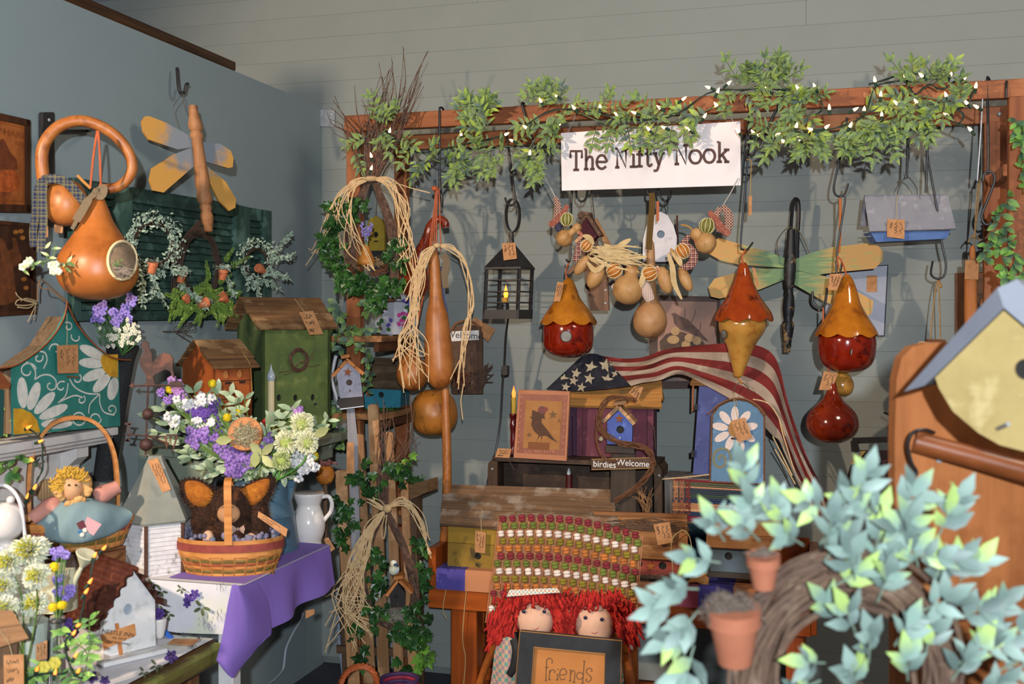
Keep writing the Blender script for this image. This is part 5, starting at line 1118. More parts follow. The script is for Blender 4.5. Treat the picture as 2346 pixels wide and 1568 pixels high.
# grey star house on a post
Yp=3.86
t=T('birdhouse','grey birdhouse with rusty star and wood-block roof on a grey post','birdhouse',800,937,Yp,8)
t.panel('front_board',[(779,913),(771,856),(794,830),(825,856),(831,910)],0,6,N('a3a1b0','93919f',20,.75,c3='83818f'),[(800,877,7)],inner=N('4a3a30')); t.poly('body',[(781,912),(773,857),(794,832),(823,857),(829,909)],6,54,N('2f2722')); t.poly('base',[(773,914),(832,909),(834,930),(779,937)],-6,58,N('2c241f')); t.poly('metal_edge',[(779,937),(834,930),(834,932),(779,939)],-6,10,gal)
bk=W('c07a42','a5642f','y',.5); 
for a,b_ in (((759,861),(776,842)),((777,841),(793,823)),((795,821),(815,838)),((816,839),(835,855))):
    dx,dy=b_[0]-a[0],b_[1]-a[1]; l=math.hypot(dx,dy); nx,ny=dy/l*7,-dx/l*7; t.poly('roof_block',[a,b_,(b_[0]-abs(nx)*0+nx*-1,b_[1]-ny*-1+0) if 0 else (b_[0]-nx,b_[1]-ny),(a[0]-nx,a[1]-ny)],-8,58,bk)
t.poly('ridge_block',[(781,816),(800,812),(801,819),(782,823)],-6,58,bk); t.poly('rusty_star',star5(797,853,11,.1),-3,-1,N('a35a26','84451c',30)); t.rod('perch',[(802,895,0),(802,896,-9)],2,N('5a4030'),sm=False)
t.ptag([(795,1015),(810,1013),(812,1085),(793,1086)],dy=-4,writing=False); t.poly('post',[(794,935),(812,934),(820,1012),(826,1300),(806,1300)],20,32,W('8f8d92','78767c','z'))
# pickets
t=T('picket_fence','small weathered picket fence section leaning in the corner','fence',850,1500,4.0,-6)
pk_=W('a87c55','86613f','z',.6,.8,.15,c3='bd946c',s3=10)
for (a,b_,tp,c,d) in ((767,793,1078,800,826),(808,833,995,835,862),(842,866,927,868,894),(880,900,990,905,928),(915,932,1058,938,958)): t.poly('picket',[(a,tp+4),(a+6,tp),(b_-6,tp),(b_,tp+4),(d,1600),(c,1600)],0,9,pk_)
for y in (1175,1480): t.poly('cross_rail',[(770,y),(948,y+10),(949,y+28),(771,y+18)],10,18,W('5d4430','4a3626','x'))
for sx in (775,940): t.poly('back_leg',[(sx,1180),(sx+14,1180),(sx+24,1600),(sx+10,1600)],18,30,W('5d4430','4a3626','z'))
t=T('planter_box','small wooden box with green moss behind the picket fence','planter',956,1120,4.06,-25)
t.poly('box',[(934,1112),(979,1100),(979,1128),(940,1146)],0,50,W('7a5c40','5d4530','x')); t.add('moss',tuft(MB(),t,950,1100,18,8,160,9,.9,10),N('35602a','2a4c20',60))['kind']='stuff'
t.poly('support_post',[(945,1140),(960,1136),(966,1600),(950,1600)],20,34,W('5d4430','4a3626','z'))
t=T('gourd_ornament','mottled orange gourd ornament with dried maroon petals behind white pitcher','ornament',745,1105,3.75,0)
t.ball('body',745,1088,22,N('b06a1f','8f4c15',30,.6,.4,c3='c98a3a',s3=30),rz=24); L=Leaves(t,leafm('oval',LEAF('5d2f34','8a5a50')),30)
for k in range(16): L.put(t.q(742+R.gauss(0,12),1066,-6),Vector((R.uniform(-1,1),-.4,R.uniform(0,1))),(0,-1,.5),16*t.u)
t.rod('stand',[(745,1108,0),(745,1270,6)],5,N('5d4430'),sm=False)
# ivy leaf helper
ivy=LEAF('1f3f1c','375f28',rough=.35,rnd=.4); ivm=leafm('ivy',ivy); ivy2=LEAF('3a5a22','6d9a38',rough=.35); ivm2=leafm('ivy',ivy2)
def ivies(L,t,cx,cy,n,sx,sy,size,d=-10,me=None):
    for k in range(n):
        x,y=cx+R.gauss(0,sx),cy+R.gauss(0,sy); L.put(t.q(x,y,d+R.uniform(-14,10)),Vector((R.uniform(-1,1),R.uniform(-.5,.1),R.uniform(-1.1,.5))),Vector((R.uniform(-.5,.5),-1,R.uniform(-.1,.7))),size*t.u*R.uniform(.75,1.2),1,me)
rfm=N('d2b48a','bd9d70',60,.85); twm=N('6b5042','4a372d',50,.85,c3='7d6352',s3=60)
# big teepee swag
t=T('twig_swag','tall twig swag with ivy ring, straw nest and raffia bow on the rack corner','wreath',850,410,YB(850,.52),AB)
b=MB()
for k in range(60):
    tip=R.choice(((762,203),(775,215),(820,165),(828,230),(875,110),(890,125),(912,92),(905,130),(967,115),(958,140),(930,190),(895,200),(860,170),(845,215),(915,215)))
    x0=850+R.uniform(-14,14); tx,ty=tip[0]+R.uniform(-16,16),tip[1]+R.uniform(0,120)
    if tx<790: ty=max(ty,205)
    m=((x0*.6+tx*.4)+R.uniform(-22,22),320+R.uniform(-20,20)); b.tube(crs(t.qs([(x0,412,R.uniform(-8,8)),(m[0],m[1],R.uniform(-16,12)),((m[0]*.4+tx*.6)+R.uniform(-18,18),(m[1]*.45+ty*.55),R.uniform(-16,12)),(tx,ty,R.uniform(-20,10))]),4),[1.9*t.u]*5+[1.3*t.u]*4+[.7*t.u]*4,4)
for k in range(22): b.tube(crs(t.qs([(846+R.uniform(-8,8),410,0),(822+R.uniform(-12,10),470,R.uniform(-10,6)),(800+R.uniform(-14,14),550,R.uniform(-10,6)),(812+R.uniform(-14,10),630,0)]),4),1.9*t.u,4)
for k in range(22): b.tube(crs(t.qs([(856+R.uniform(-8,8),410,0),(880+R.uniform(-10,10),470,R.uniform(-10,6)),(900+R.uniform(-12,12),540,R.uniform(-10,6)),(905+R.uniform(-12,8),640,0)]),4),1.9*t.u,4)
t.add('twigs',b,twm)
b=MB()
for k in range(90): a=R.uniform(2.2,7.2); r=R.uniform(.75,1.05); b.tube(crs(t.qs([(842+46*r*math.cos(a+q),612+16*r*math.sin(a+q)+R.uniform(-4,10),-10+20*math.sin(a+q)*-1) for q in (0,.35,.7)]),3),1.3*t.u,4)
t.add('nest',b,N('5d3a26','44291a',60)); t.add('nest_hay',tuft(MB(),t,848,602,34,7,120,16,.6,-6),N('8f7a5a','6d5a40',60))['kind']='stuff'
gp_=[(4,560),(8,566),(13,578),(19,592),(21,600),(17,608),(0,611)]; t.lathe('pear_gourd',838,gp_,N('c07f38','a8682a',20,.45),dy=-14)
for (x,y,x2,y2) in ((828,510,836,550),(852,512,842,548),(841,520,840,560)):
    t.add('lavender',MB().tube(crs(t.qs([(x2,y2+20,-18),(x2,y2,-18),(x,y,-18)]),3),1*t.u,4),N('6d8a6a')); b=MB()
    for k in range(22): f=k/22; b.ball(t.q(x+(x2-x)*f*.8+R.uniform(-4,4),y+(y2-y)*f*.8,-18+R.uniform(-4,4)),2.6*t.u,6,4)
    t.add('lavender_blooms',b,N('6f62a8','8a7dc0',60),None,2)
L=Leaves(t,ivm,300)
for k in range(26): a=math.radians(100+k*6.6); ivies(L,t,842+92*math.cos(a),560-92*math.sin(a),4,9,9,25)
for cx,cy,n in ((790,640,12),(830,655,16),(870,660,14),(905,650,10),(815,640,10),(860,690,8),(885,675,8),(770,520,8),(775,560,8),(800,490,8),(905,560,8),(900,600,10),(770,470,6)): ivies(L,t,cx,cy,n,12,9,26)
t.add('raffia_bow',MB(),rfm) if 0 else None
st=[]
for k in range(26):
    j=lambda a:R.uniform(-a*1.5,a*1.5)
    if k<8: st.append([(850,410,-16),(805+j(8),420+j(6),-24),(775+j(14),470+j(12),-20),(725+j(18) if k<4 else 790+j(12),540+j(20),-18),(715+j(20) if k<4 else 800+j(20),590+j(20),-16)])
    elif k<14: st.append([(850,410,-16),(810+j(6),432+j(6),-26),(790+j(12),500+j(10),-26),(815+j(16),570+j(14),-28),(845+j(12),615+j(10),-30)])
    elif k<22: st.append([(850,410,-16),(895+j(8),420+j(6),-24),(925+j(10),480+j(10),-22),(930+j(14),560+j(12),-22),(925+j(20),630+j(26),-22)])
    else: st.append([(850,410,-16),(900+j(8),420+j(6),-24),(925+j(10),500+j(10),-22),(945+j(8),600+j(12),-22),(950+j(10),690+j(26),-22)])
st.append([(850,408,-16),(900,418,-18),(945,432,-10),(985,442,0)])
raffia(t,'raffia_bow',st,1.2,rfm,None,(850,410,-14,17,7))
# eucalyptus piece hanging left of the tower + plug
t=T('leaf_garland','short dusty green garland hanging down the left rack post','garland',800,760,YB(800,.47),AB); eu=LEAF('51685a','7d9a50',rnd=.22); L=Leaves(t,leafm('oval',eu),160); stm=MB()
for pth,n in (([(775,700,-8),(785,730,-8),(800,765,-10),(835,800,-10),(845,850,-8),(843,890,-8)],12),([(795,765,-8),(830,755,-8),(858,760,-8)],4),([(775,740,-6),(768,775,-6),(778,790,-6)],4),([(765,925,-4),(775,960,-4),(785,1000,-4),(772,1020,-4)],7),([(855,665,-4),(848,690,-4),(845,710,-4)],4)):
    p=crs(t.qs(pth),4); t.add('stem',MB().tube(p,1.2*t.u,4),N('55684a'))
    for i in range(n):
        q=p[int(i*(len(p)-1)/max(n-1,1))]
        for s_ in range(4): L.put(q+rv(.012),Vector((R.uniform(-1,1),-.4,R.uniform(-1,.5))),Vector((0,-1,.3))+rv(.4),R.uniform(20,30)*t.u)
t=T('light_plug','white plug and dark cable of the rail lights hanging beside post','plug',773,700,YB(773,.44),AB); t.rod('cable',[(771,600,0),(772,660,0),(773,700,0)],2.2,N('1f2e2a')); t.lathe('plug_body',773,[(4.5,697),(4.5,715),(3,716),(3,728),(0,728)],N('d9d6d6'),fine=False,n=12)
t=T('adapter','dark green cord adapter with white cable behind the grey star house','adapter',775,800,YB(775,.40),AB); t.poly('box',[(764,798),(772,790),(778,802),(796,800),(797,814),(768,815)],0,16,N('143024')); t.rod('white_cable',[(770,815,4),(764,840,4),(760,870,4),(775,930,6),(770,980,6)],4,N('d5d5d8'))
# lower ivy wreath with black house
t=T('twig_wreath','long grapevine wreath with ivy and raffia leaning on the picket fence','wreath',885,1168,3.9,-6)
b=MB()
for k in range(26): b.tube(crs(t.qs([(880+R.uniform(-10,10),1170,0),(848+R.uniform(-10,8),1240,R.uniform(-8,8)),(832+R.uniform(-10,8),1330,R.uniform(-8,8)),(855+R.uniform(-12,8),1410,R.uniform(-8,8)),(900,1440+R.uniform(-10,8),0)]),4),2*t.u,4)
for k in range(30): b.tube(crs(t.qs([(882+R.uniform(-10,10),1170,0),(915+R.uniform(-10,8),1230,R.uniform(-8,8)),(945+R.uniform(-12,10),1310,R.uniform(-8,8)),(952+R.uniform(-12,8),1380,R.uniform(-8,8)),(915,1438+R.uniform(-10,8),0)]),4),2*t.u,4)
for k in range(26): tx=R.choice((868,875,880,895,940,915,870)); b.tube(crs(t.qs([(880+R.uniform(-10,10),1175,0),(876+R.uniform(-14,14),1100,R.uniform(-8,8)),(tx+R.uniform(-14,14),1020+R.uniform(-20,30),0),(tx+R.uniform(-18,28),900+R.uniform(0,110),0)]),4),[1.8*t.u]*6+[.8*t.u]*7,4)
t.add('twigs',b,twm)
L=Leaves(t,ivm,300)
for cx,cy,n,sx,sy in ((825,1090,12,14,14),(850,1120,8,14,12),(905,1070,8,12,12),(925,1095,8,14,12),(800,1170,8,10,18),(785,1230,9,12,20),(812,1200,6,10,18),(862,1280,10,12,16),(868,1330,10,12,16),(850,1385,10,12,16),(875,1400,8,14,12),(960,1250,8,10,18),(968,1320,8,8,22),(955,1400,12,12,16),(945,1440,12,12,14),(962,1470,12,10,14),(820,1440,8,14,18),(825,1500,8,12,18),(905,1450,8,16,8),(940,1540,8,14,10),(775,1170,5,8,14)): ivies(L,t,cx,cy,n,sx,sy,26)
ivies(L,t,972,1500,14,10,18,28,-14,ivm2); ivies(L,t,930,1058,6,8,8,24,-14,ivm2)
st=[]; j=lambda a:R.uniform(-a*1.35,a*1.35)
for k in range(40):
    if k<28: st.append([(885,1168,-18),(848+j(10),1215+j(8),-26),(820+j(18),1290+j(14),-28),(800+j(36),1370+j(20),-26),(795+j(48),1430+j(50),-24)])
    else: st.append([(885,1165,-18),(925+j(8),1150+j(8),-24),(958+j(8),1190+j(12),-22),(978+j(10),1250+j(24),-20)])
for k in range(8): st.append([(885,1168,-18),(868+j(6),1158+j(8),-22),(848+j(6),1148+j(8),-20)])
st.append([(882,1180,-20),(874,1215,-26),(880,1235,-26),(886,1180,-20)])
raffia(t,'raffia_bow',st,1.2,rfm,None,(887,1166,-16,11,10))
t.add('dried_moss',tuft(MB(),t,915,1410,26,14,260,22,.6,-14),N('8f8a7a','6d685a',60))['kind']='stuff'
t=T('birdhouse','tiny black birdhouse with wood roof hung inside the long ivy wreath','birdhouse',911,1395,3.83,0)
t.panel('front_board',[(894,1393),(893,1362),(911,1336),(929,1360),(928,1390)],0,4,N('221d1b'),[(907,1367,5)],inner=N('0e0c0b')); t.poly('body',[(895,1392),(895,1364),(911,1340),(927,1362),(926,1389)],4,30,N('1d1917')); t.poly('roof_board',[(882,1364),(909,1330),(913,1334),(888,1369)],-6,34,bk); t.poly('roof_board',[(912,1334),(917,1330),(946,1359),(941,1363)],-6,34,bk); t.poly('ridge_block',[(903,1322),(923,1319),(924,1327),(904,1330)],-4,32,bk)
t.rod('perch',[(911,1384,0),(911,1386,-10)],1.5,N('55504a'),sm=False)
t=T('toy_bird','small white and blue ornamental bird perched above the black birdhouse','bird figurine',901,1318,3.81,0); bm=MB(); u=t.u
bm.ball(t.q(901,1307),(11*u,13*u,12*u)); bm.ball(t.q(902,1293,-3),(8*u,9*u,8*u)); t.add('body',bm,N('d2d0b8','c6c7b0',40),None,2); t.add('cap',MB().ball(t.q(902,1289,-2),(7.4*u,8.4*u,5*u)),N('d9dcd8'),None,2); t.poly('eye_stripe',[(903,1292),(912,1292),(911,1297),(904,1298)],-11,-9.5,N('2a3f6b')); t.add('beak',MB().lathe([(2*u,0),(0,6*u)],6,Matrix.Translation(t.q(903,1295,-11))@Matrix.Rotation(math.pi/2,4,'X')),N('3a3a3a')); t.poly('wing',ell(910,1308,4,8,.3,10),-8,2,N('c2c5c0','8a94a8',60)); t.rod('leg',[(899,1316,0),(899,1324,2)],1,N('4a4038'),sm=False)
t=T('wicker_basket','orange braided basket handle at the bottom edge','basket',825,1568,3.4,0); wk=N('b0592a','984620',30,.6)
for d in (-8,8):
    p=crs(t.qs([(776,1590,d),(785,1555,d),(805,1533,d),(835,1528,d),(858,1545,d),(868,1590,d)]),8)
    for ph in (0,2.09,4.19): t.add('braid_strand',MB().tube([q+Vector((math.cos(i*.8+ph)*3,math.sin(i*.8+ph)*3,math.sin(i*.8+ph)*3))*t.u for i,q in enumerate(p)],4.6*t.u,6),wk,None,True)
t.lathe('body',822,[(60,1588),(66,1640),(60,1720),(0,1722)],wk,fine=False)
t=T('woven_bowl','purple and crimson woven bowl rim at the bottom edge','bowl',915,1568,3.5,0)
for k in range(5): t.add('coil',MB().tube([Vector((t.q(915,1560).x+math.cos(a)*(42-k)*t.u,math.sin(a)*(42-k)*t.u,t.q(915,1558+k*8).z)) for a in [i*.2 for i in range(32)]],5*t.u,6,True),N('3d2450' if k%2==0 else '8a2038',None,40),None,True)
t=T('rope_cord','pale twisted rope hanging behind the picket fence','cord',780,1440,4.12,0); t.rod('rope',[(770,1330,0),(775,1420,0),(778,1480,0),(784,1530,-4),(790,1590,-10)],3.4,N('9aa3b5','6d7688',200))
# ================= hooks, lantern, sign, gourds along the rail
def B(px,o): return YB(px,o)
hook('tall black hook over the rail holding the leather-corded gourds',[(1016,254,14),(1014,248,6),(1009,247,-2),(1007,256,-6),(1007,330,-6),(1007,425,-6),(1002,437,-8),(998,430,-10),(996,412,-12)],B(1007,.44))
hook('small black S hook hanging just right of the leather cords',[(1007,404,-8),(1009,430,-8),(1013,455,-8),(1013,468,-8),(1009,470,-8)],B(1007,.44))
hook('slanting black hook left of the sign',[(1203,243,10),(1200,237,2),(1196,238,-4),(1199,250,-6),(1215,305,-8),(1236,372,-10)],B(1200,.44),3.2)
hook('black hook carrying the lantern',[(1160,300,6),(1165,335,-2),(1170,374,-2),(1177,430,-2),(1181,458,-4),(1174,470,-6),(1163,468,-8),(1157,453,-8)],B(1170,.40))
hook('long black rod hook carrying the left scalloped red gourd',[(1311,300,4),(1310,436,0),(1308,520,0),(1307,590,0),(1302,600,-3),(1297,594,-5)],B(1310,.40),2.4)
hook('black J hook under the sign holding the small red birdhouse',[(1318,310,2),(1320,437,0),(1325,456,0),(1333,462,-2),(1342,455,-4),(1346,437,-6)],B(1330,.36))
hook('black ring hook under the sign holding the long-neck gourd',[(1490,300,2),(1484,430,0),(1488,446,-2),(1496,447,-4),(1502,436,-6)],B(1490,.42))
hook('black J hook under the sign holding the white oval birdhouse',[(1504,300,2),(1508,430,0),(1515,453,0),(1525,461,-2),(1535,453,-4),(1537,436,-6)],B(1520,.34))
hook('long black rod hook carrying the upside-down pear gourd',[(1728,250,6),(1722,258,0),(1712,380,0),(1703,480,0),(1697,561,0),(1702,572,-2),(1713,571,-4),(1725,555,-6)],B(1710,.42),2.4)
hook('short black J hook beside the sign right edge',[(1718,256,8),(1712,300,4),(1702,388,2),(1709,401,0),(1722,398,-2),(1730,377,-4)],B(1715,.40),2.4)
hook('slanting thick black hook through garland right of the sign',[(1803,206,4),(1790,230,-6),(1765,280,-8),(1735,340,-8)],B(1780,.45),3.4)
hook('upper black hook above the right scalloped red gourd',[(1940,270,4),(1937,299,0),(1925,360,0),(1912,417,0),(1911,440,-2),(1920,450,-4),(1934,446,-6),(1943,420,-8)],B(1930,.42))
hook('lower black rod hook carrying the right scalloped red gourd',[(1924,454,-4),(1932,446,-4),(1936,458,-4),(1928,510,-4),(1920,560,-4),(1916,622,-4),(1924,628,-6),(1929,600,-8)],B(1930,.42),2.4)
hook('black hook holding the grey-roofed blue birdhouse',[(2085,196,10),(2081,190,0),(2080,205,-4),(2080,300,-4),(2077,404,-4),(2073,398,-6)],B(2080,.42),3)
hook('paired long black rod hook right of the garland',[(2120,258,2),(2121,331,0),(2140,442,0),(2150,500,0),(2158,560,0),(2167,604,0),(2163,632,0),(2147,639,-2),(2133,628,-4),(2137,598,-6)],B(2130,.30),2.6)
hook('straight black rod hook crossing the paired hook',[(2127,246,2),(2125,330,0),(2121,442,0)],B(2125,.33),2.8)
hook('black S hook chain at far right of the rail',[(2268,188,10),(2264,179,0),(2262,190,-5),(2264,300,-5),(2264,391,-5),(2262,398,-5)],B(2264,.43),3.2)
hook('open black S hook hanging from the far right rod',[(2252,415,-5),(2254,400,-5),(2263,393,-5),(2275,398,-5),(2278,416,-5),(2262,460,-5),(2249,494,-5),(2256,513,-5),(2270,511,-5),(2284,483,-5)],B(2264,.43),3)
hook('thin silver rod hanging beside the far right hook',[(2253,184,2),(2247,300,0),(2239,415,0)],B(2250,.44),1.8,mat=gal,group=None,name='metal_rod',cat='rod')
hook('short black peg hook near right post',[(2306,186,4),(2305,205,-4),(2305,224,-4)],B(2305,.45),3)
hook('black J hook peeking out left of the right scalloped gourd',[(1862,668,2),(1862,690,0),(1872,702,0),(1888,704,2),(1895,660,6)],B(1875,.2),3)
# lantern
t=T('lantern','black metal box lantern with ring handle and glowing flame bulb','lantern',1165,730,B(1165,.36),-22); u=t.u
w=40; X=lambda x,y,z:Vector((x*u,y*u,z*u)); sh_=lambda z:(z/115)*5   # leans slightly
def co(i,z,k=1): sx,sy=((-1,-1),(1,-1),(1,1),(-1,1))[i]; return X(sx*w*k+sh_(z)-2,sy*w*k,z)
b=MB()
for i in range(4): t.add('corner_post',MB().tube([co(i,0),co(i,116)],4.6*u,4),BLK)
t.add('base',MB().add([co(i,z,1.1) for z in (-1,20) for i in range(4)],[(3,2,1,0),(4,5,6,7),(0,1,5,4),(1,2,6,5),(2,3,7,6),(3,0,4,7)]),BLK)
rf=[co(i,112,1.12) for i in range(4)]+[co(i,116,1.12) for i in range(4)]+[co(i,172,.16) for i in range(4)]+[co(i,200,.10) for i in range(4)]
t.add('roof',MB().add(rf,[(3,2,1,0)]+[(a+i,a+(i+1)%4,a+4+(i+1)%4,a+4+i) for a in (0,4,8) for i in range(4)]+[(12,13,14,15)]),BLK)
for z in (36,61,87):
    for i in range(4): t.add('guard_bar',MB().tube([co(i,z,1.06),co((i+1)%4,z,1.06)],1.5*u,5),BLK)
c=X(sh_(235),0,236); ring=MB(); pp=[c+X(16*math.cos(a),4*math.cos(a),39*math.sin(a)) for a in [i*math.pi/16 for i in range(32)]]
ring.tube(pp,8*u,6,True,flat=1) if 0 else None
vs=[]
for i,p in enumerate(pp): d=(p-c).normalized(); vs+=[p+X(0,9,0)+d*0,p+X(0,-9,0),p+X(0,-9,0)-d*.003,p+X(0,9,0)-d*.003]
n=len(pp); t.add('ring_handle',MB().add(vs,[(4*i+k,4*i+(k+1)%4,4*((i+1)%n)+(k+1)%4,4*((i+1)%n)+k) for i in range(n) for k in range(4)]),BLK,None,True)
t.lathe('candle_socket',1157,[(9,695),(9,716)],BLK,fine=False,n=14); t.lathe('candle_collar',1157,[(7,682),(7,696)],N('b98a2a'),fine=False,n=14)
t.lathe('flame_bulb',1159,[(0,652),(2,660),(5,670),(5,678),(3,683)],EM('ff6a1e',6),n=12)
t.ptag([(1150,558),(1180,556),(1184,593),(1154,597)],dy=-44,seed=21,vert=True,string=[(1163,536,-6),(1164,550,-30),(1165,560,-44)])
t.rod('cord',[(1164,731,0),(1159,773,30),(1156,835,50),(1152,876,60),(1148,950,70),(1142,1000,70),(1133,1045,62),(1122,1085,60),(1116,1120,60),(1116,1220,60)],2.4,BLK)
t.poly('cord_switch',roundrect(1149,838,1162,860,4),40,54,BLK)
# sign
t=T('sign_board','white sign reading The Nifty Nook hung on the rail','sign',1490,360,B(1490,.475),AB)
sb=t.poly('board',[(1285,305),(1696,278),(1697,425),(1287,437)],0,9,N('e6e0e2','ddd6d8',6,.6))
GL={'T':[[(-.5,.62),(-.5,1),(.5,1),(.5,.62)],[(0,1),(0,0)],[(-.26,0),(.26,0)]],
'h':[[(-.45,1.05),(-.28,1.05),(-.28,0)],[(-.48,0),(-.06,0)],[(-.28,.42),(-.1,.62),(.12,.66),(.28,.52),(.28,0)],[(.06,0),(.48,0)]],
'e':[[(-.42,.36),(.42,.36),(.38,.54),(.2,.68),(-.05,.7),(-.3,.6),(-.44,.36),(-.34,.12),(-.1,0),(.15,0),(.42,.12)]],
'N':[[(-.5,0),(-.16,0)],[(-.33,0),(-.33,1),(.33,0),(.33,1)],[(-.5,1),(-.33,1)],[(.16,1),(.5,1)]],
'i':[[(-.4,.66),(.02,.66),(.02,0)],[(-.5,0),(.5,0)],[(0,.9),(.02,.98)]],
'f':[[(.45,.98),(.2,1.06),(-.05,.96),(-.1,.75),(-.1,0)],[(-.45,0),(.3,0)],[(-.5,.64),(.4,.64)]],
't':[[(-.12,.95),(-.12,.2),(0,.03),(.2,0),(.45,.12)],[(-.5,.64),(.42,.64)]],
'y':[[(-.3,.64),(.02,.02)],[(.3,.64),(.02,.02),(-.14,-.26),(-.42,-.28)],[(-.5,.64),(-.1,.64)],[(.1,.64),(.5,.64)]],
'o':[[(0,.7),(-.3,.62),(-.46,.35),(-.3,.08),(0,0),(.3,.08),(.46,.35),(.3,.62),(0,.7)]],
'k':[[(-.45,1.05),(-.26,1.05),(-.26,0)],[(-.48,0),(-.06,0)],[(.3,.62),(-.26,.26)],[(-.05,.38),(.3,0)],[(.08,.64),(.5,.64)],[(.1,0),(.5,0)]]}
ltm=N('5a403a','4a3430',40,.7)
for ch,cx,wd in (('T',1320,26),('h',1350,26),('e',1378,25),('N',1424,30),('i',1451,17),('f',1467,19),('t',1486,18),('y',1509,28),('N',1561,32),('o',1593,29),('o',1625,28),('k',1656,30)):
    by=389.5-(cx-1320)*.0552; cap=43
    ls=[]
    for s_ in GL[ch]:
        pts=[(cx+a*wd,by-b_*cap) for a,b_ in s_]
        if ch in 'eo' or (ch in 'hfty' and len(s_)>3): pts=[p[:2] for p in crs([(x,y,0) for x,y in pts],4)]
        ls.append(pts)
    t.stroke('letter',ls,6.2,-.8,ltm,sb,sm=False)
t.rod('hanging_wire',[(1300,305,4),(1310,285,8),(1320,262,20)],1.2,N('8a8a8a'),sm=False); t.rod('hanging_wire',[(1680,280,4),(1672,262,8),(1664,244,20)],1.2,N('8a8a8a'),sm=False)
# scalloped gourd birdhouses
redg=N('6a1206','86220a',16,.12,c3='4a0c04',s3=13,spec=.7); yelg=N('b8741f','9c5c18',18,.16,c3='7f4412',s3=22,spec=.6); orag=N('86300c','a04212',18,.12,c3='4f1806',s3=18,spec=.7); palg=N('bb8a40','a87430',16,.22,c3='96622a',s3=16,spec=.6)
def cap(t,cx,prof,mat,amp,waves,ph,cx2=None,dy=0):
    pr=[tuple(p[:2]) for p in crs([(a,b,0) for a,b in prof],4)]; n=64; vs=[]; fs=[]; m=len(pr); y0,y1=pr[0][1],pr[-1][1]
    for off in (0,-3):
        for j,(r,y) in enumerate(pr):
            k=max(0,(j-m*.55)/(m*.45))
            for i in range(n):
                a=2*math.pi*i/n; yy=y+amp*k*k*abs(math.sin(a*waves/2+ph))*1.0; c=t.q(cx,yy,dy); rr=max(r+off+2*k*k,0)*t.u; vs.append(c+Vector((math.cos(a)*rr,math.sin(a)*rr,0)))
    for j in range(m-1):
        for i in range(n): fs.append((j*n+i,j*n+(i+1)%n,(j+1)*n+(i+1)%n,(j+1)*n+i)); fs.append((m*n+j*n+i,m*n+(j+1)*n+i,m*n+(j+1)*n+(i+1)%n,m*n+j*n+(i+1)%n))
    for i in range(n): fs.append(((m-1)*n+i,(m-1)*n+(i+1)%n,m*n+(m-1)*n+(i+1)%n,m*n+(m-1)*n+i))
    fs.append(tuple(range(n))[::-1]); return t.add('scalloped_cap',MB().add(vs,fs),mat,None,True)
def smp(p): return [tuple(q[:2]) for q in crs([(a,b,0) for a,b in p],5)]
def hole(t,cx,prof,hx,hy,rx,ry):
    o=t.decal('hole_patch',cx,prof,hx,hy,rx,ry,N('8a8782','6d6a66',60),off=.9); o2=t.decal('hole_rim',cx,prof,hx,hy,rx*1.16,ry*1.14,N('2a0f08'),off=.5); return o  # grey patch coloured like the lit inside wall; the gourd stays closed
G='scalloped gourd birdhouses'
t=T('gourd_birdhouse','glossy red gourd birdhouse with yellow scalloped cap left below the sign','gourd birdhouse',1302,821,B(1302,.40),0,G)
bp=smp([(50,730),(57,750),(58,778),(55,797),(42,811),(20,819),(0,821)]); t.lathe('body',1302,bp,redg,n=40,fine=False); cap(t,1302,[(4,637),(12,645),(19,662),(28,684),(42,703),(55,721),(64,736)],yelg,11,9,.3); hole(t,1302,bp,1297,771,12,12)
t.rod('leather_cord',[(1304,600,0),(1296,622,-2),(1300,640,0)],2,lea); t.ptag([(1277,646),(1292,648),(1283,691),(1268,691)],dy=-30,seed=31,vert=True)
t=T('gourd_birdhouse','upside-down yellow pear gourd with orange scalloped cap hanging in the middle','gourd birdhouse',1700,800,B(1700,.42),0,G)
bp=smp([(46,725),(54,738),(53,752),(48,765),(38,782),(31,795),(25,812),(19,832),(13,850),(10,862),(5,865)]); t.lathe('body',1703,bp,palg,n=36,fine=False,cx2=1691); cap(t,1703,[(6,602),(12,612),(18,634),(27,656),(38,680),(50,697),(61,714),(66,728)],orag,11,9,1.0); hole(t,1699,bp,1658,767,6,10)
t.rod('leather_cord',[(1708,572,-4),(1700,590,-4),(1704,606,-8)],2,lea); t.rod('twine',[(1690,864,0),(1697,876,-4),(1700,880,-6)],2,N('a8702c')); t.ptag([(1723,612),(1730,615),(1739,655),(1734,660)],dy=-20,seed=32,writing=False); t.rod('wire_loop',[(1680,905,2),(1683,890,0),(1696,876,0),(1712,886,0),(1718,900,2)],1,N('5d4a38'))
t=T('gourd_birdhouse','large glossy red gourd birdhouse with orange-yellow cap on the right','gourd birdhouse',1940,853,B(1940,.42),0,G)
bp=smp([(56,758),(64,775),(64,803),(58,828),(46,843),(26,852),(0,854)]); t.lathe('body',1940,bp,redg,n=40,fine=False); cap(t,1940,[(5,629),(13,640),(21,660),(26,678),(31,696),(41,716),(53,735),(64,752),(69,764)],N('b86e18','9f5a12',16,.13,c3='84450e',s3=16,spec=.7),10,9,.2); hole(t,1940,bp,1962,808,13,13)
t.rod('leather_cord',[(1921,612,-6),(1918,590,-6),(1928,598,-8),(1940,632,-6)],2,lea); t.ptag([(1901,628),(1932,627),(1918,665),(1897,665)],dy=-34,seed=33,vert=True)
t.rod('leather_strap',[(1925,452,0),(1925,520,2),(1922,580,2)],3,N('b5622c'))
t=T('hanging_gourd','small round tan gourd hanging below the right scalloped gourd','gourd',1932,880,B(1932,.36),0); t.lathe('body',1930,[(4,848),(15,858),(25,878),(22,898),(10,908),(0,909)],palg); t.rod('cord',[(1930,850,0),(1926,830,2),(1922,700,4),(1918,625,4)],1.6,lea)
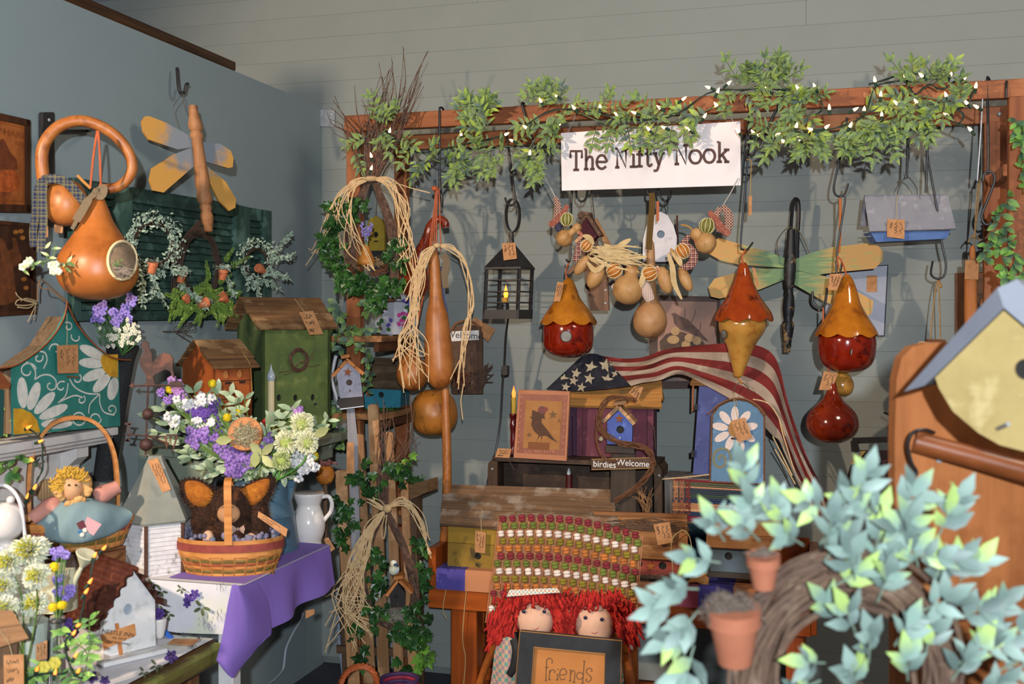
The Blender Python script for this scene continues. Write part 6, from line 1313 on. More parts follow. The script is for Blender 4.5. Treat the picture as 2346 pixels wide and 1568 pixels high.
t=T('hanging_gourd','small glossy dark red pear gourd, lowest hanging thing on the right','gourd',1907,1015,B(1907,.44),0)
bp=smp([(5,870),(9,880),(13,898),(22,914),(38,930),(52,947),(58,965),(57,982),(46,1000),(24,1013),(0,1016)]); t.lathe('body',1907,bp,N('651a07','80280a',16,.12,c3='430f04',s3=14,spec=.7),n=36,fine=False); hole(t,1907,bp,1961,969,3.5,9); t.rod('leather_cord',[(1907,872,-2),(1898,848,0),(1887,800,4),(1886,705,8)],1.8,lea); t.ptag([(1888,851),(1920,855),(1906,894),(1876,894)],dy=-8,seed=34,vert=True)
# gourds left of the lantern
t=T('hanging_gourd','long tan club gourd with raffia bow, hung by leather cords','gourd',1000,890,B(1000,.50),0)
t.lathe('body',994,[(4,576),(9,582),(12,595),(13,625),(14.5,670),(19,700),(25,722),(29,760),(32,797),(33.5,828),(33,850),(28,872),(16,887),(0,892)],GO,cx2=1009,n=32)
b=MB()
for a in ([(1000,430),(992,500),(985,560),(984,600)],[(1003,432),(1000,500),(1000,570)],[(1006,432),(1008,500),(1010,575)],[(1001,432),(997,490),(994,575)]): b.tube(crs(t.qs([(x,y,-6) for x,y in a]),4),1.6*t.u,5)
b.ball(t.q(996,432,-6),(8*t.u,5*t.u,6*t.u)); t.add('leather_cords',b,lea)
st=[]; j=lambda a:R.uniform(-a*1.5,a*1.5)
for k in range(26):
    if k<16: st.append([(999,563,-18),(975+j(8),590+j(8),-24),(958+j(10),650+j(14),-22),(950+j(14),730+j(16),-24),(948+j(24),790+j(20),-26),(940+j(34),850+j(40),-24)])
    elif k<20: st.append([(999,563,-18),(970+j(6),590+j(8),-24),(950+j(8),640+j(10),-22),(935+j(8),680+j(10),-20)])
    else: st.append([(1001,562,-18),(1035+j(5),570+j(5),-24),(1062+j(6),610+j(8),-22),(1078+j(6),690+j(10),-22),(1070+j(8),760+j(10),-22),(1052+j(14),850+j(30),-22)])
st.append([(1062,880,-22),(1058,905,-22),(1056,925,-22),(1060,962,-22)])
raffia(t,'raffia_bow',st,1.2,rfm,None,(1001,563,-18,9,6))
b=MB(); b.ribbon(crs(t.qs([(1014,585,0),(1024,600,-2),(1018,625,-2),(1022,660,0)]),5),15*t.u,(0,-1,0)); t.add('checked_ribbon',b,ck,None); b=MB(); b.ribbon(crs(t.qs([(1010,610,4),(1013,660,4),(1022,718,4)]),5),11*t.u,(0,-1,0)); t.add('striped_ribbon',b,CHK('232a44','5d6480',None,0,170,.6,ax=('X','Z')) if 0 else CHK('232a44','5a607a',None,150,150,.5))
t=T('hanging_gourd','tan gourd half hidden behind the long club gourd','gourd',945,895,B(945,.46),0); t.lathe('body',944,[(5,800),(12,812),(28,828),(36,852),(35,872),(24,888),(8,895),(0,896)],GO); t.rod('leather_cord',[(944,805,0),(965,700,2),(985,600,2),(998,440,2)],2,lea)
t=T('dipper_gourd','round brown dipper gourd with long straight handle hanging down','gourd',995,945,B(995,.40),0)
t.lathe('body',994,[(8,893),(28,897),(46,915),(54,940),(54,958),(46,980),(28,994),(6,998),(0,998)],N('8f5a1e','a5692a',7,.4,c3='74451a',s3=7)); t.rod('handle',[(1020,890,-52),(1022,960,-54),(1024,1040,-56),(1024,1110,-56),(1020,1200,-50),(1016,1250,-44)],[9.5]*6+[10]*20,GO,n=14); t.rod('leather_cord',[(1000,895,0),(1000,700,2),(1000,440,2)],2,lea)
t=T('hanging_gourd','glossy red-brown gooseneck gourd behind the raffia bow','gourd',950,640,B(950,.44),0); rbg=N('6d2410','7f3014',8,.2,coat=.6)
t.lathe('body',952,[(10,585),(22,605),(34,640),(33,662),(20,680),(0,685)],rbg); t.rod('neck',[(954,605,0),(966,575,0),(978,545,0),(988,515,0),(1004,502,0),(1018,508,0),(1022,522,0)],[17,16,15,13,12,11,11,10,10,9,9,9,9,9,8],rbg,n=12)
t.rod('leather_cord',[(990,510,-4),(998,470,0),(1001,436,2)],1.8,lea)
# welcome plaque
t=T('welcome_plaque','dark wooden plaque with white Welcome label and twig bird nest','plaque',1070,830,B(1070,.10),AB)
t.poly('board',[(1033,762),(1040,748),(1070,742),(1098,750),(1105,765),(1105,903),(1033,903)],0,8,W('5d4332','4a3426','z',.8,c3='6b5040')); lb=t.poly('label',[(1029,760),(1097,757),(1097,779),(1029,783)],-3,-1,N('d9d6d3')); text(t,'Welcome',1063,769,16,-3.6,N('3a3330'),lb,rot=-3,wx=1.0)
b=MB()
for k in range(26): b.tube(crs(t.qs([(1035+R.uniform(-4,4),885+R.uniform(-10,14),-6),(1070+R.uniform(-10,10),870+R.uniform(-14,30),-14),(1095+R.uniform(-8,8),862+R.uniform(-20,30),-12),(1112+R.uniform(-10,20),840+R.uniform(-10,50),-4)]),4),.9*t.u,4)
t.add('twig_nest',b,twm); t.rod('twig_handle',[(1034,760,-2),(1045,742,-4),(1075,736,-4),(1104,752,-2)],3,N('7a5238'))
t.poly('glass_cup',[(1040,855),(1078,855),(1074,885),(1044,885)],-12,-4,N('3a1512','6d3a30',30,.15,coat=.8)); t.ptag([(1079,745),(1086,726),(1135,755),(1118,784)],dy=6,writing=False)
# red house on board, white oval house
t=T('birdhouse','tiny dark red birdhouse on a rough wooden backboard under the sign','birdhouse',1350,640,B(1350,.30),AB); mo=W('7d5a44','5f4433','z',.7)
t.poly('backboard',[(1330,560),(1340,528),(1358,520),(1392,636),(1395,712),(1352,712)],6,16,mo); t.poly('house_body',[(1322,522),(1343,500),(1368,540),(1348,562),(1326,548)],-26,6,N('4a1418','5d1c20',30)); t.poly('roof_board',[(1316,524),(1339,489),(1345,494),(1322,529)],-30,8,mo); t.poly('roof_board',[(1341,494),(1347,489),(1378,538),(1371,542)],-30,8,mo); t.poly('ridge_board',[(1322,492),(1330,484),(1350,486),(1352,494),(1324,500)],-30,6,mo); t.poly('ledge',[(1298,622),(1318,606),(1324,612),(1304,630)],-10,8,mo)
for y in (665,695): t.ball('screw',1387,y,3,gal,dy=5,ry=1.5)
t.poly('hole_patch',ell(1346,655,6,8),5,6.2,N('17110e')); t.rod('perch',[(1352,676,6),(1354,678,-6)],3,N('4a3426'),sm=False); t.rod('hanging_wire',[(1333,462,-4),(1328,475,-4),(1333,486,-4)],.9,N('6d675f')); t.rod('hanging_wire',[(1355,437,2),(1360,480,2),(1362,505,2)],1.4,N('5d5048'),sm=False)  # dark disc on the board paints the shade inside a hole
t.ptag([(1356,504),(1368,500),(1400,560),(1390,568)],dy=4,seed=40,writing=False)
t=T('birdhouse','white arched birdhouse with black sides behind the long-neck gourd','birdhouse',1512,600,B(1512,.28),AB)
ar=[(1472,600),(1473,550),(1480,520),(1494,496),(1513,485),(1530,494),(1543,516),(1551,545),(1550,575),(1543,600)]
t.panel('front_board',ar,0,6,N('d2cdd0','c6c1c6',24,.7,c3='b5b0b2'),[(1514,537,9)],inner=N('5f7080')); t.poly('body',[(x+(1512-x)*.04,y+3) for x,y in ar],6,50,N('2a2730')); 
t.add('roof_band',MB().grid([[t.q(x+(3 if x>1512 else -3),y-3,d) for x,y in [p[:2] for p in crs([(a,b,0) for a,b in ar],3)]] for d in (-3,54)]),N('1d1b22'),None); t.rod('hanging_wire',[(1525,461,-2),(1518,474,2),(1513,484,8)],1,N('3a3a3a')); t.rod('hanging_wire',[(1525,461,-2),(1530,476,2),(1527,490,8)],1,N('3a3a3a')); t.rod('stick_perch',[(1551,494,4),(1553,560,2)],2.4,N('4a2a20'),sm=False)
# long neck gourd with ribbon
t=T('hanging_gourd','tan long-neck gourd with brown plaid ribbon under the sign','gourd',1489,773,B(1489,.45),0)
t.lathe('body',1491,[(3,548),(8,562),(10,590),(11,620),(12,640),(13.5,662),(17,684),(25,698),(34,714),(39,735),(35,755),(22,769),(6,775),(0,775)],N('b0845a','a0744a',18,.5,c3='8f6138',s3=16),cx2=1489); b=MB(); b.ribbon(crs(t.qs([(1493,442,-8),(1494,470,-12),(1490,520,-13),(1486,572,-14)]),5),14*t.u,(0,-1,0)); t.add('plaid_ribbon',b,CHK('7a5a2c','3a3020','5a4526',150,150,.4)); t.poly('cinnamon_stick',[(1504,461),(1510,461),(1510,506),(1504,508)],-10,-6,N('a85a30'))
# gourd and orange garland
t=T('gourd_garland','strung garland of small gourds, dried oranges, husks and checked rags','garland',1450,620,B(1450,.50),AB); u=t.u
sg_=N('b98f5c','a87c4a',20,.5,c3='96693a',s3=18)
def egg(x,y,rx,ry,ang,d=-6,name='mini_gourd',m=None):
    return t.add(name,MB().ball(t.q(x,y,d),(rx*u,rx*u,ry*u),16,11,Matrix.Rotation(math.radians(ang),4,'Y')),m or sg_,None,2)
egg(1334,608,13,27,38); egg(1365,634,18,30,30); egg(1524,642,17,32,-18); egg(1570,640,13,30,-24); egg(1548,590,6,24,-30)
def two(x,y,r,x2,y2,r2,nm='mini_gourd'):
    b=MB(); p,q=t.q(x,y,-8),t.q(x2,y2,-8); K=14
    pts=[p+(q-p)*(i/K*1.0)*1.0 for i in range(K+1)]; d=(q-p).length; ex=(q-p).normalized(); P_=[]; rr=[]
    for i in range(27):
        s_=-r*u+(d+(r+r2)*u)*i/26; a=max(r*r*u*u-s_*s_,0)**.5; c=max(r2*r2*u*u-(s_-d)**2,0)**.5; mid=(min(r,r2)*.72*u if 0<s_<d else 0); P_.append(p+ex*s_); rr.append(max(a,c,mid,.0005))
    return t.add(nm,b.tube(P_,rr,18),sg_,None,True)
two(1293,546,20,1322,522,11); two(1617,557,24,1596,537,15); two(1439,664,35,1448,622,17)
t.rod('stem',[(1590,530,-8),(1575,518,-8),(1560,516,-8)],2.2,N('a87a3c'))
def slices(x,y,r,c1,c2,ang,nm):
    o=t.add(nm,MB().ball(t.q(x,y,-10),r*u,16,12),N(c1,None,30,.6),None,2); b=MB()
    for k in range(5):
        M=Matrix.Translation(t.q(x,y,-10))@Matrix.Rotation(math.radians(ang),4,'Y')@Matrix.Rotation(k*math.pi/5+.2,4,'Z'); b.tube([M@Vector((math.sin(a)*r*u*1.02,0,math.cos(a)*r*u*1.02)) for a in [i*math.pi/14 for i in range(28)]],1.1*u,4,True)
    t.add('rind_slits',b,N(c2),o)
for x,y,r,a in ((1344,563,14,40),(1408,620,18,60),(1488,627,18,70),(1564,576,17,-30)): slices(x,y,r,'b06a24','dcc79c',a,'dried_orange')
for x,y,r,a in ((1299,503,15,0),(1620,518,17,10)): slices(x,y,r,'6d6a2a','c9c08f',a,'dried_lime')
hk=N('c9b083','b59a6c',30,.85); b=MB()
for k in range(34):
    x0,y0=R.uniform(1345,1400),R.uniform(560,600); x1,y1=x0+R.uniform(20,110),y0+R.uniform(-10,40); b.ribbon(crs(t.qs([(x0,y0,-16),((x0+x1)/2,(y0+y1)/2-R.uniform(-6,14),-26),(x1,y1,-18)]),4),[w_*u for w_ in (2,R.uniform(4,9),R.uniform(4,9),5,4,3,2,1)],(R.uniform(-.4,.4),-1,R.uniform(-.3,.6)))
for pts in ([(1400,580,-18),(1425,560,-26),(1445,548,-24)],[(1530,580,-18),(1540,610,-24),(1545,650,-22),(1562,686,-20)],[(1480,610,-20),(1472,640,-24),(1466,660,-22)],[(1360,560,-18),(1350,545,-22),(1335,540,-20)],[(1345,600,-20),(1365,620,-24),(1390,600,-24)],[(1384,560,-16),(1420,575,-22),(1450,590,-20),(1482,588,-18)],[(1540,580,-16),(1555,596,-22),(1560,610,-20)]):
    p=crs(t.qs(pts),5); b.ribbon(p,[(4+9*math.sin(math.pi*i/(len(p)-1)))*u for i in range(len(p))],(.2,-1,.3))
t.add('corn_husks',b,hk)
rg1=CHK('4f2024','b39a88','7c4a44',100,100); rg2=CHK('6d2a30','4a1c24','b08a80',130,130,.6,lines='c9a890'); rg3=CHK('8a6a6a','c9b5a8',None,160,160)
def rag(pts,wd,m): 
    p=crs(t.qs(pts),5); return t.add('rag_strip',MB().tube(p,[wd*u*(.6+.4*math.sin(3.1*i/len(p))) for i in range(len(p))],8,flat=.5),m,None,True)
rag([(1272,452,-4),(1278,475,-6),(1274,500,-6),(1262,520,-4)],9,rg1); rag([(1300,470,-6),(1288,492,-10),(1272,508,-8),(1258,516,-6)],8,N('9a5a48','84483c',80,.9,c3='b58a74',s3=120)); rag([(1280,500,-2),(1278,520,-2),(1284,528,-2)],8,N('33304a'))
rag([(1655,473,-4),(1668,490,-6),(1670,515,-6),(1662,535,-4)],10,rg1); rag([(1625,485,-6),(1640,505,-10),(1655,525,-8),(1672,538,-6)],9,N('9a5a48','84483c',80,.9,c3='b58a74',s3=120)); rag([(1650,475,-4),(1640,500,-6),(1648,530,-4)],8,rg1)
rag([(1330,545,-4),(1325,575,-8),(1318,600,-6)],8,rg2); rag([(1572,560,-10),(1588,580,-14),(1585,605,-12),(1562,615,-10)],10,rg2); rag([(1580,540,-2),(1565,560,-4),(1560,580,-4)],8,rg2); rag([(1470,640,-8),(1480,665,-12),(1490,690,-10)],13,rg3); rag([(1430,640,-6),(1415,652,-10),(1402,660,-8)],7,rg3); rag([(1365,590,-10),(1375,605,-12),(1385,600,-10)],8,rg2)
for pts in ([(1322,530,-10),(1332,540,-14),(1318,555,-12)],[(1590,545,-12),(1600,565,-16),(1604,575,-14)],[(1505,610,-10),(1515,628,-16),(1530,622,-12)]): rag(pts,5,N('c9a07a','8f3a34',60))
t.rod('string',[(1240,395,10),(1258,425,4),(1272,452,-2)],1.2,N('b5b0a8'),n=4); t.rod('string',[(1655,473,-2),(1675,440,4),(1692,408,10)],1.2,N('b5b0a8'),n=4); t.rod('string',[(1272,452,2),(1300,540,2),(1345,600,2),(1430,650,2),(1500,640,2),(1570,590,2),(1620,540,2),(1655,473,2)],1.2,N('8f7a5a'),n=4)
# black spindle dragonfly
cz=SC(1600,420,.306)
t=T('dragonfly_ornament','dragonfly with worn black spindle body and green-ochre wings on back wall','ornament',1812,605,B(1812,.16),AB)
sp=[(30,345),(32,420),(42,560),(45,640),(42,720),(36,757),(38,770),(28,790),(30,826),(38,850),(45,930),(40,990),(31,1030),(41,1046),(45,1075),(40,1130),(30,1190),(30,1225),(25,1232),(25,1268)]
t.lathe('spindle_body',1813,[(a*.306,420+b*.306) for a,b in sp],N('17171a','222226',10,.5,c3='b08a5a',s3=26),cx2=1803,n=20,dy=-8,fine=False)
wg=RAD('5f7d52','c0904a',.10,.19,(3,14,30),c3='8fa05a')
for pp in ([(660,565),(520,510),(400,480),(150,410),(90,450),(80,530),(170,580),(300,610),(660,635)],[(660,640),(400,640),(120,715),(75,780),(95,850),(160,865),(450,800),(660,715)],[(710,575),(880,510),(1000,480),(1250,450),(1350,470),(1385,520),(1380,580),(1320,640),(1100,660),(900,685),(710,650)],[(710,655),(900,685),(1000,710),(1310,880),(1300,970),(1265,1000),(950,890),(710,755)]): t.poly('wing',cz(pp),2,9,wg)
t.rod('hanging_wire',cz([(600,545,0),(590,440,-6),(650,345,-12),(700,330,-12),(760,370,-8),(830,525,0)]),1,N('6d5d48'),n=4)
b=MB(); pp=crs(t.qs(cz([(693,345,-6),(700,240,-6),(712,140,-4),(730,118,0),(748,140,6),(752,240,10),(745,360,14),(740,560,16)])),5); b.add([p+Vector((s_*0,s_*.012,0)) for p in pp for s_ in (-1,1)],[]); 
t.add('strap_hook',MB().tube(pp,4.4*t.u,6),BLK,None,True)
# grey roofed blue house
t=T('birdhouse','long blue birdhouse with plain grey roof hung at the right','birdhouse',2085,540,B(2085,.34),-6)
t.poly('body',[(1994,531),(2177,529),(2169,547),(2008,555)],0,66,N('5573a8','45639a',12,.7)); gr_=N('8d8d96','81818b',10,.7,c3='9a9aa2')
A_,B_,C_,D_=t.q(1980,447,34),t.q(2171,445,34),t.q(2190,524,-12),t.q(1992,530,-12); t.add('roof_board',MB().slab(D_,C_,B_,A_,-5*t.u),gr_); E_,F_=A_+Vector((0,50*t.u,-66*t.u)),B_+Vector((0,50*t.u,-66*t.u)); t.add('roof_board',MB().slab(A_,B_,F_,E_,-5*t.u),gr_)
t.add('gable',MB().prism([t.q(1994,531,2),t.q(1986,455,34),t.q(1994,531,66)],(5*t.u,0,0)),N('5573a8')); t.add('gable',MB().prism([t.q(2172,531,2),t.q(2166,455,34),t.q(2172,531,66)],(5*t.u,0,0)),N('5573a8'))
t.rod('hanging_wire',[(2055,446,34),(2062,425,20),(2075,406,10),(2087,412,16),(2100,432,26),(2101,446,34)],1.2,N('55504a'),n=4); t.ptag([(2033,502),(2073,504),(2072,548),(2032,543)],dy=-16,seed=44,vert=True,string=[(2055,446,30),(2054,480,4),(2053,506,-14)])
for y in (534,543): t.rod('nail',[(1976,y,20),(1996,y-1,20)],1.4,gal,sm=False)
t=T('tin_tray','plain galvanised metal sheet with brown tag on the back wall','tray',1960,690,B(1960,.03),AB); t.poly('sheet',[(1892,618),(2034,608),(2026,770),(1888,765)],0,3,N('8f919c','82848f',6,.55,metal=.35)); t.rod('rim',[(1892,618,-1),(2034,608,-1),(2026,770,-1),(1888,765,-1)],1.8,N('55555c',metal=.6),sm=False,closed=True); t.ptag([(1986,632),(2009,631),(2009,669),(1985,669)],dy=-3,writing=False)
# bird nest picture
c8b=SC(1220,420,.2423)
t=T('framed_picture','faded print of a brown bird by its nest of eggs on back wall','picture',1570,780,B(1570,.03),AB)
t.poly('panel',[(1488,676),(1650,680),(1648,890),(1486,892)],0,6,W('5d4a42','463832','x')); pr=t.poly('print',[(1508,690),(1642,692),(1640,872),(1506,874)],-1.2,-.2,N('a57c68','8a7068',7,.7,c3='6f6a6c',s3=5))
t.poly('printed_bird',c8b([(1310,1235),(1345,1225),(1400,1260),(1470,1290),(1560,1380),(1670,1500),(1600,1475),(1480,1415),(1400,1385),(1340,1330),(1330,1270)]),-2,-1.3,N('4a3a3a','6d4f40',30),pr); t.poly('printed_nest',c8b([(1200,1500),(1260,1430),(1340,1400),(1430,1410),(1500,1440),(1600,1480),(1650,1560),(1600,1640),(1300,1640),(1210,1580)]),-1.8,-1.3,N('4a3830','5d4638',60),pr)
for x,y in ((1330,1480),(1450,1530),(1480,1465),(1555,1490),(1350,1400)): t.poly('printed_egg',c8b(ell(x,y,58 if x<1340 else 42,40)),-2.2,-1.9,N('b5956a','a5845c',40),pr)
b=[]; 
for x0,y0,x1,y1 in ((1430,1300,1440,1190),(1500,1320,1540,1200),(1560,1440,1590,1320),(1250,1380,1220,1450)): b.append(c8b([(x0,y0),((x0+x1)/2+8,(y0+y1)/2),(x1,y1)]))
t.stroke('printed_twigs',b,1.5,-1.9,N('4a3f38'),pr)
# right side: rolling pin, picture, empty twine
t=T('rolling_pin','wooden rolling pin hanging by twine with a brown tag at far right','rolling pin',2226,700,B(2226,.40),0); t.lathe('handle',2228,[(3,563),(6,570),(7,590),(5,602),(5,612)],W('b5703c','9a5c2e','z')); t.lathe('barrel',2224,[(5,612),(12,616),(14,640),(14.5,700),(14,750),(6,756),(5,764),(7,790),(0,795)],W('b5703c','9a5c2e','z'),fine=False); t.ptag([(2212,597),(2243,596),(2241,641),(2210,640)],dy=-16,writing=False)
b=MB(); [b.tube(crs(t.qs(p),4),1.6*t.u,4) for p in ([(2240,424,0),(2236,480,0),(2232,560,0),(2228,600,-8)],[(2244,424,0),(2240,480,0),(2233,545,0)],[(2232,540,0),(2222,548,0),(2218,556,0)],[(2232,540,0),(2242,546,0),(2246,553,0)])]; b.ball(t.q(2232,542),5*t.u); b.tube(crs(t.qs([(2240,428,0),(2246,412,0),(2243,424,0)]),4),1.6*t.u,4); t.add('twine',b,N('8f744c','755c38',80))
t=T('framed_picture','brown framed rustic print behind the rolling pin at far right','picture',2260,700,B(2260,.03),AB); t.poly('panel',[(2188,626),(2330,620),(2330,800),(2188,800)],0,6,W('6d4630','54341f','z')); pr=t.poly('print',[(2200,640),(2325,634),(2325,795),(2200,795)],-1,-.2,N('4f3520','634228',14)); t.poly('printed_star',star5(2255,648,7),-1.8,-1.2,N('7a3020'),pr); t.poly('printed_crow',[(2234,686),(2246,700),(2262,705),(2268,720),(2252,716),(2240,706)],-1.8,-1.2,N('2a1c12'),pr); t.poly('printed_vase',ell(2254,700,9,16),-1.7,-1.2,N('a8652a'),pr)
t=T('twine_loop','empty twine loop with small stick hanging on the paired hook','twine',2148,640,B(2148,.30),0); b=MB(); [b.tube(crs(t.qs(p),4),1.5*t.u,4) for p in ([(2150,636,0),(2140,690,0),(2131,780,0)],[(2150,636,0),(2152,690,0),(2155,780,0)],[(2152,640,0),(2156,655,0),(2154,660,0)])]; b.ball(t.q(2155,656),4*t.u); t.add('loop',b,N('a5804c','8a6638',80)); t.rod('stick',[(2122,780,0),(2165,782,0)],4,N('6d4428'),sm=False)
b=MB(); [b.tube(crs(t.qs([(2100+R.uniform(-6,6),800,0),(2110+R.uniform(-4,4),786+R.uniform(-3,3),0),(2135,790,0)]),3),1*t.u,4) for _ in range(8)]; t.add('straw',b,rfm)
t=T('wood_tag','thin wooden tag on twine hanging right of the sign','tag',1720,470,B(1720,.44),0); t.poly('slip',[(1715,450),(1723,448),(1722,492),(1715,495)],0,4,TAGM); t.rod('twine',[(1719,450,0),(1720,400,0),(1721,370,0),(1710,366,0)],1.3,N('a5804c'))
# skirt hanger with dark floral cloth
t=T('hanger_cloth','dark floral cloth clipped on a black trouser hanger behind oak panel','cloth',2000,1010,3.2,-10); t.poly('hanger_bar',[(1953,1004),(2080,1000),(2080,1012),(1953,1018)],0,8,BLK); t.poly('clip',[(1950,1012),(1965,1010),(1970,1034),(1952,1036)],-6,8,BLK)
rows=[[t.q(1960-36*f+(120+40*f)*i/14,1032+110*f,4*math.sin(i*1.1)*(1+f)) for i in range(15)] for f in [k/8 for k in range(9)]]; t.add('cloth',MB().grid(rows),N('2a1c22','1d1418',40,.9,c3='5a3a38',s3=60),None,True); t.poly('yellow_print',[(1962,1034),(1985,1034),(1960,1062),(1948,1066)],-3,-2,N('a58a3a','5d6a70',40))
t=T('hanger_hook','black wire hook on the back wall above the floral cloth','hook',2030,950,B(2040,.03),AB); t.rod('wire',[(2025,946,0),(2045,952,-6),(2052,948,-8)],2.4,BLK); t.rod('wire',[(2045,952,-6),(2047,975,-8),(2046,1000,-8)],2,BLK)
# ================= garland and lights on the rail
t=T('leaf_garland','long leafy green garland draped along the wooden rail above the sign','garland',1500,270,B(1500,.50),AB)
lg=LEAF('52665d','8ba23e',rnd=.28); L=Leaves(t,leafm('lance',lg),300,N('576c60','88a044',70,.6)); stm=MB()
path=[(805,345),(850,305),(900,300),(960,345),(1010,372),(1060,375),(1110,352),(1160,335),(1205,345),(1240,300),(1300,255),(1380,280),(1450,292),(1530,285),(1600,262),(1660,232),(1720,200),(1780,198),(1830,225),(1840,262),(1760,285),(1800,312),(1880,312),(1940,300),(1990,268),(2040,255),(2090,222),(2135,225),(2200,240)]
cp=crs([(x,y,0) for x,y in path],8); stm.tube([t.q(p.x,p.y,-10) for p in cp],1.6*t.u,5)
sd=[]
for k in range(0,len(cp),2):
    if 1290<cp[k].x<1690 and k%8 or cp[k].x<890 and k%6: continue
    sd.append((cp[k].x+R.uniform(-8,8),cp[k].y+R.uniform(-8,8),R.uniform(-1,1),R.uniform(-.5,1.1)))
sd+=[(1100,270,R.uniform(-.9,.9),-R.uniform(.4,1)) for _ in range(9)]+[(1120,300,R.uniform(-1,1),R.uniform(-1,.4)) for _ in range(6)]+[(1250+k*6,240,R.uniform(-.6,.6),-R.uniform(.2,.8)) for k in range(8)]+[(1225,360,R.uniform(-.3,.3),1) for _ in range(3)]+[(1700+k*12,195,R.uniform(-.6,.6),-R.uniform(.2,1)) for k in range(9)]+[(1850+k*22,300,R.uniform(-.5,.5),R.uniform(.5,1)) for k in range(9)]+[(2080+k*10,190,R.uniform(-.8,.8),-R.uniform(-.2,1)) for k in range(8)]+[(2030+k*20,270,R.uniform(-.4,.4),R.uniform(.4,1)) for k in range(6)]+[(1370+k*34,288,R.uniform(-.3,.3),.8) for k in range(7)]+[(840+k*16,270,R.uniform(-1,1),-R.uniform(.0,1)) for k in range(4)]+[(1330+k*30,262,R.uniform(-1,1),R.uniform(-.6,.2)) for k in range(11)]
R.shuffle(sd)
for x,y,dx,dy in sd: sprig(L,stm,t.q(x,y,-8-R.uniform(0,16)),Vector((dx,-.35,-dy)),R.uniform(40,66)*t.u,R.choice((3,4,4,5)),27*t.u,.35,.2)
L.end('more_leaves'); t.add('stems',stm,N('5d6f4a'))
t=T('fairy_lights','warm white fairy lights on green wire wound along the rail','string lights',1700,220,B(1700,.52),AB)
bl_=[(893,299),(850,356),(851,385),(1056,306),(1161,307),(1172,322),(1238,230),(1272,218),(1314,246),(1203,291),(1283,282),(1214,350),(1375,243),(1412,262),(1452,258),(1510,246),(1485,295),(1520,292),(1567,226),(1576,295),(1622,200),(1645,208),(1670,190),(1615,265),(1758,204),(1827,201),(1866,197),(1900,246),(1725,303),(1736,311),(1825,287),(1782,308),(1794,323),(1830,318),(1856,296),(1895,290),(1949,286),(2004,182),(2018,216),(2073,173),(2110,172),(2098,232),(2020,262),(1980,250),(2178,170),(2210,178),(2236,196),(2167,217),(2213,234),(2236,244),(2168,263),(2222,296),(1690,300),(1640,240),(2052,235),(1960,250)]
lights(t,[(x,y,-26) for x,y in bl_],[[(880,300,-10),(960,350,-14),(1060,330,-14),(1160,310,-16),(1250,260,-16),(1320,250,-16),(1420,270,-16),(1530,270,-16),(1620,215,-16),(1700,205,-16),(1760,205,-16),(1830,205,-16),(1866,203,-18),(1878,225,-18),(1885,246,-18),(1870,262,-18)],[(1722,306,-18),(1760,318,-18),(1800,318,-18),(1850,300,-18),(1930,290,-18),(1985,255,-18),(2003,200,-18),(2040,190,-18),(2070,185,-18),(2095,215,-18),(2130,195,-18),(2160,205,-18),(2190,185,-18),(2225,200,-20),(2222,230,-20),(2190,250,-20),(2170,240,-20),(2205,262,-20),(2200,285,-20),(2215,292,-20)],[(1990,195,-18),(2060,172,-18),(2120,172,-18)],[(2185,245,-18),(2180,275,-18),(2205,290,-18)]],8,1.5)
t=T('ivy_spray','dusty green ivy sprays hanging down the right rack post','foliage',2300,480,B(2300,.5),AB); L=Leaves(t,leafm('oval',LEAF('43604a','6d9a45')),160); stm=MB()
for pth in ([(2330,275,-8),(2335,310,-8),(2345,360,-8),(2350,400,-8)],[(2310,455,-8),(2290,500,-8),(2265,560,-8),(2255,600,-8)],[(2300,520,-8),(2310,560,-8),(2330,600,-8),(2340,650,-8)],[(2280,540,-8),(2300,600,-8),(2310,650,-8)],[(2340,300,-8),(2360,360,-8),(2360,420,-8)]):
    p=crs(t.qs(pth),5); t.add('stem',MB().tube(p,1.2*t.u,4),N('55684a'))
    for q in p[::2]:
        for s_ in range(3): L.put(q+rv(.008),Vector((R.uniform(-1,1),-.4,R.uniform(-1,.4))),Vector((0,-1,.3))+rv(.4),R.uniform(22,34)*t.u)
# ================= bench and everything on it
c4b=SC(1100,780,.2551); c5b=SC(1460,780,.2679); c6b=SC(960,1080,.3112); c7b=SC(1340,1060,.3239)
BW=W('a8531f','8a3f17','x',.5,.35,.06,coat=.3); BWz=W('a04d1c','853c16','z',.5,.35,.06,coat=.3)
t=T('wooden_bench','orange stained wooden bench with raised ends along the back wall','bench',1060,1400,YB(1060,.6),AB)
O=t.M.inverted()@MBk; ZB=.60
def bb(nm,x0,x1,o0,o1,z0,z1,m): return t.add(nm,MB().box((0,0,0),(x1-x0,o1-o0,z1-z0),.05,O@Matrix.Translation(((x0+x1)/2,-(o0+o1)/2,(z0+z1)/2))),m)
xa=xw(988,.6); xb=xw(1850,.6)
bb('top_board',xa,xb,.10,.60,ZB-.03,ZB-.003,BW); bb('apron',xa-.01,xb+.01,.58,.605,ZB-.145,ZB-.06,BW); bb('back_board',xa,xb,.10,.12,ZB-.15,ZB+.09,BW)
for x in (xa-.012,xb): bb('end_board',x,x+.03,.10,.60,ZB-.14,ZB+.075,BWz)
for px in (1032,1800):
    x=xw(px,.58)
    for o in (.50,.12): bb('leg',x,x+.10 if px<1100 else x+.06,o,o+.08,0,ZB-.03,BWz)
bb('stretcher',xa+.1,xb-.1,.33,.36,.12,.17,BW)
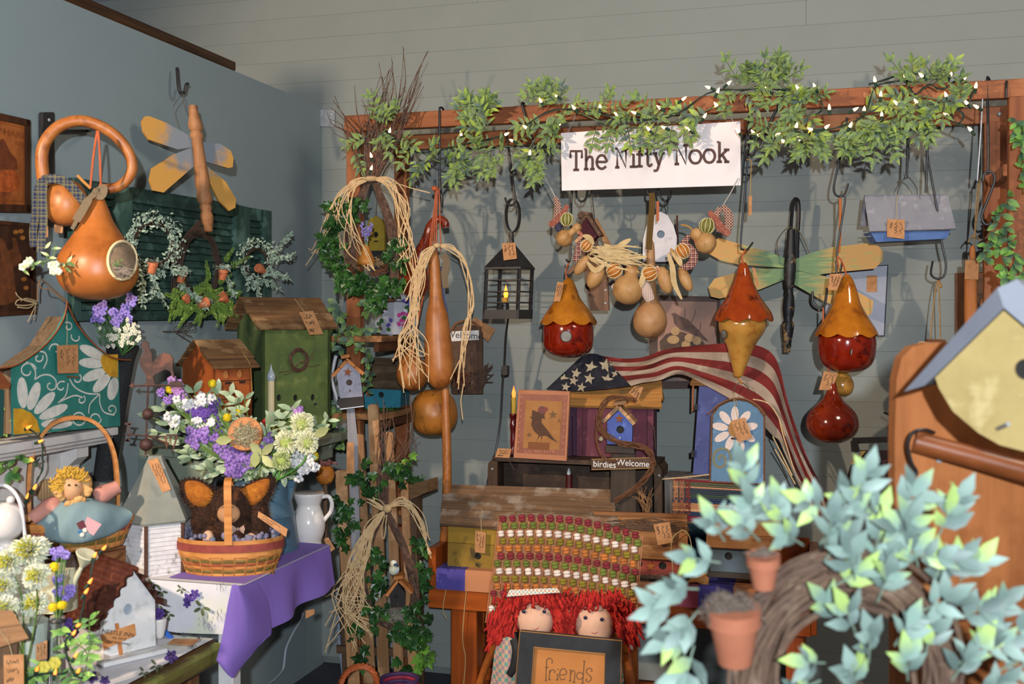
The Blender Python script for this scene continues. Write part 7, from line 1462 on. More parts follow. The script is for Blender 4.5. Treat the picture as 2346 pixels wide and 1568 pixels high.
# runner of coloured blocks
t=T('table_runner','woven runner of purple, peach and mauve blocks along bench front','runner',1100,1330,YB(1100,.62),AB); O=t.M.inverted()@MBk
xs=[xw(px,.61) for px in (1000,1066,1160,1250,1330,1410,1455,1522,1600,1680,1760)]; cs=['4d4490','c08058','8a3a44','c08058','4d4490','8a3a44','c08058','8a3a4a','4d4490','c08058']
for a,b_,c in zip(xs,xs[1:],cs):
    b=MB(); b.grid([[O@Vector((a+(b_-a)*i/6,-o,z)) for i in range(7)] for o,z in ((.46,ZB+.002),(.52,ZB+.002),(.58,ZB+.003),(.605,ZB+.003),(.612,ZB-.006),(.6125,ZB-.04),(.613+.002*R.random(),ZB-.072))])
    b.grid([[p-Vector((0,.002,0)) for p in [O@Vector((a+(b_-a)*i/6,-o,z)) for i in range(7)]] for o,z in ((.605,ZB+.003),(.6125,ZB-.04),(.613,ZB-.072))])
    t.add('woven_block',b,N(c,None,200,.9,.5),None,True)
# yellow long house
ww=W('84654a','5f4734','x',.7,.85,.14,c3='9a8a7a',s3=11)
t=T('birdhouse','long mustard yellow birdhouse with weathered plank roof on the bench','birdhouse',1200,1305,YB(1200,.56),AB)
ym=N('a5812a','8f6d22',7,.75,.15,c3='5a4a22',s3=12)
t.poly('front_board',[(1027,1203),(1404,1228),(1406,1266),(1026,1243)],0,8,ym); t.panel('front_board',[(1026,1244),(1406,1267),(1408,1330),(1025,1306)],0,8,N('957527','7f6222',7,.75,.15,c3='4f4220',s3=14),[(1095,1275,8)])
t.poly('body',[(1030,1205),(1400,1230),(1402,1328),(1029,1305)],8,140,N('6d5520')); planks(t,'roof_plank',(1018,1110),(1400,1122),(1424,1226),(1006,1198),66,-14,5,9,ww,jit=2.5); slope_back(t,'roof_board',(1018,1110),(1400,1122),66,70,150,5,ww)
t.rod('perch',[(1092,1294,0),(1092,1296,-10)],2.4,N('2c241c'),sm=False); t.ptag([(1089,1216),(1113,1221),(1111,1269),(1088,1265)],dy=-22,seed=51,vert=True,string=[(1104,1168,-2),(1102,1190,-14),(1103,1218,-20)])
t.rod('twine',[(1100,1310,-18),(1080,1308,-14),(1070,1345,-30),(1062,1420,-30),(1060,1470,-34),(1066,1510,-34),(1062,1570,-34)],1.1,N('c0a06a'),n=4); t.rod('twine',[(1040,1308,-12),(1028,1330,-30),(1018,1370,-30),(1015,1400,-30),(1022,1418,-30)],1.0,N('c0a06a'),n=4)
# dark old cabinet crate
dw=W('3f2c20','2c1e16','x',.8,.6,.12,c3='54402f'); dz=W('45301f','2f2016','z',.8,.6,.12,c3='5a4433')
t=T('old_crate','dark old wooden crate cabinet standing open-fronted on the bench','crate',1315,1200,YB(1315,.44),AB)
zb=(P(1315,1200,YB(1315,.44)).z-ZB)
fo=[(1122,1062),(1130,1050),(1500,1064),(1512,1074)]
D=118; g=lambda x,y:(x,y)
t.poly('top_board',[(1128,1046),(1506,1062),(1506,1072),(1128,1057)],-4,D,dw); t.poly('left_post',[(1120,1062),(1130,1050),(1140,1056),(1140,1300),(1118,1300)],-4,16,dz); t.poly('right_post',[(1498,1066),(1508,1066),(1516,1080),(1518,1330),(1500,1330)],-4,16,dz); t.poly('side_board',[(1118,1062),(1128,1052),(1128,1300),(1118,1300)],16,D,dz); t.poly('side_board',[(1508,1068),(1516,1078),(1518,1330),(1508,1330)],16,D,dz)
for k in range(3): t.poly('back_board',[(1128,1056+k*66),(1508,1070+k*68),(1508,1070+k*68+66),(1128,1056+k*66+64)],D-6,D,dw)
t.poly('floor_board',[(1128,1252),(1508,1274),(1508,1282),(1128,1260)],0,D,dw); t.ball('rivet',1128,1075,3,gal,dy=-6); t.ball('rivet',1510,1090,3,gal,dy=-6)
t=T('candle','dark red wax candle with frosted bulb inside the dark crate','candle',1304,1117,YB(1304,.30),0); t.lathe('candle',1304,[(8,1088),(8,1120),(9,1280),(0,1282)],N('3d0f0f','521616',20,.5),fine=False); t.lathe('flame_bulb',1303,[(0,1072),(3,1078),(4.5,1084),(3,1089)],N('c9c9cf',rough=.3))
t=T('candlestick','red turned candlestick with glowing yellow candle beside bird picture','candle',1176,1050,YB(1176,.35),0); t.lathe('holder',1176,[(8,948),(9,952),(6,962),(8,975),(6,990),(7,1010),(6,1025),(10,1038),(13,1046),(13,1050),(0,1050)],N('5a1216','45090e',20,.3,coat=.4)); t.lathe('candle',1177,[(5.5,911),(5.5,949)],N('c0a23a','a8882a',20),fine=False); t.lathe('flame_bulb',1177,[(0,883),(1.5,890),(4,898),(4.5,906),(3,912)],EM('ff5a20',5),n=12)
t=T('price_card','brown price card propped at the left corner of the dark crate','card',1155,1040,YB(1155,.44),AB); t.ptag([(1140,1028),(1172,1029),(1167,1050),(1134,1048)],dy=-6,seed=55)
# bird picture
t=T('framed_picture','wrapped canvas of a crow in a hat reading July 4th 1776','picture',1240,1055,YB(1240,.46),AB); 
bd=t.poly('canvas',c4b([(345,445),(805,460),(775,1085),(300,1055)]),0,10,N('b87a58','a86a4a',8,.7)); t.poly('printed_border',c4b([(362,480),(785,495),(757,1035),(325,1010)]),-.9,-.1,N('8a5240','96604a',14),bd); t.poly('printed_field',c4b([(410,540),(735,550),(710,985),(385,965)]),-1.5,-.8,N('a87440','986432',8,c3='b5824c',s3=6),bd)
t.poly('printed_crow',c4b([(440,680),(462,692),(468,625),(515,645),(575,655),(582,710),(555,700),(550,740),(600,800),(650,870),(697,922),(640,892),(590,857),(556,862),(552,908),(546,862),(536,862),(505,902),(526,856),(480,812),(458,762),(466,712)]),-2.1,-1.6,N('5a3a26','4a2f20',30),bd); t.poly('printed_hat',c4b([(515,645),(525,605),(550,590),(600,605),(612,625),(590,640),(582,668),(540,655)]),-2.4,-2.1,N('8a3a2a','4a4550',60),bd); t.poly('printed_plinth',c4b([(432,912),(625,922),(618,988),(428,975)]),-2.0,-1.6,N('7d4a28'),bd)
for x,y,r in ((655,670,42),(440,850,26),(710,725,18)): t.poly('printed_star',[p for p in c4b(star5(x,y,r))],-2.1,-1.6,N('6d5030'),bd)
text(t,'July 4th 1776',1236,1035,9,-1.6,N('b9785a'),bd,rot=3,wx=1.1)
for i in range(9): t.poly('printed_star',c4b(star5(372-i*4,510+i*58,11)),-1.5,-1.0,N('b9785a'),bd); t.poly('printed_star',c4b(star5(765-i*3,520+i*58,11)),-1.5,-1.0,N('b9785a'),bd)
# purple house on crate
t=T('birdhouse','mauve plank birdhouse with pale new-wood roof standing on dark crate','birdhouse',1410,1058,YB(1410,.33),AB); mv=N('6d3442','5a2a3a',10,.75,.15,c3='7a4250'); mvz=N('4a2840','3c2036',10,.75)
t.poly('front_board',[(1322,930),(1335,930),(1334,1054),(1322,1054)],-3,6,mv); t.poly('front_board',[(1336,930),(1482,932),(1482,1059),(1335,1055)],0,6,mv); t.poly('front_board',[(1483,932),(1497,932),(1496,1060),(1483,1060)],-3,6,mv); t.poly('sill',[(1322,1050),(1496,1054),(1496,1062),(1322,1060)],-8,4,mv); t.poly('body',[(1302,925),(1494,930),(1494,1058),(1302,1052)],6,80,mvz); t.poly('side_board',[(1300,955),(1310,955),(1310,1055),(1300,1055)],-6,6,mvz)
nw_=W('c08a4a','a06c36','x',.7,.75,.1,c3='8a6a44'); planks(t,'roof_plank',(1300,872),(1514,870),(1518,932),(1284,928),30,-14,3,8,nw_,jit=2); slope_back(t,'roof_board',(1300,872),(1514,870),30,50,90,5,nw_)
t.rod('wire',[(1485,988,-4),(1497,978,-8),(1500,1000,-8),(1502,1030,-6)],1,N('5d4a38'))
t.ptag([(1440,900),(1455,884),(1474,888),(1462,918)],dy=-22,seed=57)
# blue house, twig S and sign on plank
t=T('birdhouse','small blue birdhouse with block roof, star and birdies Welcome sign','birdhouse',1420,1160,YB(1420,.50),-12)
t.panel('front_board',[(1391,1018),(1391,966),(1419,938),(1449,962),(1448,1020)],0,6,N('4a5fa8','3d5096',16,.7,c3='5a70b5'),[(1421,985,9)]); t.poly('body',[(1393,1018),(1393,967),(1419,941),(1447,963),(1446,1019)],6,44,N('2c2420'))
for a,b_ in (((1378,965),(1396,947)),((1397,946),(1414,930)),((1420,931),(1438,950)),((1439,951),(1456,970))):
    dx,dy=b_[0]-a[0],b_[1]-a[1]; l=math.hypot(dx,dy); nx,ny=dy/l*8,-dx/l*8; t.poly('roof_block',[a,b_,(b_[0]-nx,b_[1]-ny),(a[0]-nx,a[1]-ny)],-6,50,W('c99a68','6d5a46','y',.5,rnd=.2))
t.poly('ridge_block',[(1405,922),(1434,918),(1436,926),(1407,930)],-6,46,W('a5754a','6d5540','x')); t.poly('rusty_star',star5(1419,960,11,.1),-3,-1,N('8a4a20','6d3818',40)); t.rod('perch',[(1420,1003,0),(1420,1004,-8)],2,gal,sm=False); t.poly('base',[(1387,1021),(1452,1024),(1454,1040),(1388,1037)],-8,50,N('2a231d','3a3028',30))
t.poly('plank',[(1400,1040),(1456,1040),(1458,1320),(1396,1320)],4,14,W('44362a','30261d','z',.7,c3='554536')); sg=t.poly('sign',[(1355,1053),(1490,1049),(1492,1073),(1355,1077)],-8,-2,N('4a3424','5a4230',30)); t.rod('sign_edge',[(1355,1053,-8),(1490,1049,-8),(1492,1073,-8),(1355,1077,-8)],1,N('a5804a'),sg,sm=False,closed=True)
text(t,'birdies',1385,1065,15,-9,N('e6e3df'),sg,rot=-2,wx=.95); text(t,'Welcome',1450,1062.5,14.5,-9,N('e6e3df'),sg,rot=-2,wx=.95)
b=MB(); S=[(1390,530),(1200,515),(1100,590),(1070,700),(1090,800),(1180,890),(1290,930),(1420,950),(1520,1010),(1550,1090),(1530,1180),(1450,1280),(1330,1370),(1210,1440)]
for k in range(14): b.tube(crs(t.qs([(x+R.uniform(-7,7),y+R.uniform(-6,6),-12+R.uniform(-8,8)) for x,y in c4b(S)]),4),1.1*t.u,4)
for k in range(4): b.tube(crs(t.qs([(1372+R.uniform(-4,4),950,-10),(1368+R.uniform(-4,4),1010,-12),(1385,1050+R.uniform(-4,6),-12),(1420,1056,-12)]),4),1*t.u,4)
t.add('twig_curl',b,N('7a5236','5d3c28',60)); t.ball('bee',1377,1006,6,N('c9bfa0','2a2420',160),dy=-10)
b=MB()
for k in range(18): b.tube(crs(t.qs([(1480+R.uniform(-10,10),1175,0),(1478+R.uniform(-16,16),1150+R.uniform(-8,8),-6),(1470+R.uniform(-25,30),1120+R.uniform(-10,20),-6)]),3),.8*t.u,4)
t.add('loose_twigs',b,N('8a6444'))
# three-hole house
t=T('birdhouse','low brick-red three-hole birdhouse with twig-trimmed plank roof on bench','birdhouse',1470,1345,YB(1470,.58),AB); pw_=W('9a6a40','7a5030','x',.7,.8,.1,c3='a87c50')
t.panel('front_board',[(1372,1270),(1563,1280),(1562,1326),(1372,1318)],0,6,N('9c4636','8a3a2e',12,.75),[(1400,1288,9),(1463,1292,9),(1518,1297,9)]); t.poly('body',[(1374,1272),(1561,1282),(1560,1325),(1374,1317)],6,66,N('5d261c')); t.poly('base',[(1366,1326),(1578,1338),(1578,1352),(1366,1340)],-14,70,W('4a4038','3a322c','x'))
planks(t,'roof_plank',(1362,1178),(1574,1186),(1577,1284),(1358,1272),34,-14,3,7,pw_,jit=1.5); slope_back(t,'roof_board',(1362,1178),(1574,1186),34,50,80,5,pw_); t.poly('ridge_board',[(1360,1172),(1574,1180),(1574,1188),(1360,1180)],28,40,pw_)
t.poly('rusty_star',star5(1491,1298,12,.1),-4,-1,N('a5601c','8a4a14',40)); b=MB()
for k in range(60): y=R.uniform(1190,1212); x=R.uniform(1366,1520); b.tube(crs(t.qs([(x,y,10+R.uniform(-4,3)),(x+30,y+R.uniform(-4,6),4),(x+R.uniform(50,75),y+4+R.uniform(-6,8),8)]),3),.8*t.u,4)
t.add('upper_twig_trim',b,N('6d5240','55402f',60)); b=MB()
for k in range(50): y=R.uniform(1318,1334); x=R.uniform(1366,1530); b.tube(crs(t.qs([(x,y,-10),(x+25,y+R.uniform(-3,5),-14),(x+R.uniform(40,60),y+R.uniform(-6,8),-12)]),3),.8*t.u,4)
t.add('lower_twig_trim',b,N('6d5240','55402f',60)); t.ptag([(1497,1202),(1534,1196),(1542,1243),(1507,1250)],dy=-18,seed=60,vert=True)
t.rod('twine',[(1564,1215,-10),(1545,1228,-16),(1538,1250,-20),(1541,1310,-24),(1536,1380,-40),(1530,1440,-44),(1530,1500,-46),(1545,1560,-46)],1.2,N('c0a878'),n=4); t.rod('twine',[(1564,1215,-10),(1580,1232,-14),(1588,1290,-18),(1585,1320,-18)],1.2,N('c0a878'),n=4)
t=T('straw_bundle','small bundle of orange straw at the end of the red birdhouse','straw',1600,1332,YB(1600,.58),0); b=MB()
for k in range(70): b.tube(crs(t.qs([(1572,1336,0),(1595,1328+R.uniform(-6,6),-6),(1616+R.uniform(-6,10),1330+R.uniform(-18,18),-6)]),2),.9*t.u,4)
t.add('straws',b,N('b5742c','c9945a',60)); t.add('straw_tie',MB().ball(t.q(1576,1336),4*t.u),N('8a5a2c'),None,2)
# plaid rug over grey box, blue houses
t=T('grey_box','grey weathered wooden box under the plaid rug and daisy birdhouse','box',1620,1180,YB(1620,.40),AB); gy=W('77706c','625c58','z',.7,.8)
t.poly('front_board',[(1522,1098),(1720,1108),(1722,1330),(1526,1318)],2,10,gy); t.poly('side_board',[(1522,1098),(1532,1098),(1532,1318),(1524,1318)],10,100,gy); t.poly('side_board',[(1712,1108),(1722,1108),(1722,1330),(1712,1330)],10,100,gy)
t.add('top_board',MB().slab(t.q(1520,1098,-2),t.q(1722,1109,-2),t.q(1722,1109,-2)+Vector((0,104*t.u,0)),t.q(1520,1098,-2)+Vector((0,104*t.u,0)),.008),gy)
t=T('woven_rug','plaid rag rug in navy, red and peach hanging over the grey box','rug',1620,1180,YB(1620,.415),AB)
bands=[('7a2a30',1096,1102),('5a5a44',1102,1112),('c08a6a',1112,1116),('37404a',1116,1130),('3f4f44',1130,1138),('2c3a54',1138,1150),('b5805c',1150,1164),('c99a74',1164,1170),('2c3a54',1170,1180),('7a2430',1180,1192),('9a7a6a',1192,1197),('2a4450',1197,1220),('23405c',1220,1250),('2f5a78',1250,1275),('7d94b0',1275,1296)]
sl_=lambda x:(x-1530)*.055
for c,y0,y1 in bands:
    n=max(1,round((y1-y0)/5))
    for k in range(n):
        a=y0+(y1-y0)*(k+.5)/n; p=[t.q(x,a+sl_(x),-2+1.2*math.sin(x*1.6+k*3.1)) for x in range(1541,1722,3)]; t.add('weft_row',MB().tube(p,2.5*t.u*(y1-y0)/n/5,5),N(c,None,120,.95),None,True)
for x,c in ((1548,'b5805c'),(1562,'a06a50'),(1576,'7a3a34')):
    for k in range(7): t.add('warp_strand',MB().tube([t.q(x+(k-3)*1.6,y+sl_(x),-4.4+.8*math.sin(y*.6)) for y in range(1098,1180,4)],.7*t.u,4),N(c))
b=MB()
for x in range(1543,1720,5): b.tube(crs(t.qs([(x,1294+sl_(x),-2),(x+R.uniform(-4,4),1302+sl_(x),-3),(x+R.uniform(-5,5),1308+R.uniform(0,8)+sl_(x),-2)]),2),1.1*t.u,4)
t.add('fringe',b,N('8fa3ba','a9b5c6',60))
t=T('birdhouse','tall periwinkle blue birdhouse partly hidden behind the daisy birdhouse','birdhouse',1630,1095,YB(1630,.30),AB); bv=N('50598f','454d80',8,.75,.12,c3='5d6698')
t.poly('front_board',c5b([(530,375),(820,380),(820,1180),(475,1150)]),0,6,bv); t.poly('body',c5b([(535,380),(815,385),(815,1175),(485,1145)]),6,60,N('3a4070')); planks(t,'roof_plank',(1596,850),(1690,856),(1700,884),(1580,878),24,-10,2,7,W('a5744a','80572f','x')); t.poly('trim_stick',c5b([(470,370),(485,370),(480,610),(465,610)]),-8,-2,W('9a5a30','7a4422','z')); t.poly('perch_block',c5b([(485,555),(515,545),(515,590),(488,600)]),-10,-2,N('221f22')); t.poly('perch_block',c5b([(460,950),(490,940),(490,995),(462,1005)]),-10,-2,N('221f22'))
t=T('birdhouse','pale blue arched birdhouse painted with a big white daisy','birdhouse',1690,1108,YB(1690,.42),AB); db=N('5d7f9e','53748f',9,.75,.15,c3='6d8fae',s3=20)
fo=c5b([(622,1212),(640,640),(700,560),(780,520),(865,506),(950,522),(1035,578),(1088,655),(1085,1232)])
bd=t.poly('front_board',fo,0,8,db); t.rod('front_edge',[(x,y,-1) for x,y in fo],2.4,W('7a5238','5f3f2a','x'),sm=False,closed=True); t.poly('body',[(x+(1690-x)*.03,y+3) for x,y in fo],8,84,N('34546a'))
ac=[p[:2] for p in crs([(x,y,0) for x,y in c5b([(600,632),(640,600),(700,548),(780,510),(865,495),(955,512),(1040,568),(1095,640)])],3)]
b=MB(); r0=[t.q(x,y,-6) for x,y in ac]; r1=[p+Vector((0,96*t.u,0)) for p in r0]; b.grid([r0,r1]); b.grid([[p+Vector((0,0,-.004)) for p in r] for r in (r1,r0)]); b.tube(r0,1.8*t.u,5); t.add('roof_sheet',b,N('8a5730','744626',16,.6,c3='9a6a40'),None)
wp_=N('dccac2','cdb9b0',40,.7)
for k in range(9):
    a=-1.57+k*6.283/9; cx,cy=835,762; l=195; e=ell(cx+math.cos(a)*l*.66,cy+math.sin(a)*l*.66,l*.36,34,a,12); t.poly('painted_petal',c5b(e),-1,-.1,wp_,bd)
t.poly('painted_centre',c5b(ell(830,758,52,70)),-1.4,-.2,N('a5753f'),bd)
t.stroke('painted_stem',[c5b([(870,880),(875,960),(840,1080),(815,1210)]),c5b([(800,1200),(790,1090),(800,1000),(770,940),(710,930),(660,970),(655,1040),(690,1085),(740,1075),(755,1030),(730,985),(700,1000),(705,1025)]),c5b([(825,1205),(860,1090),(920,1020),(990,1005),(1030,1040),(1020,1110),(970,1150),(920,1130),(910,1080),(950,1050),(970,1085),(955,1100)])],5.5,-1.2,N('77765a'),bd)
t.rod('perch',[(1676,1005,0),(1686,1006,-10)],2.4,N('4a2a1e'),sm=False); t.ptag(c5b([(800,690),(920,660),(985,835),(860,875)]),dy=-12,seed=66,vert=True,string=[(1690,930,-4),(1680,900,-4),(1684,930,-8),(1691,962,-12)])
t.rod('hanging_wire',[(1678,925,40),(1678,890,40),(1692,875,40),(1710,880,40),(1722,900,40),(1724,918,40)],1,N('6d5a48')); raffia(t,'straw_strands',[[(1725,915,20),(1760,925,20),(1785,960,30),(1800,1000,40)],[(1770,1000,30),(1790,1040,30),(1815,1090,20)],[(1775,1030,30),(1800,1070,30),(1822,1110,20)],[(1500,1100,-10),(1560,1095,-10),(1625,1088,-6)],[(1785,960,30),(1795,1000,20),(1820,1080,20)]],1.4,rfm)
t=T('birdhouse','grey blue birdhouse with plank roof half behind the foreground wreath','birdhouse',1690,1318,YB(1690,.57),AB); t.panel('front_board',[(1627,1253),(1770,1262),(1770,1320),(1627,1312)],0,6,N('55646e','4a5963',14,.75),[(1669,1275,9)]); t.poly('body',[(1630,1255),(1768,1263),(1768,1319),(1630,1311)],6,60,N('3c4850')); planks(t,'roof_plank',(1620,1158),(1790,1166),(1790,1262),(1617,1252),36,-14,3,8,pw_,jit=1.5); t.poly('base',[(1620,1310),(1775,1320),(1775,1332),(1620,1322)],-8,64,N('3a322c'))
# ================= flag
t=T('flag_cloth','faded stars and stripes cloth draped over birdhouses and hanging right','flag',1600,850,YB(1600,.30),AB); u=t.u
sec=[((1332,817),(1250,893),-20,-42),((1350,811),(1312,897),-10,-50),((1364,811),(1376,893),0,-54),((1380,816),(1446,885),0,-58)]
s2=[((1380,816),(1446,885),0,-58),((1430,822),(1470,878),4,-52),((1475,818),(1510,872),4,-44),((1530,800),(1560,858),0,-36),((1600,792),(1620,885),-6,-44),((1680,786),(1690,925),-12,-60),((1735,792),(1735,958),-14,-62),((1770,812),(1758,985),-10,-50),((1788,850),(1772,1000),-4,-42),((1802,910),(1785,1010),0,-34),((1824,980),(1798,1040),0,-28),((1850,1050),(1822,1095),0,-22),((1885,1120),(1850,1150),0,-18),((1910,1180),(1880,1210),0,-18)]
def fpt(S,uu,v):
    k=uu*(len(S)-1); i=min(int(k),len(S)-2); f=k-i; A_=[S[max(i-1,0)],S[i],S[i+1],S[min(i+2,len(S)-1)]]
    c=lambda g:.5*((2*g(A_[1]))+(g(A_[2])-g(A_[0]))*f+(2*g(A_[0])-5*g(A_[1])+4*g(A_[2])-g(A_[3]))*f*f+(3*g(A_[1])-g(A_[0])-3*g(A_[2])+g(A_[3]))*f**3)
    x=c(lambda q:q[0][0])*(1-v)+c(lambda q:q[1][0])*v; y=c(lambda q:q[0][1])*(1-v)+c(lambda q:q[1][1])*v; d=c(lambda q:q[2])*(1-v)+c(lambda q:q[3])*v
    d+=8*math.sin(v*11+uu*9)+6*math.sin(v*6-uu*17)+4*math.sin(v*19+uu*31); return t.q(x,y,d)
cn=N('23232e','1b1b24',20,.9,c3='33333c'); ca=t.add('canton',MB().grid([[fpt(sec,i/14,j/10) for i in range(15)] for j in range(11)]),cn,None,2)
rd=N('7a2420','68201d',14,.9,c3='8a3230',s3=9); cr=N('a89484','96826f',14,.9,c3='b8a794',s3=9); ns=6
for k in range(ns): t.add('stripe',MB().grid([[fpt(s2,i/60,(k+j/3)/ns) for i in range(61)] for j in range(4)]),rd if k%2==0 else cr,None,2)
for (x,y,r) in ((1354,842,16),(1387,838,17),(1320,856,13),(1291,868,13),(1314,873,12),(1350,868,14),(1391,870,15),(1410,858,11),(1296,887,11),(1332,888,12)):
    pts=star5(x,y,r,.2); b=MB()
    def onf(px,py):      # nearest point of the canton to this pixel
        best=None
        for i in range(41):
            for j in range(31):
                uu,v=i/40,j/30; A_=sec; k=uu*3; ii=min(int(k),2); f=k-ii; X0=A_[ii][0][0]*(1-f)+A_[ii+1][0][0]*f; Y0=A_[ii][0][1]*(1-f)+A_[ii+1][0][1]*f; X1=A_[ii][1][0]*(1-f)+A_[ii+1][1][0]*f; Y1=A_[ii][1][1]*(1-f)+A_[ii+1][1][1]*f
                d=(X0*(1-v)+X1*v-px)**2+(Y0*(1-v)+Y1*v-py)**2
                if best is None or d<best[0]: best=(d,uu,v)
        return best[1],best[2]
    uu,v=onf(x,y); dd=(t.q(x,y,0)-fpt(sec,uu,v)).y; d0=-dd/u; b.prism([t.q(a,c_,d0-5) for a,c_ in pts],(0,.002,0)); t.add('printed_star',b,N('a89a80','94866e',40),ca)
# ================= chair, dolls, friends frame
t=T('armchair','honey wood armchair with its back against the bench, covered by woven rug','chair',1290,1450,3.35,-14); cw_=W('9a5420','7f4118','z',.5,.35,.06,coat=.3)
for x,dx in ((1138,-6),(1438,6)): t.poly('back_post',[(x,1240),(x+18,1240),(x+18+dx,1700),(x+dx,1700)],14,34,cw_)
t.poly('back_rail',[(1140,1235),(1450,1262),(1450,1290),(1140,1262)],16,30,cw_); t.poly('back_rail',[(1140,1420),(1450,1445),(1450,1470),(1140,1445)],16,30,cw_)
t.rod('arm',[(1140,1440,10),(1132,1475,-40),(1112,1530,-120),(1092,1585,-180)],9,cw_,n=10); t.rod('arm',[(1434,1462,10),(1436,1500,-40),(1440,1540,-120),(1448,1600,-180)],12,cw_,n=10)
t.poly('seat',[(1130,1640),(1450,1660),(1450,1680),(1130,1660)],-190,20,cw_)
for x in (1120,1440): t.rod('front_leg',[(x,1600,-180),(x-6,1700,-180),(x-8,2000,-180)],9,cw_,sm=False,n=10)
t.rod('back_leg',[(1142,1690,24),(1140,1860,24)],9,cw_,sm=False,n=10); t.rod('back_leg',[(1452,1690,24),(1455,1870,24)],9,cw_,sm=False,n=10)
t=T('woven_chair_pad','chunky woven rug in red, green, white and orange over the chair back','rug',1295,1310,3.33,-14); u=t.u
rc=['7d2830','66702c','d6c6bb','7f6f22','b06a30']; NR,NC=15,15
def pp_(r,c):     # r along the height, c across
    f=r/(NR-1); g=c/(NC-1); x0,y0=1156-f*30,1188+f*240; x1,y1=1459-f*18,1226+f*232; x=x0+(x1-x0)*g; y=y0+(y1-y0)*g-16*math.sin(math.pi*g)*(1-f*.7); return x,y
b=MB()
for c in range(NC+1):
    for o in (-2.2,2.2): b.tube([t.q(pp_(r,c-.5)[0]+o,pp_(r,c-.5)[1],-5) for r in range(NR)],1.0*u,4)
t.add('warp_threads',b,N('b5734c','c9966d',60,.9))
b=MB(); b.grid([[t.q(*pp_(r,c-.5),2) for c in range(NC+1)] for r in range(NR)]); t.add('backing',b,N('a8704a','8f5a3c',60,.95))
PM={}
for i,c in enumerate(rc):
    k=MB().ball((0,-.26,.2),(.5,.42,.30),10,6); k.ball((0,-.26,-.22),(.48,.4,.30),10,6); PM[i]=k.mesh('weft_tuft',N(c,None,40,.9,rnd=.15),2)
for r in range(NR):
    for c in range(NC):
        x,y=pp_(r,c+(.18 if r%2 else -.12)); s_=24*u; M=Matrix.Translation(t.q(x,y,-3))@Matrix.Rotation(math.radians(-7),4,'Y')@Matrix.Diagonal((s_*R.uniform(.66,.8),s_*.75,s_*R.uniform(.60,.72),1)); lnk('weft_tuft',PM[r%5],t.e,M)
skin=N('d2a78c','c99c82',20,.9); yarn=N('b5251c','9a1a14',40,.9,c3='c93a2a',s3=60)
def doll(label,cx,cy,fr,hair,Y,face,hat=None):
    t=T('rag_doll',label,'doll',cx,cy+160,Y,-6); u=t.u
    b=MB(); b.ball(t.q(cx,cy,0),(fr*u,fr*.7*u,fr*1.06*u),20,14); b.tube(crs(t.qs([(cx,cy+fr*.7,4),(cx,cy+fr+26,8),(cx,cy+fr+50,8)]),3),[.5*fr*u,.5*fr*u,.6*fr*u],12); t.add('head',b,skin,None,2)
    b=MB(); b.ball(t.q(cx,cy+150,10),(70*u,40*u,90*u),18,12); t.add('dress',b,CHK('4a7a72','b08a78','5a4a6a',60,60,.5),None,2)
    b=MB()
    for k in range(420):
        x,y=R.choice(hair); x+=R.gauss(0,9); y+=R.gauss(0,9); dx,dy=x-cx,y-cy; l=math.hypot(dx,dy) or 1
        if abs(dx)<fr*.98 and dy>-fr*.78: continue
        ln=R.uniform(14,26) if dy>-fr*.5 else R.uniform(8,13); d=-R.uniform(4,30) if l<fr*1.3 else R.uniform(-16,10); b.tube(crs(t.qs([(x,y-8,d+4),(x+dx/l*6+R.uniform(-4,4),y+6,d-8),(x+dx/l*ln*.5+R.uniform(-6,6),y+ln,d)]),3),2.6*u,5)
    t.add('yarn_hair',b,yarn,None,True)
    b=MB(); b.ball(t.q(cx,cy-8,12),(fr*1.25*u,fr*.8*u,fr*1.15*u),18,12); t.add('hair_base',b,yarn,None,2)
    for ex,ey in face: t.add('eye',MB().ball(t.q(ex,ey,-fr*.66),(4.5*u,2*u,4.5*u),10,6),N('1d1d38',rough=.3),None,2)
    my=cy+fr*.5; t.stroke('stitched_smile',[[(cx-8,my-3),(cx,my+2),(cx+8,my-3)]],1.6,-fr*.66,N('8a2a28'))
    if hat: t.add('hat_band',MB().add([t.q(*p) for p in hat]+[t.q(p[0],p[1],p[2]+30) for p in hat],[(0,1,2,3),(4,7,6,5),(0,4,5,1),(1,5,6,2),(2,6,7,3),(3,7,4,0)]),CHK('b58a78','d2c9b5','8fa3a8',90,90),None)
    return t
h1=[(1150+R.uniform(-8,8),1385+k*7) for k in range(12)]+[(1165+k*9,1372) for k in range(13)]+[(1170+k*8,1385) for k in range(13)]+[(1280,1390+k*6) for k in range(10)]+[(1140,1410+k*6) for k in range(9)]+[(1165,1400+k*6) for k in range(10)]+[(1268,1400+k*6) for k in range(9)]
t=doll('soft cloth doll with red yarn hair and flat patterned cap, left of the pair','A' and 1226,1420,43,h1,3.08,((1200,1402),(1247,1402)),[(1160,1368,-26),(1283,1358,-26),(1276,1348,-20),(1168,1352,-20)])
rows=[[(1140,1468,-10),(1165,1460,-26),(1185,1475,-20)],[(1132,1500,-10),(1160,1505,-40),(1186,1500,-24)],[(1128,1540,-10),(1155,1545,-40),(1184,1540,-24)],[(1120,1590,-10),(1150,1600,-40),(1180,1590,-24)]]
t.add('patchwork_sleeve',MB().grid([crs([t.q(*p) for p in r],5) for r in rows]),CHK('5d8a80','b5907a','8a7a84',55,45,.5),None,2)
t.add('black_ribbon',MB().tube(crs(t.qs([(1176,1465,-34),(1182,1490,-44),(1176,1530,-44),(1166,1548,-40)]),4),9*t.u,8,flat=.4),N('131214'),None,True)
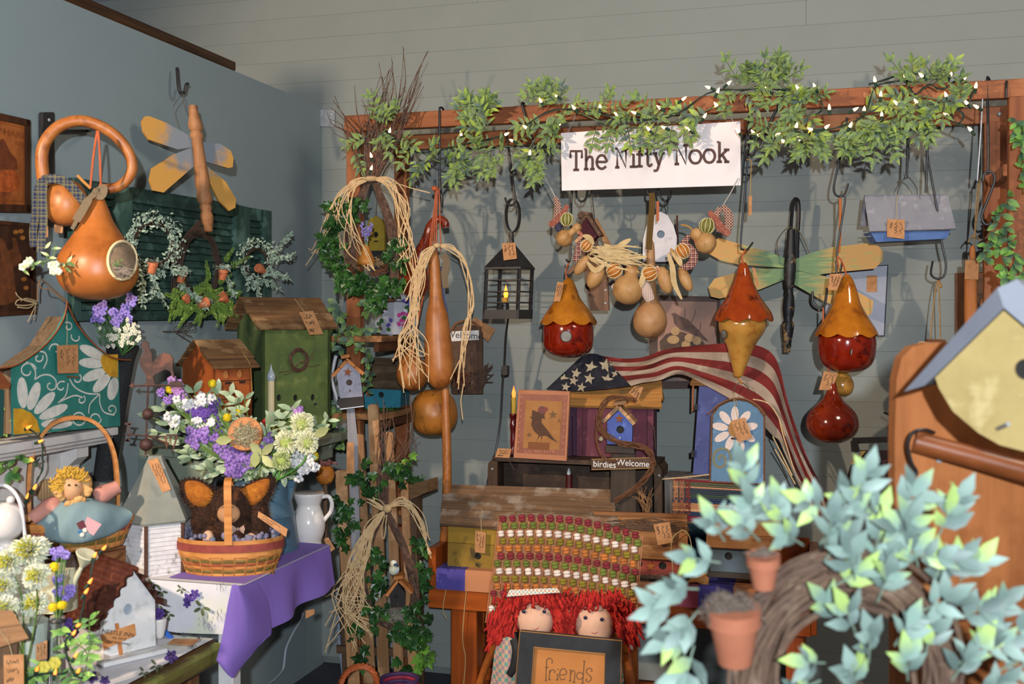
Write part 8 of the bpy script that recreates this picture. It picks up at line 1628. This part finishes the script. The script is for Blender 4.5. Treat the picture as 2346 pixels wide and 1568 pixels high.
h2=[(1300+R.uniform(-6,6),1385+k*8) for k in range(10)]+[(1310+k*9,1370) for k in range(14)]+[(1318+k*8,1385) for k in range(14)]+[(1430,1385+k*8) for k in range(10)]+[(1445,1400+k*7) for k in range(9)]+[(1415,1400+k*7) for k in range(8)]+[(1315,1400+k*7) for k in range(9)]+[(1335+k*8,1398) for k in range(10)]
doll('soft cloth doll with thick red yarn hair, right of the pair',1362,1428,46,h2,3.1,((1341,1416),(1379,1420)))
t=T('name_label','small white cloth label sticking out right of the chair back','label',1447,1475,3.2,0); t.poly('label',[(1444,1456),(1452,1458),(1450,1490),(1441,1488)],0,2,N('dfdfe3'))
c9=SC(1120,1440,.162)
t=T('framed_sign','black framed stitchery reading friends at the bottom edge','framed sign',1300,1568,2.9,-14); bf=N('1f2023','2a2b2f',20,.6); u=t.u
outer=c9([(440,40),(1880,180),(1850,1400),(330,1340)]); inn=c9([(640,270),(1640,365),(1620,1240),(575,1190)])
for i in range(4): k=(i+1)%4; t.poly('frame_rail',[outer[i],outer[k],inn[k],inn[i]],0,14,bf)
t.rod('worn_edge',[(x,y,-.5) for x,y in outer],1.3,N('a5743f'),sm=False,closed=True); t.rod('worn_edge',[(x,y,-.5) for x,y in inn],1.3,N('a5743f'),sm=False,closed=True)
pn=t.poly('stitched_panel',inn,8,12,N('b5763f','a5682f',5,.85,c3='c08a54',s3=4))
fs=[[(885,500),(897,480),(890,445),(860,425),(825,440),(815,480),(805,740)],[(790,742),(820,738)],[(795,555),(845,550)],[(860,590),(852,730)],[(842,732),(872,726)],[(857,640),(880,597),(915,590),(935,612),(920,632)],[(955,660),(972,655),(965,735)],[(942,732),(985,730)],[(1003,655),(1050,662),(1090,650),(1095,610),(1070,575),(1030,580),(1005,620),(1000,680),(1020,725),(1060,725),(1080,705)],[(1140,600),(1158,602),(1148,745)],[(1130,745),(1166,745)],[(1150,660),(1172,610),(1203,602),(1216,640),(1203,768)],[(1180,765),(1222,770)],[(1335,465),(1362,467)],[(1350,465),(1325,775)],[(1300,772),(1345,778)],[(1332,660),(1300,625),(1258,635),(1240,680),(1265,720),(1310,715),(1330,690)],[(1440,612),(1455,605),(1455,585),(1428,565),(1390,580),(1377,620),(1410,660),(1445,690),(1440,735),(1400,760),(1372,738),(1385,712)],[(968,582),(990,582)]]
t.stroke('lettering',[c9(s_) for s_ in fs],2.0,7,N('5a3f2c'),pn)
# ================= foreground: oak rack end, yellow house, wreath
t=T('oak_rack','oak quilt rack end panel with round rail in the right foreground','rack',2200,1100,1.75,6); u=t.u
oz=W('a5663a','86502a','z',.35,.5,.04,c3='7a4522',s3=5)
t.poly('end_panel',[(2052,1900),(2050,1000),(2054,870),(2066,820),(2090,795),(2125,786),(2600,770),(2600,1900)],0,34,oz)
t.rod('rail',[(2096,1012,-30),(2240,1050,-75),(2420,1100,-130),(2600,1150,-185)],24,W('7d4423','683718','x',.4,.4,.04,coat=.2),sm=False,n=20)
for x,y in ((2152,1055),(2113,1133)): t.ball('screw',x,y,7,gal,dy=-2,ry=4)
hook('black wire hook over the oak rail holding the foreground wreath',[(2140,992,-40),(2118,985,-62),(2092,992,-66),(2080,1020,-60),(2088,1060,-58),(2100,1085,-56),(2078,1105,-70),(2082,1140,-80),(2100,1170,-90)],1.75,4,6)
t=T('birdhouse','large yellow round-bottomed birdhouse with grey roof in right foreground','birdhouse',2290,850,1.52,-36); yb=N('ac965f','9e8853',12,.75,.2,c3='b8a470',s3=14,bsc=60)
fy=[(2298,706),(2141,861),(2151,890),(2183,943),(2241,992),(2290,1020),(2350,1036),(2420,1036),(2500,1000),(2540,930),(2540,900)]
t.panel('front_board',fy,0,16,yb,[(2350,847,24)]); t.poly('body',[(x+(2340-x)*.03,y+(870-y)*.03) for x,y in fy],16,120,W('a08a50','8a7440','z'))
gr2=N('65676f','5b5d66',12,.7); t.poly('roof_board',[(2071,898),(2285,660),(2300,706),(2141,862),(2118,884)],-26,130,gr2); t.poly('roof_board',[(2285,660),(2330,640),(2600,900),(2600,960),(2300,706)],-26,130,N('8d909b','82858f',10,.6))
t.rod('mount_peg',[(2340,850,110),(2340,850,430)],12,W('8f5228','723e1b','y'),sm=False,n=10); t.rod('perch_nail',[(2285,983,2),(2292,980,-40),(2310,972,-70)],5,gal,sm=False,n=8)
# wreath
t=T('leaf_wreath','large dusty green leaf wreath with two clay pots in foreground','wreath',1880,1500,1.38,0); u=t.u
tw1=N('66503f','4d3a30',30,.85,.3,c3='74604f',s3=40)
for k in range(48):
    a0=R.uniform(0,6.28); j1=R.uniform(-.26,.24); ph=R.uniform(0,6.28); pts=[]
    for i in range(20):
        a=a0+2*math.pi*1.05*i/19; q=1+j1*math.cos(a*.5+ph)+.07*math.sin(a*1.7+ph*2); pts.append(t.q(1945+212*q*math.cos(a),1565+240*q*math.sin(a),R.uniform(-4,4)+40*math.sin(a*1.5+ph)))
    t.add('vine',MB().tube(crs(pts,3),R.uniform(3.5,9)*u,6),tw1,None,True)
dg=LEAF('5c6d68','7d9289',rnd=.24,rough=.5); dg2=LEAF('748c82','9fb86a',rnd=.15,rough=.45); l1=leafm('lance',dg); l2=leafm('lance',dg2)
L=Leaves(t,l1,300,N('76887f','8f9f8c',30,.5)); stm=MB()
sp=[(1600,1400,-.6,.5),(1560,1380,-1,.3),(1640,1330,-1,-.1),(1590,1480,-.5,1),(1620,1540,-.3,1),(1570,1540,-.5,.8),(1680,1280,-.6,-.4),(1740,1240,-.8,-.5),(1740,1200,-.4,-1),(1730,1270,-.9,.0),(1790,1220,-.2,-1),(1800,1190,-.8,-.8),(1840,1250,-.6,-.3),(1890,1250,.1,-1),(1940,1200,-.2,-1),(1960,1150,.2,-1),(1990,1240,.3,-1),(2000,1290,.0,-.9),(2060,1180,.5,-.8),(2050,1250,.3,-.9),(2090,1140,.1,-1),(2150,1230,.1,-1),(2170,1190,.4,-1),(2140,1320,.6,-.7),(2200,1330,.5,-.8),(2190,1420,.8,-.4),(2240,1400,.7,-.6),(2230,1480,.9,-.2),(2280,1540,.8,-.3),(2300,1450,.8,-.4),(1960,1330,-.4,-.9),(2010,1380,.2,-1),(1930,1420,-.6,-.7),(1960,1450,-.5,-.9),(1990,1520,-.3,-1),(1890,1520,-.9,-.2),(2050,1480,.4,-1),(1880,1560,-.8,.1),(2080,1560,-.2,-1),(2120,1500,.1,-1),(2180,1560,.3,-1),(1960,1580,-.3,-.8),(1790,1300,-.9,.3),(2020,1180,-.8,-.6),(1900,1170,-.9,-.4),(2110,1400,.5,-.5),(1660,1240,-.5,-1),(1720,1130,-.3,-1),(2060,1330,-.3,-1),(2100,1240,-.8,-.4)]
for k in range(15):
    a=math.radians(R.uniform(-10,150)); rr=R.uniform(.85,1.3); tg=R.choice((-1,1)); sp.append((1945+235*rr*math.cos(a),1565-262*rr*math.sin(a),-math.sin(a)*tg*.7+math.cos(a)*.5,-math.cos(a)*tg*.7-math.sin(a)*.6))
sp=[q for q in sp if not (1740<q[0]<1880 and q[1]>1330) and not (1600<q[0]<1800 and q[1]>1255) and not (q[0]>2080 and q[1]<1180)]+[(1600,1350,-.8,-.1),(1650,1290,-.9,-.2),(1590,1440,-.9,.3)]
for x,y,dx,dy in sp:
    d=Vector((dx,-.35,-dy)).normalized(); p=t.q(x,y,-40-R.uniform(0,40)); n=2; q=p.copy()
    for i in range(n):
        q=q+d*28*u+rv(.004); sd=d.cross(Vector((0,-1,.2))).normalized()
        for s_ in (-1,1): L.put(q,d*R.uniform(.5,1)+sd*s_*R.uniform(.5,.9)+Vector((0,-R.uniform(-.1,.5),0)),Vector((0,-1,.3))+rv(.5),R.uniform(50,78)*u,R.uniform(1.15,1.5),l2 if R.random()<.3 else l1)
    L.put(q,d,Vector((0,-1,.3))+rv(.3),78*u,1.3,l2 if R.random()<.5 else l1); t.add('stem',MB().tube([p,p.lerp(q,.5),q],2.4*u,5),N('6d8070'))
pm=N('a3644b','96593f',16,.85)
L.end('more_leaves')
terra(t,1680,1392,122,132,-4,-70,'terracotta_pot',pm); t.add('dried_moss',tuft(MB(),t,1672,1394,50,26,420,40,1.4,-80),N('675a50','4d433a',40))['kind']='stuff'; terra(t,1748,1272,76,78,-4,-60,'terracotta_pot',pm); t.add('dried_moss',tuft(MB(),t,1748,1270,24,8,80,24,1.2,-64),N('675a50','4d433a',40))['kind']='stuff'
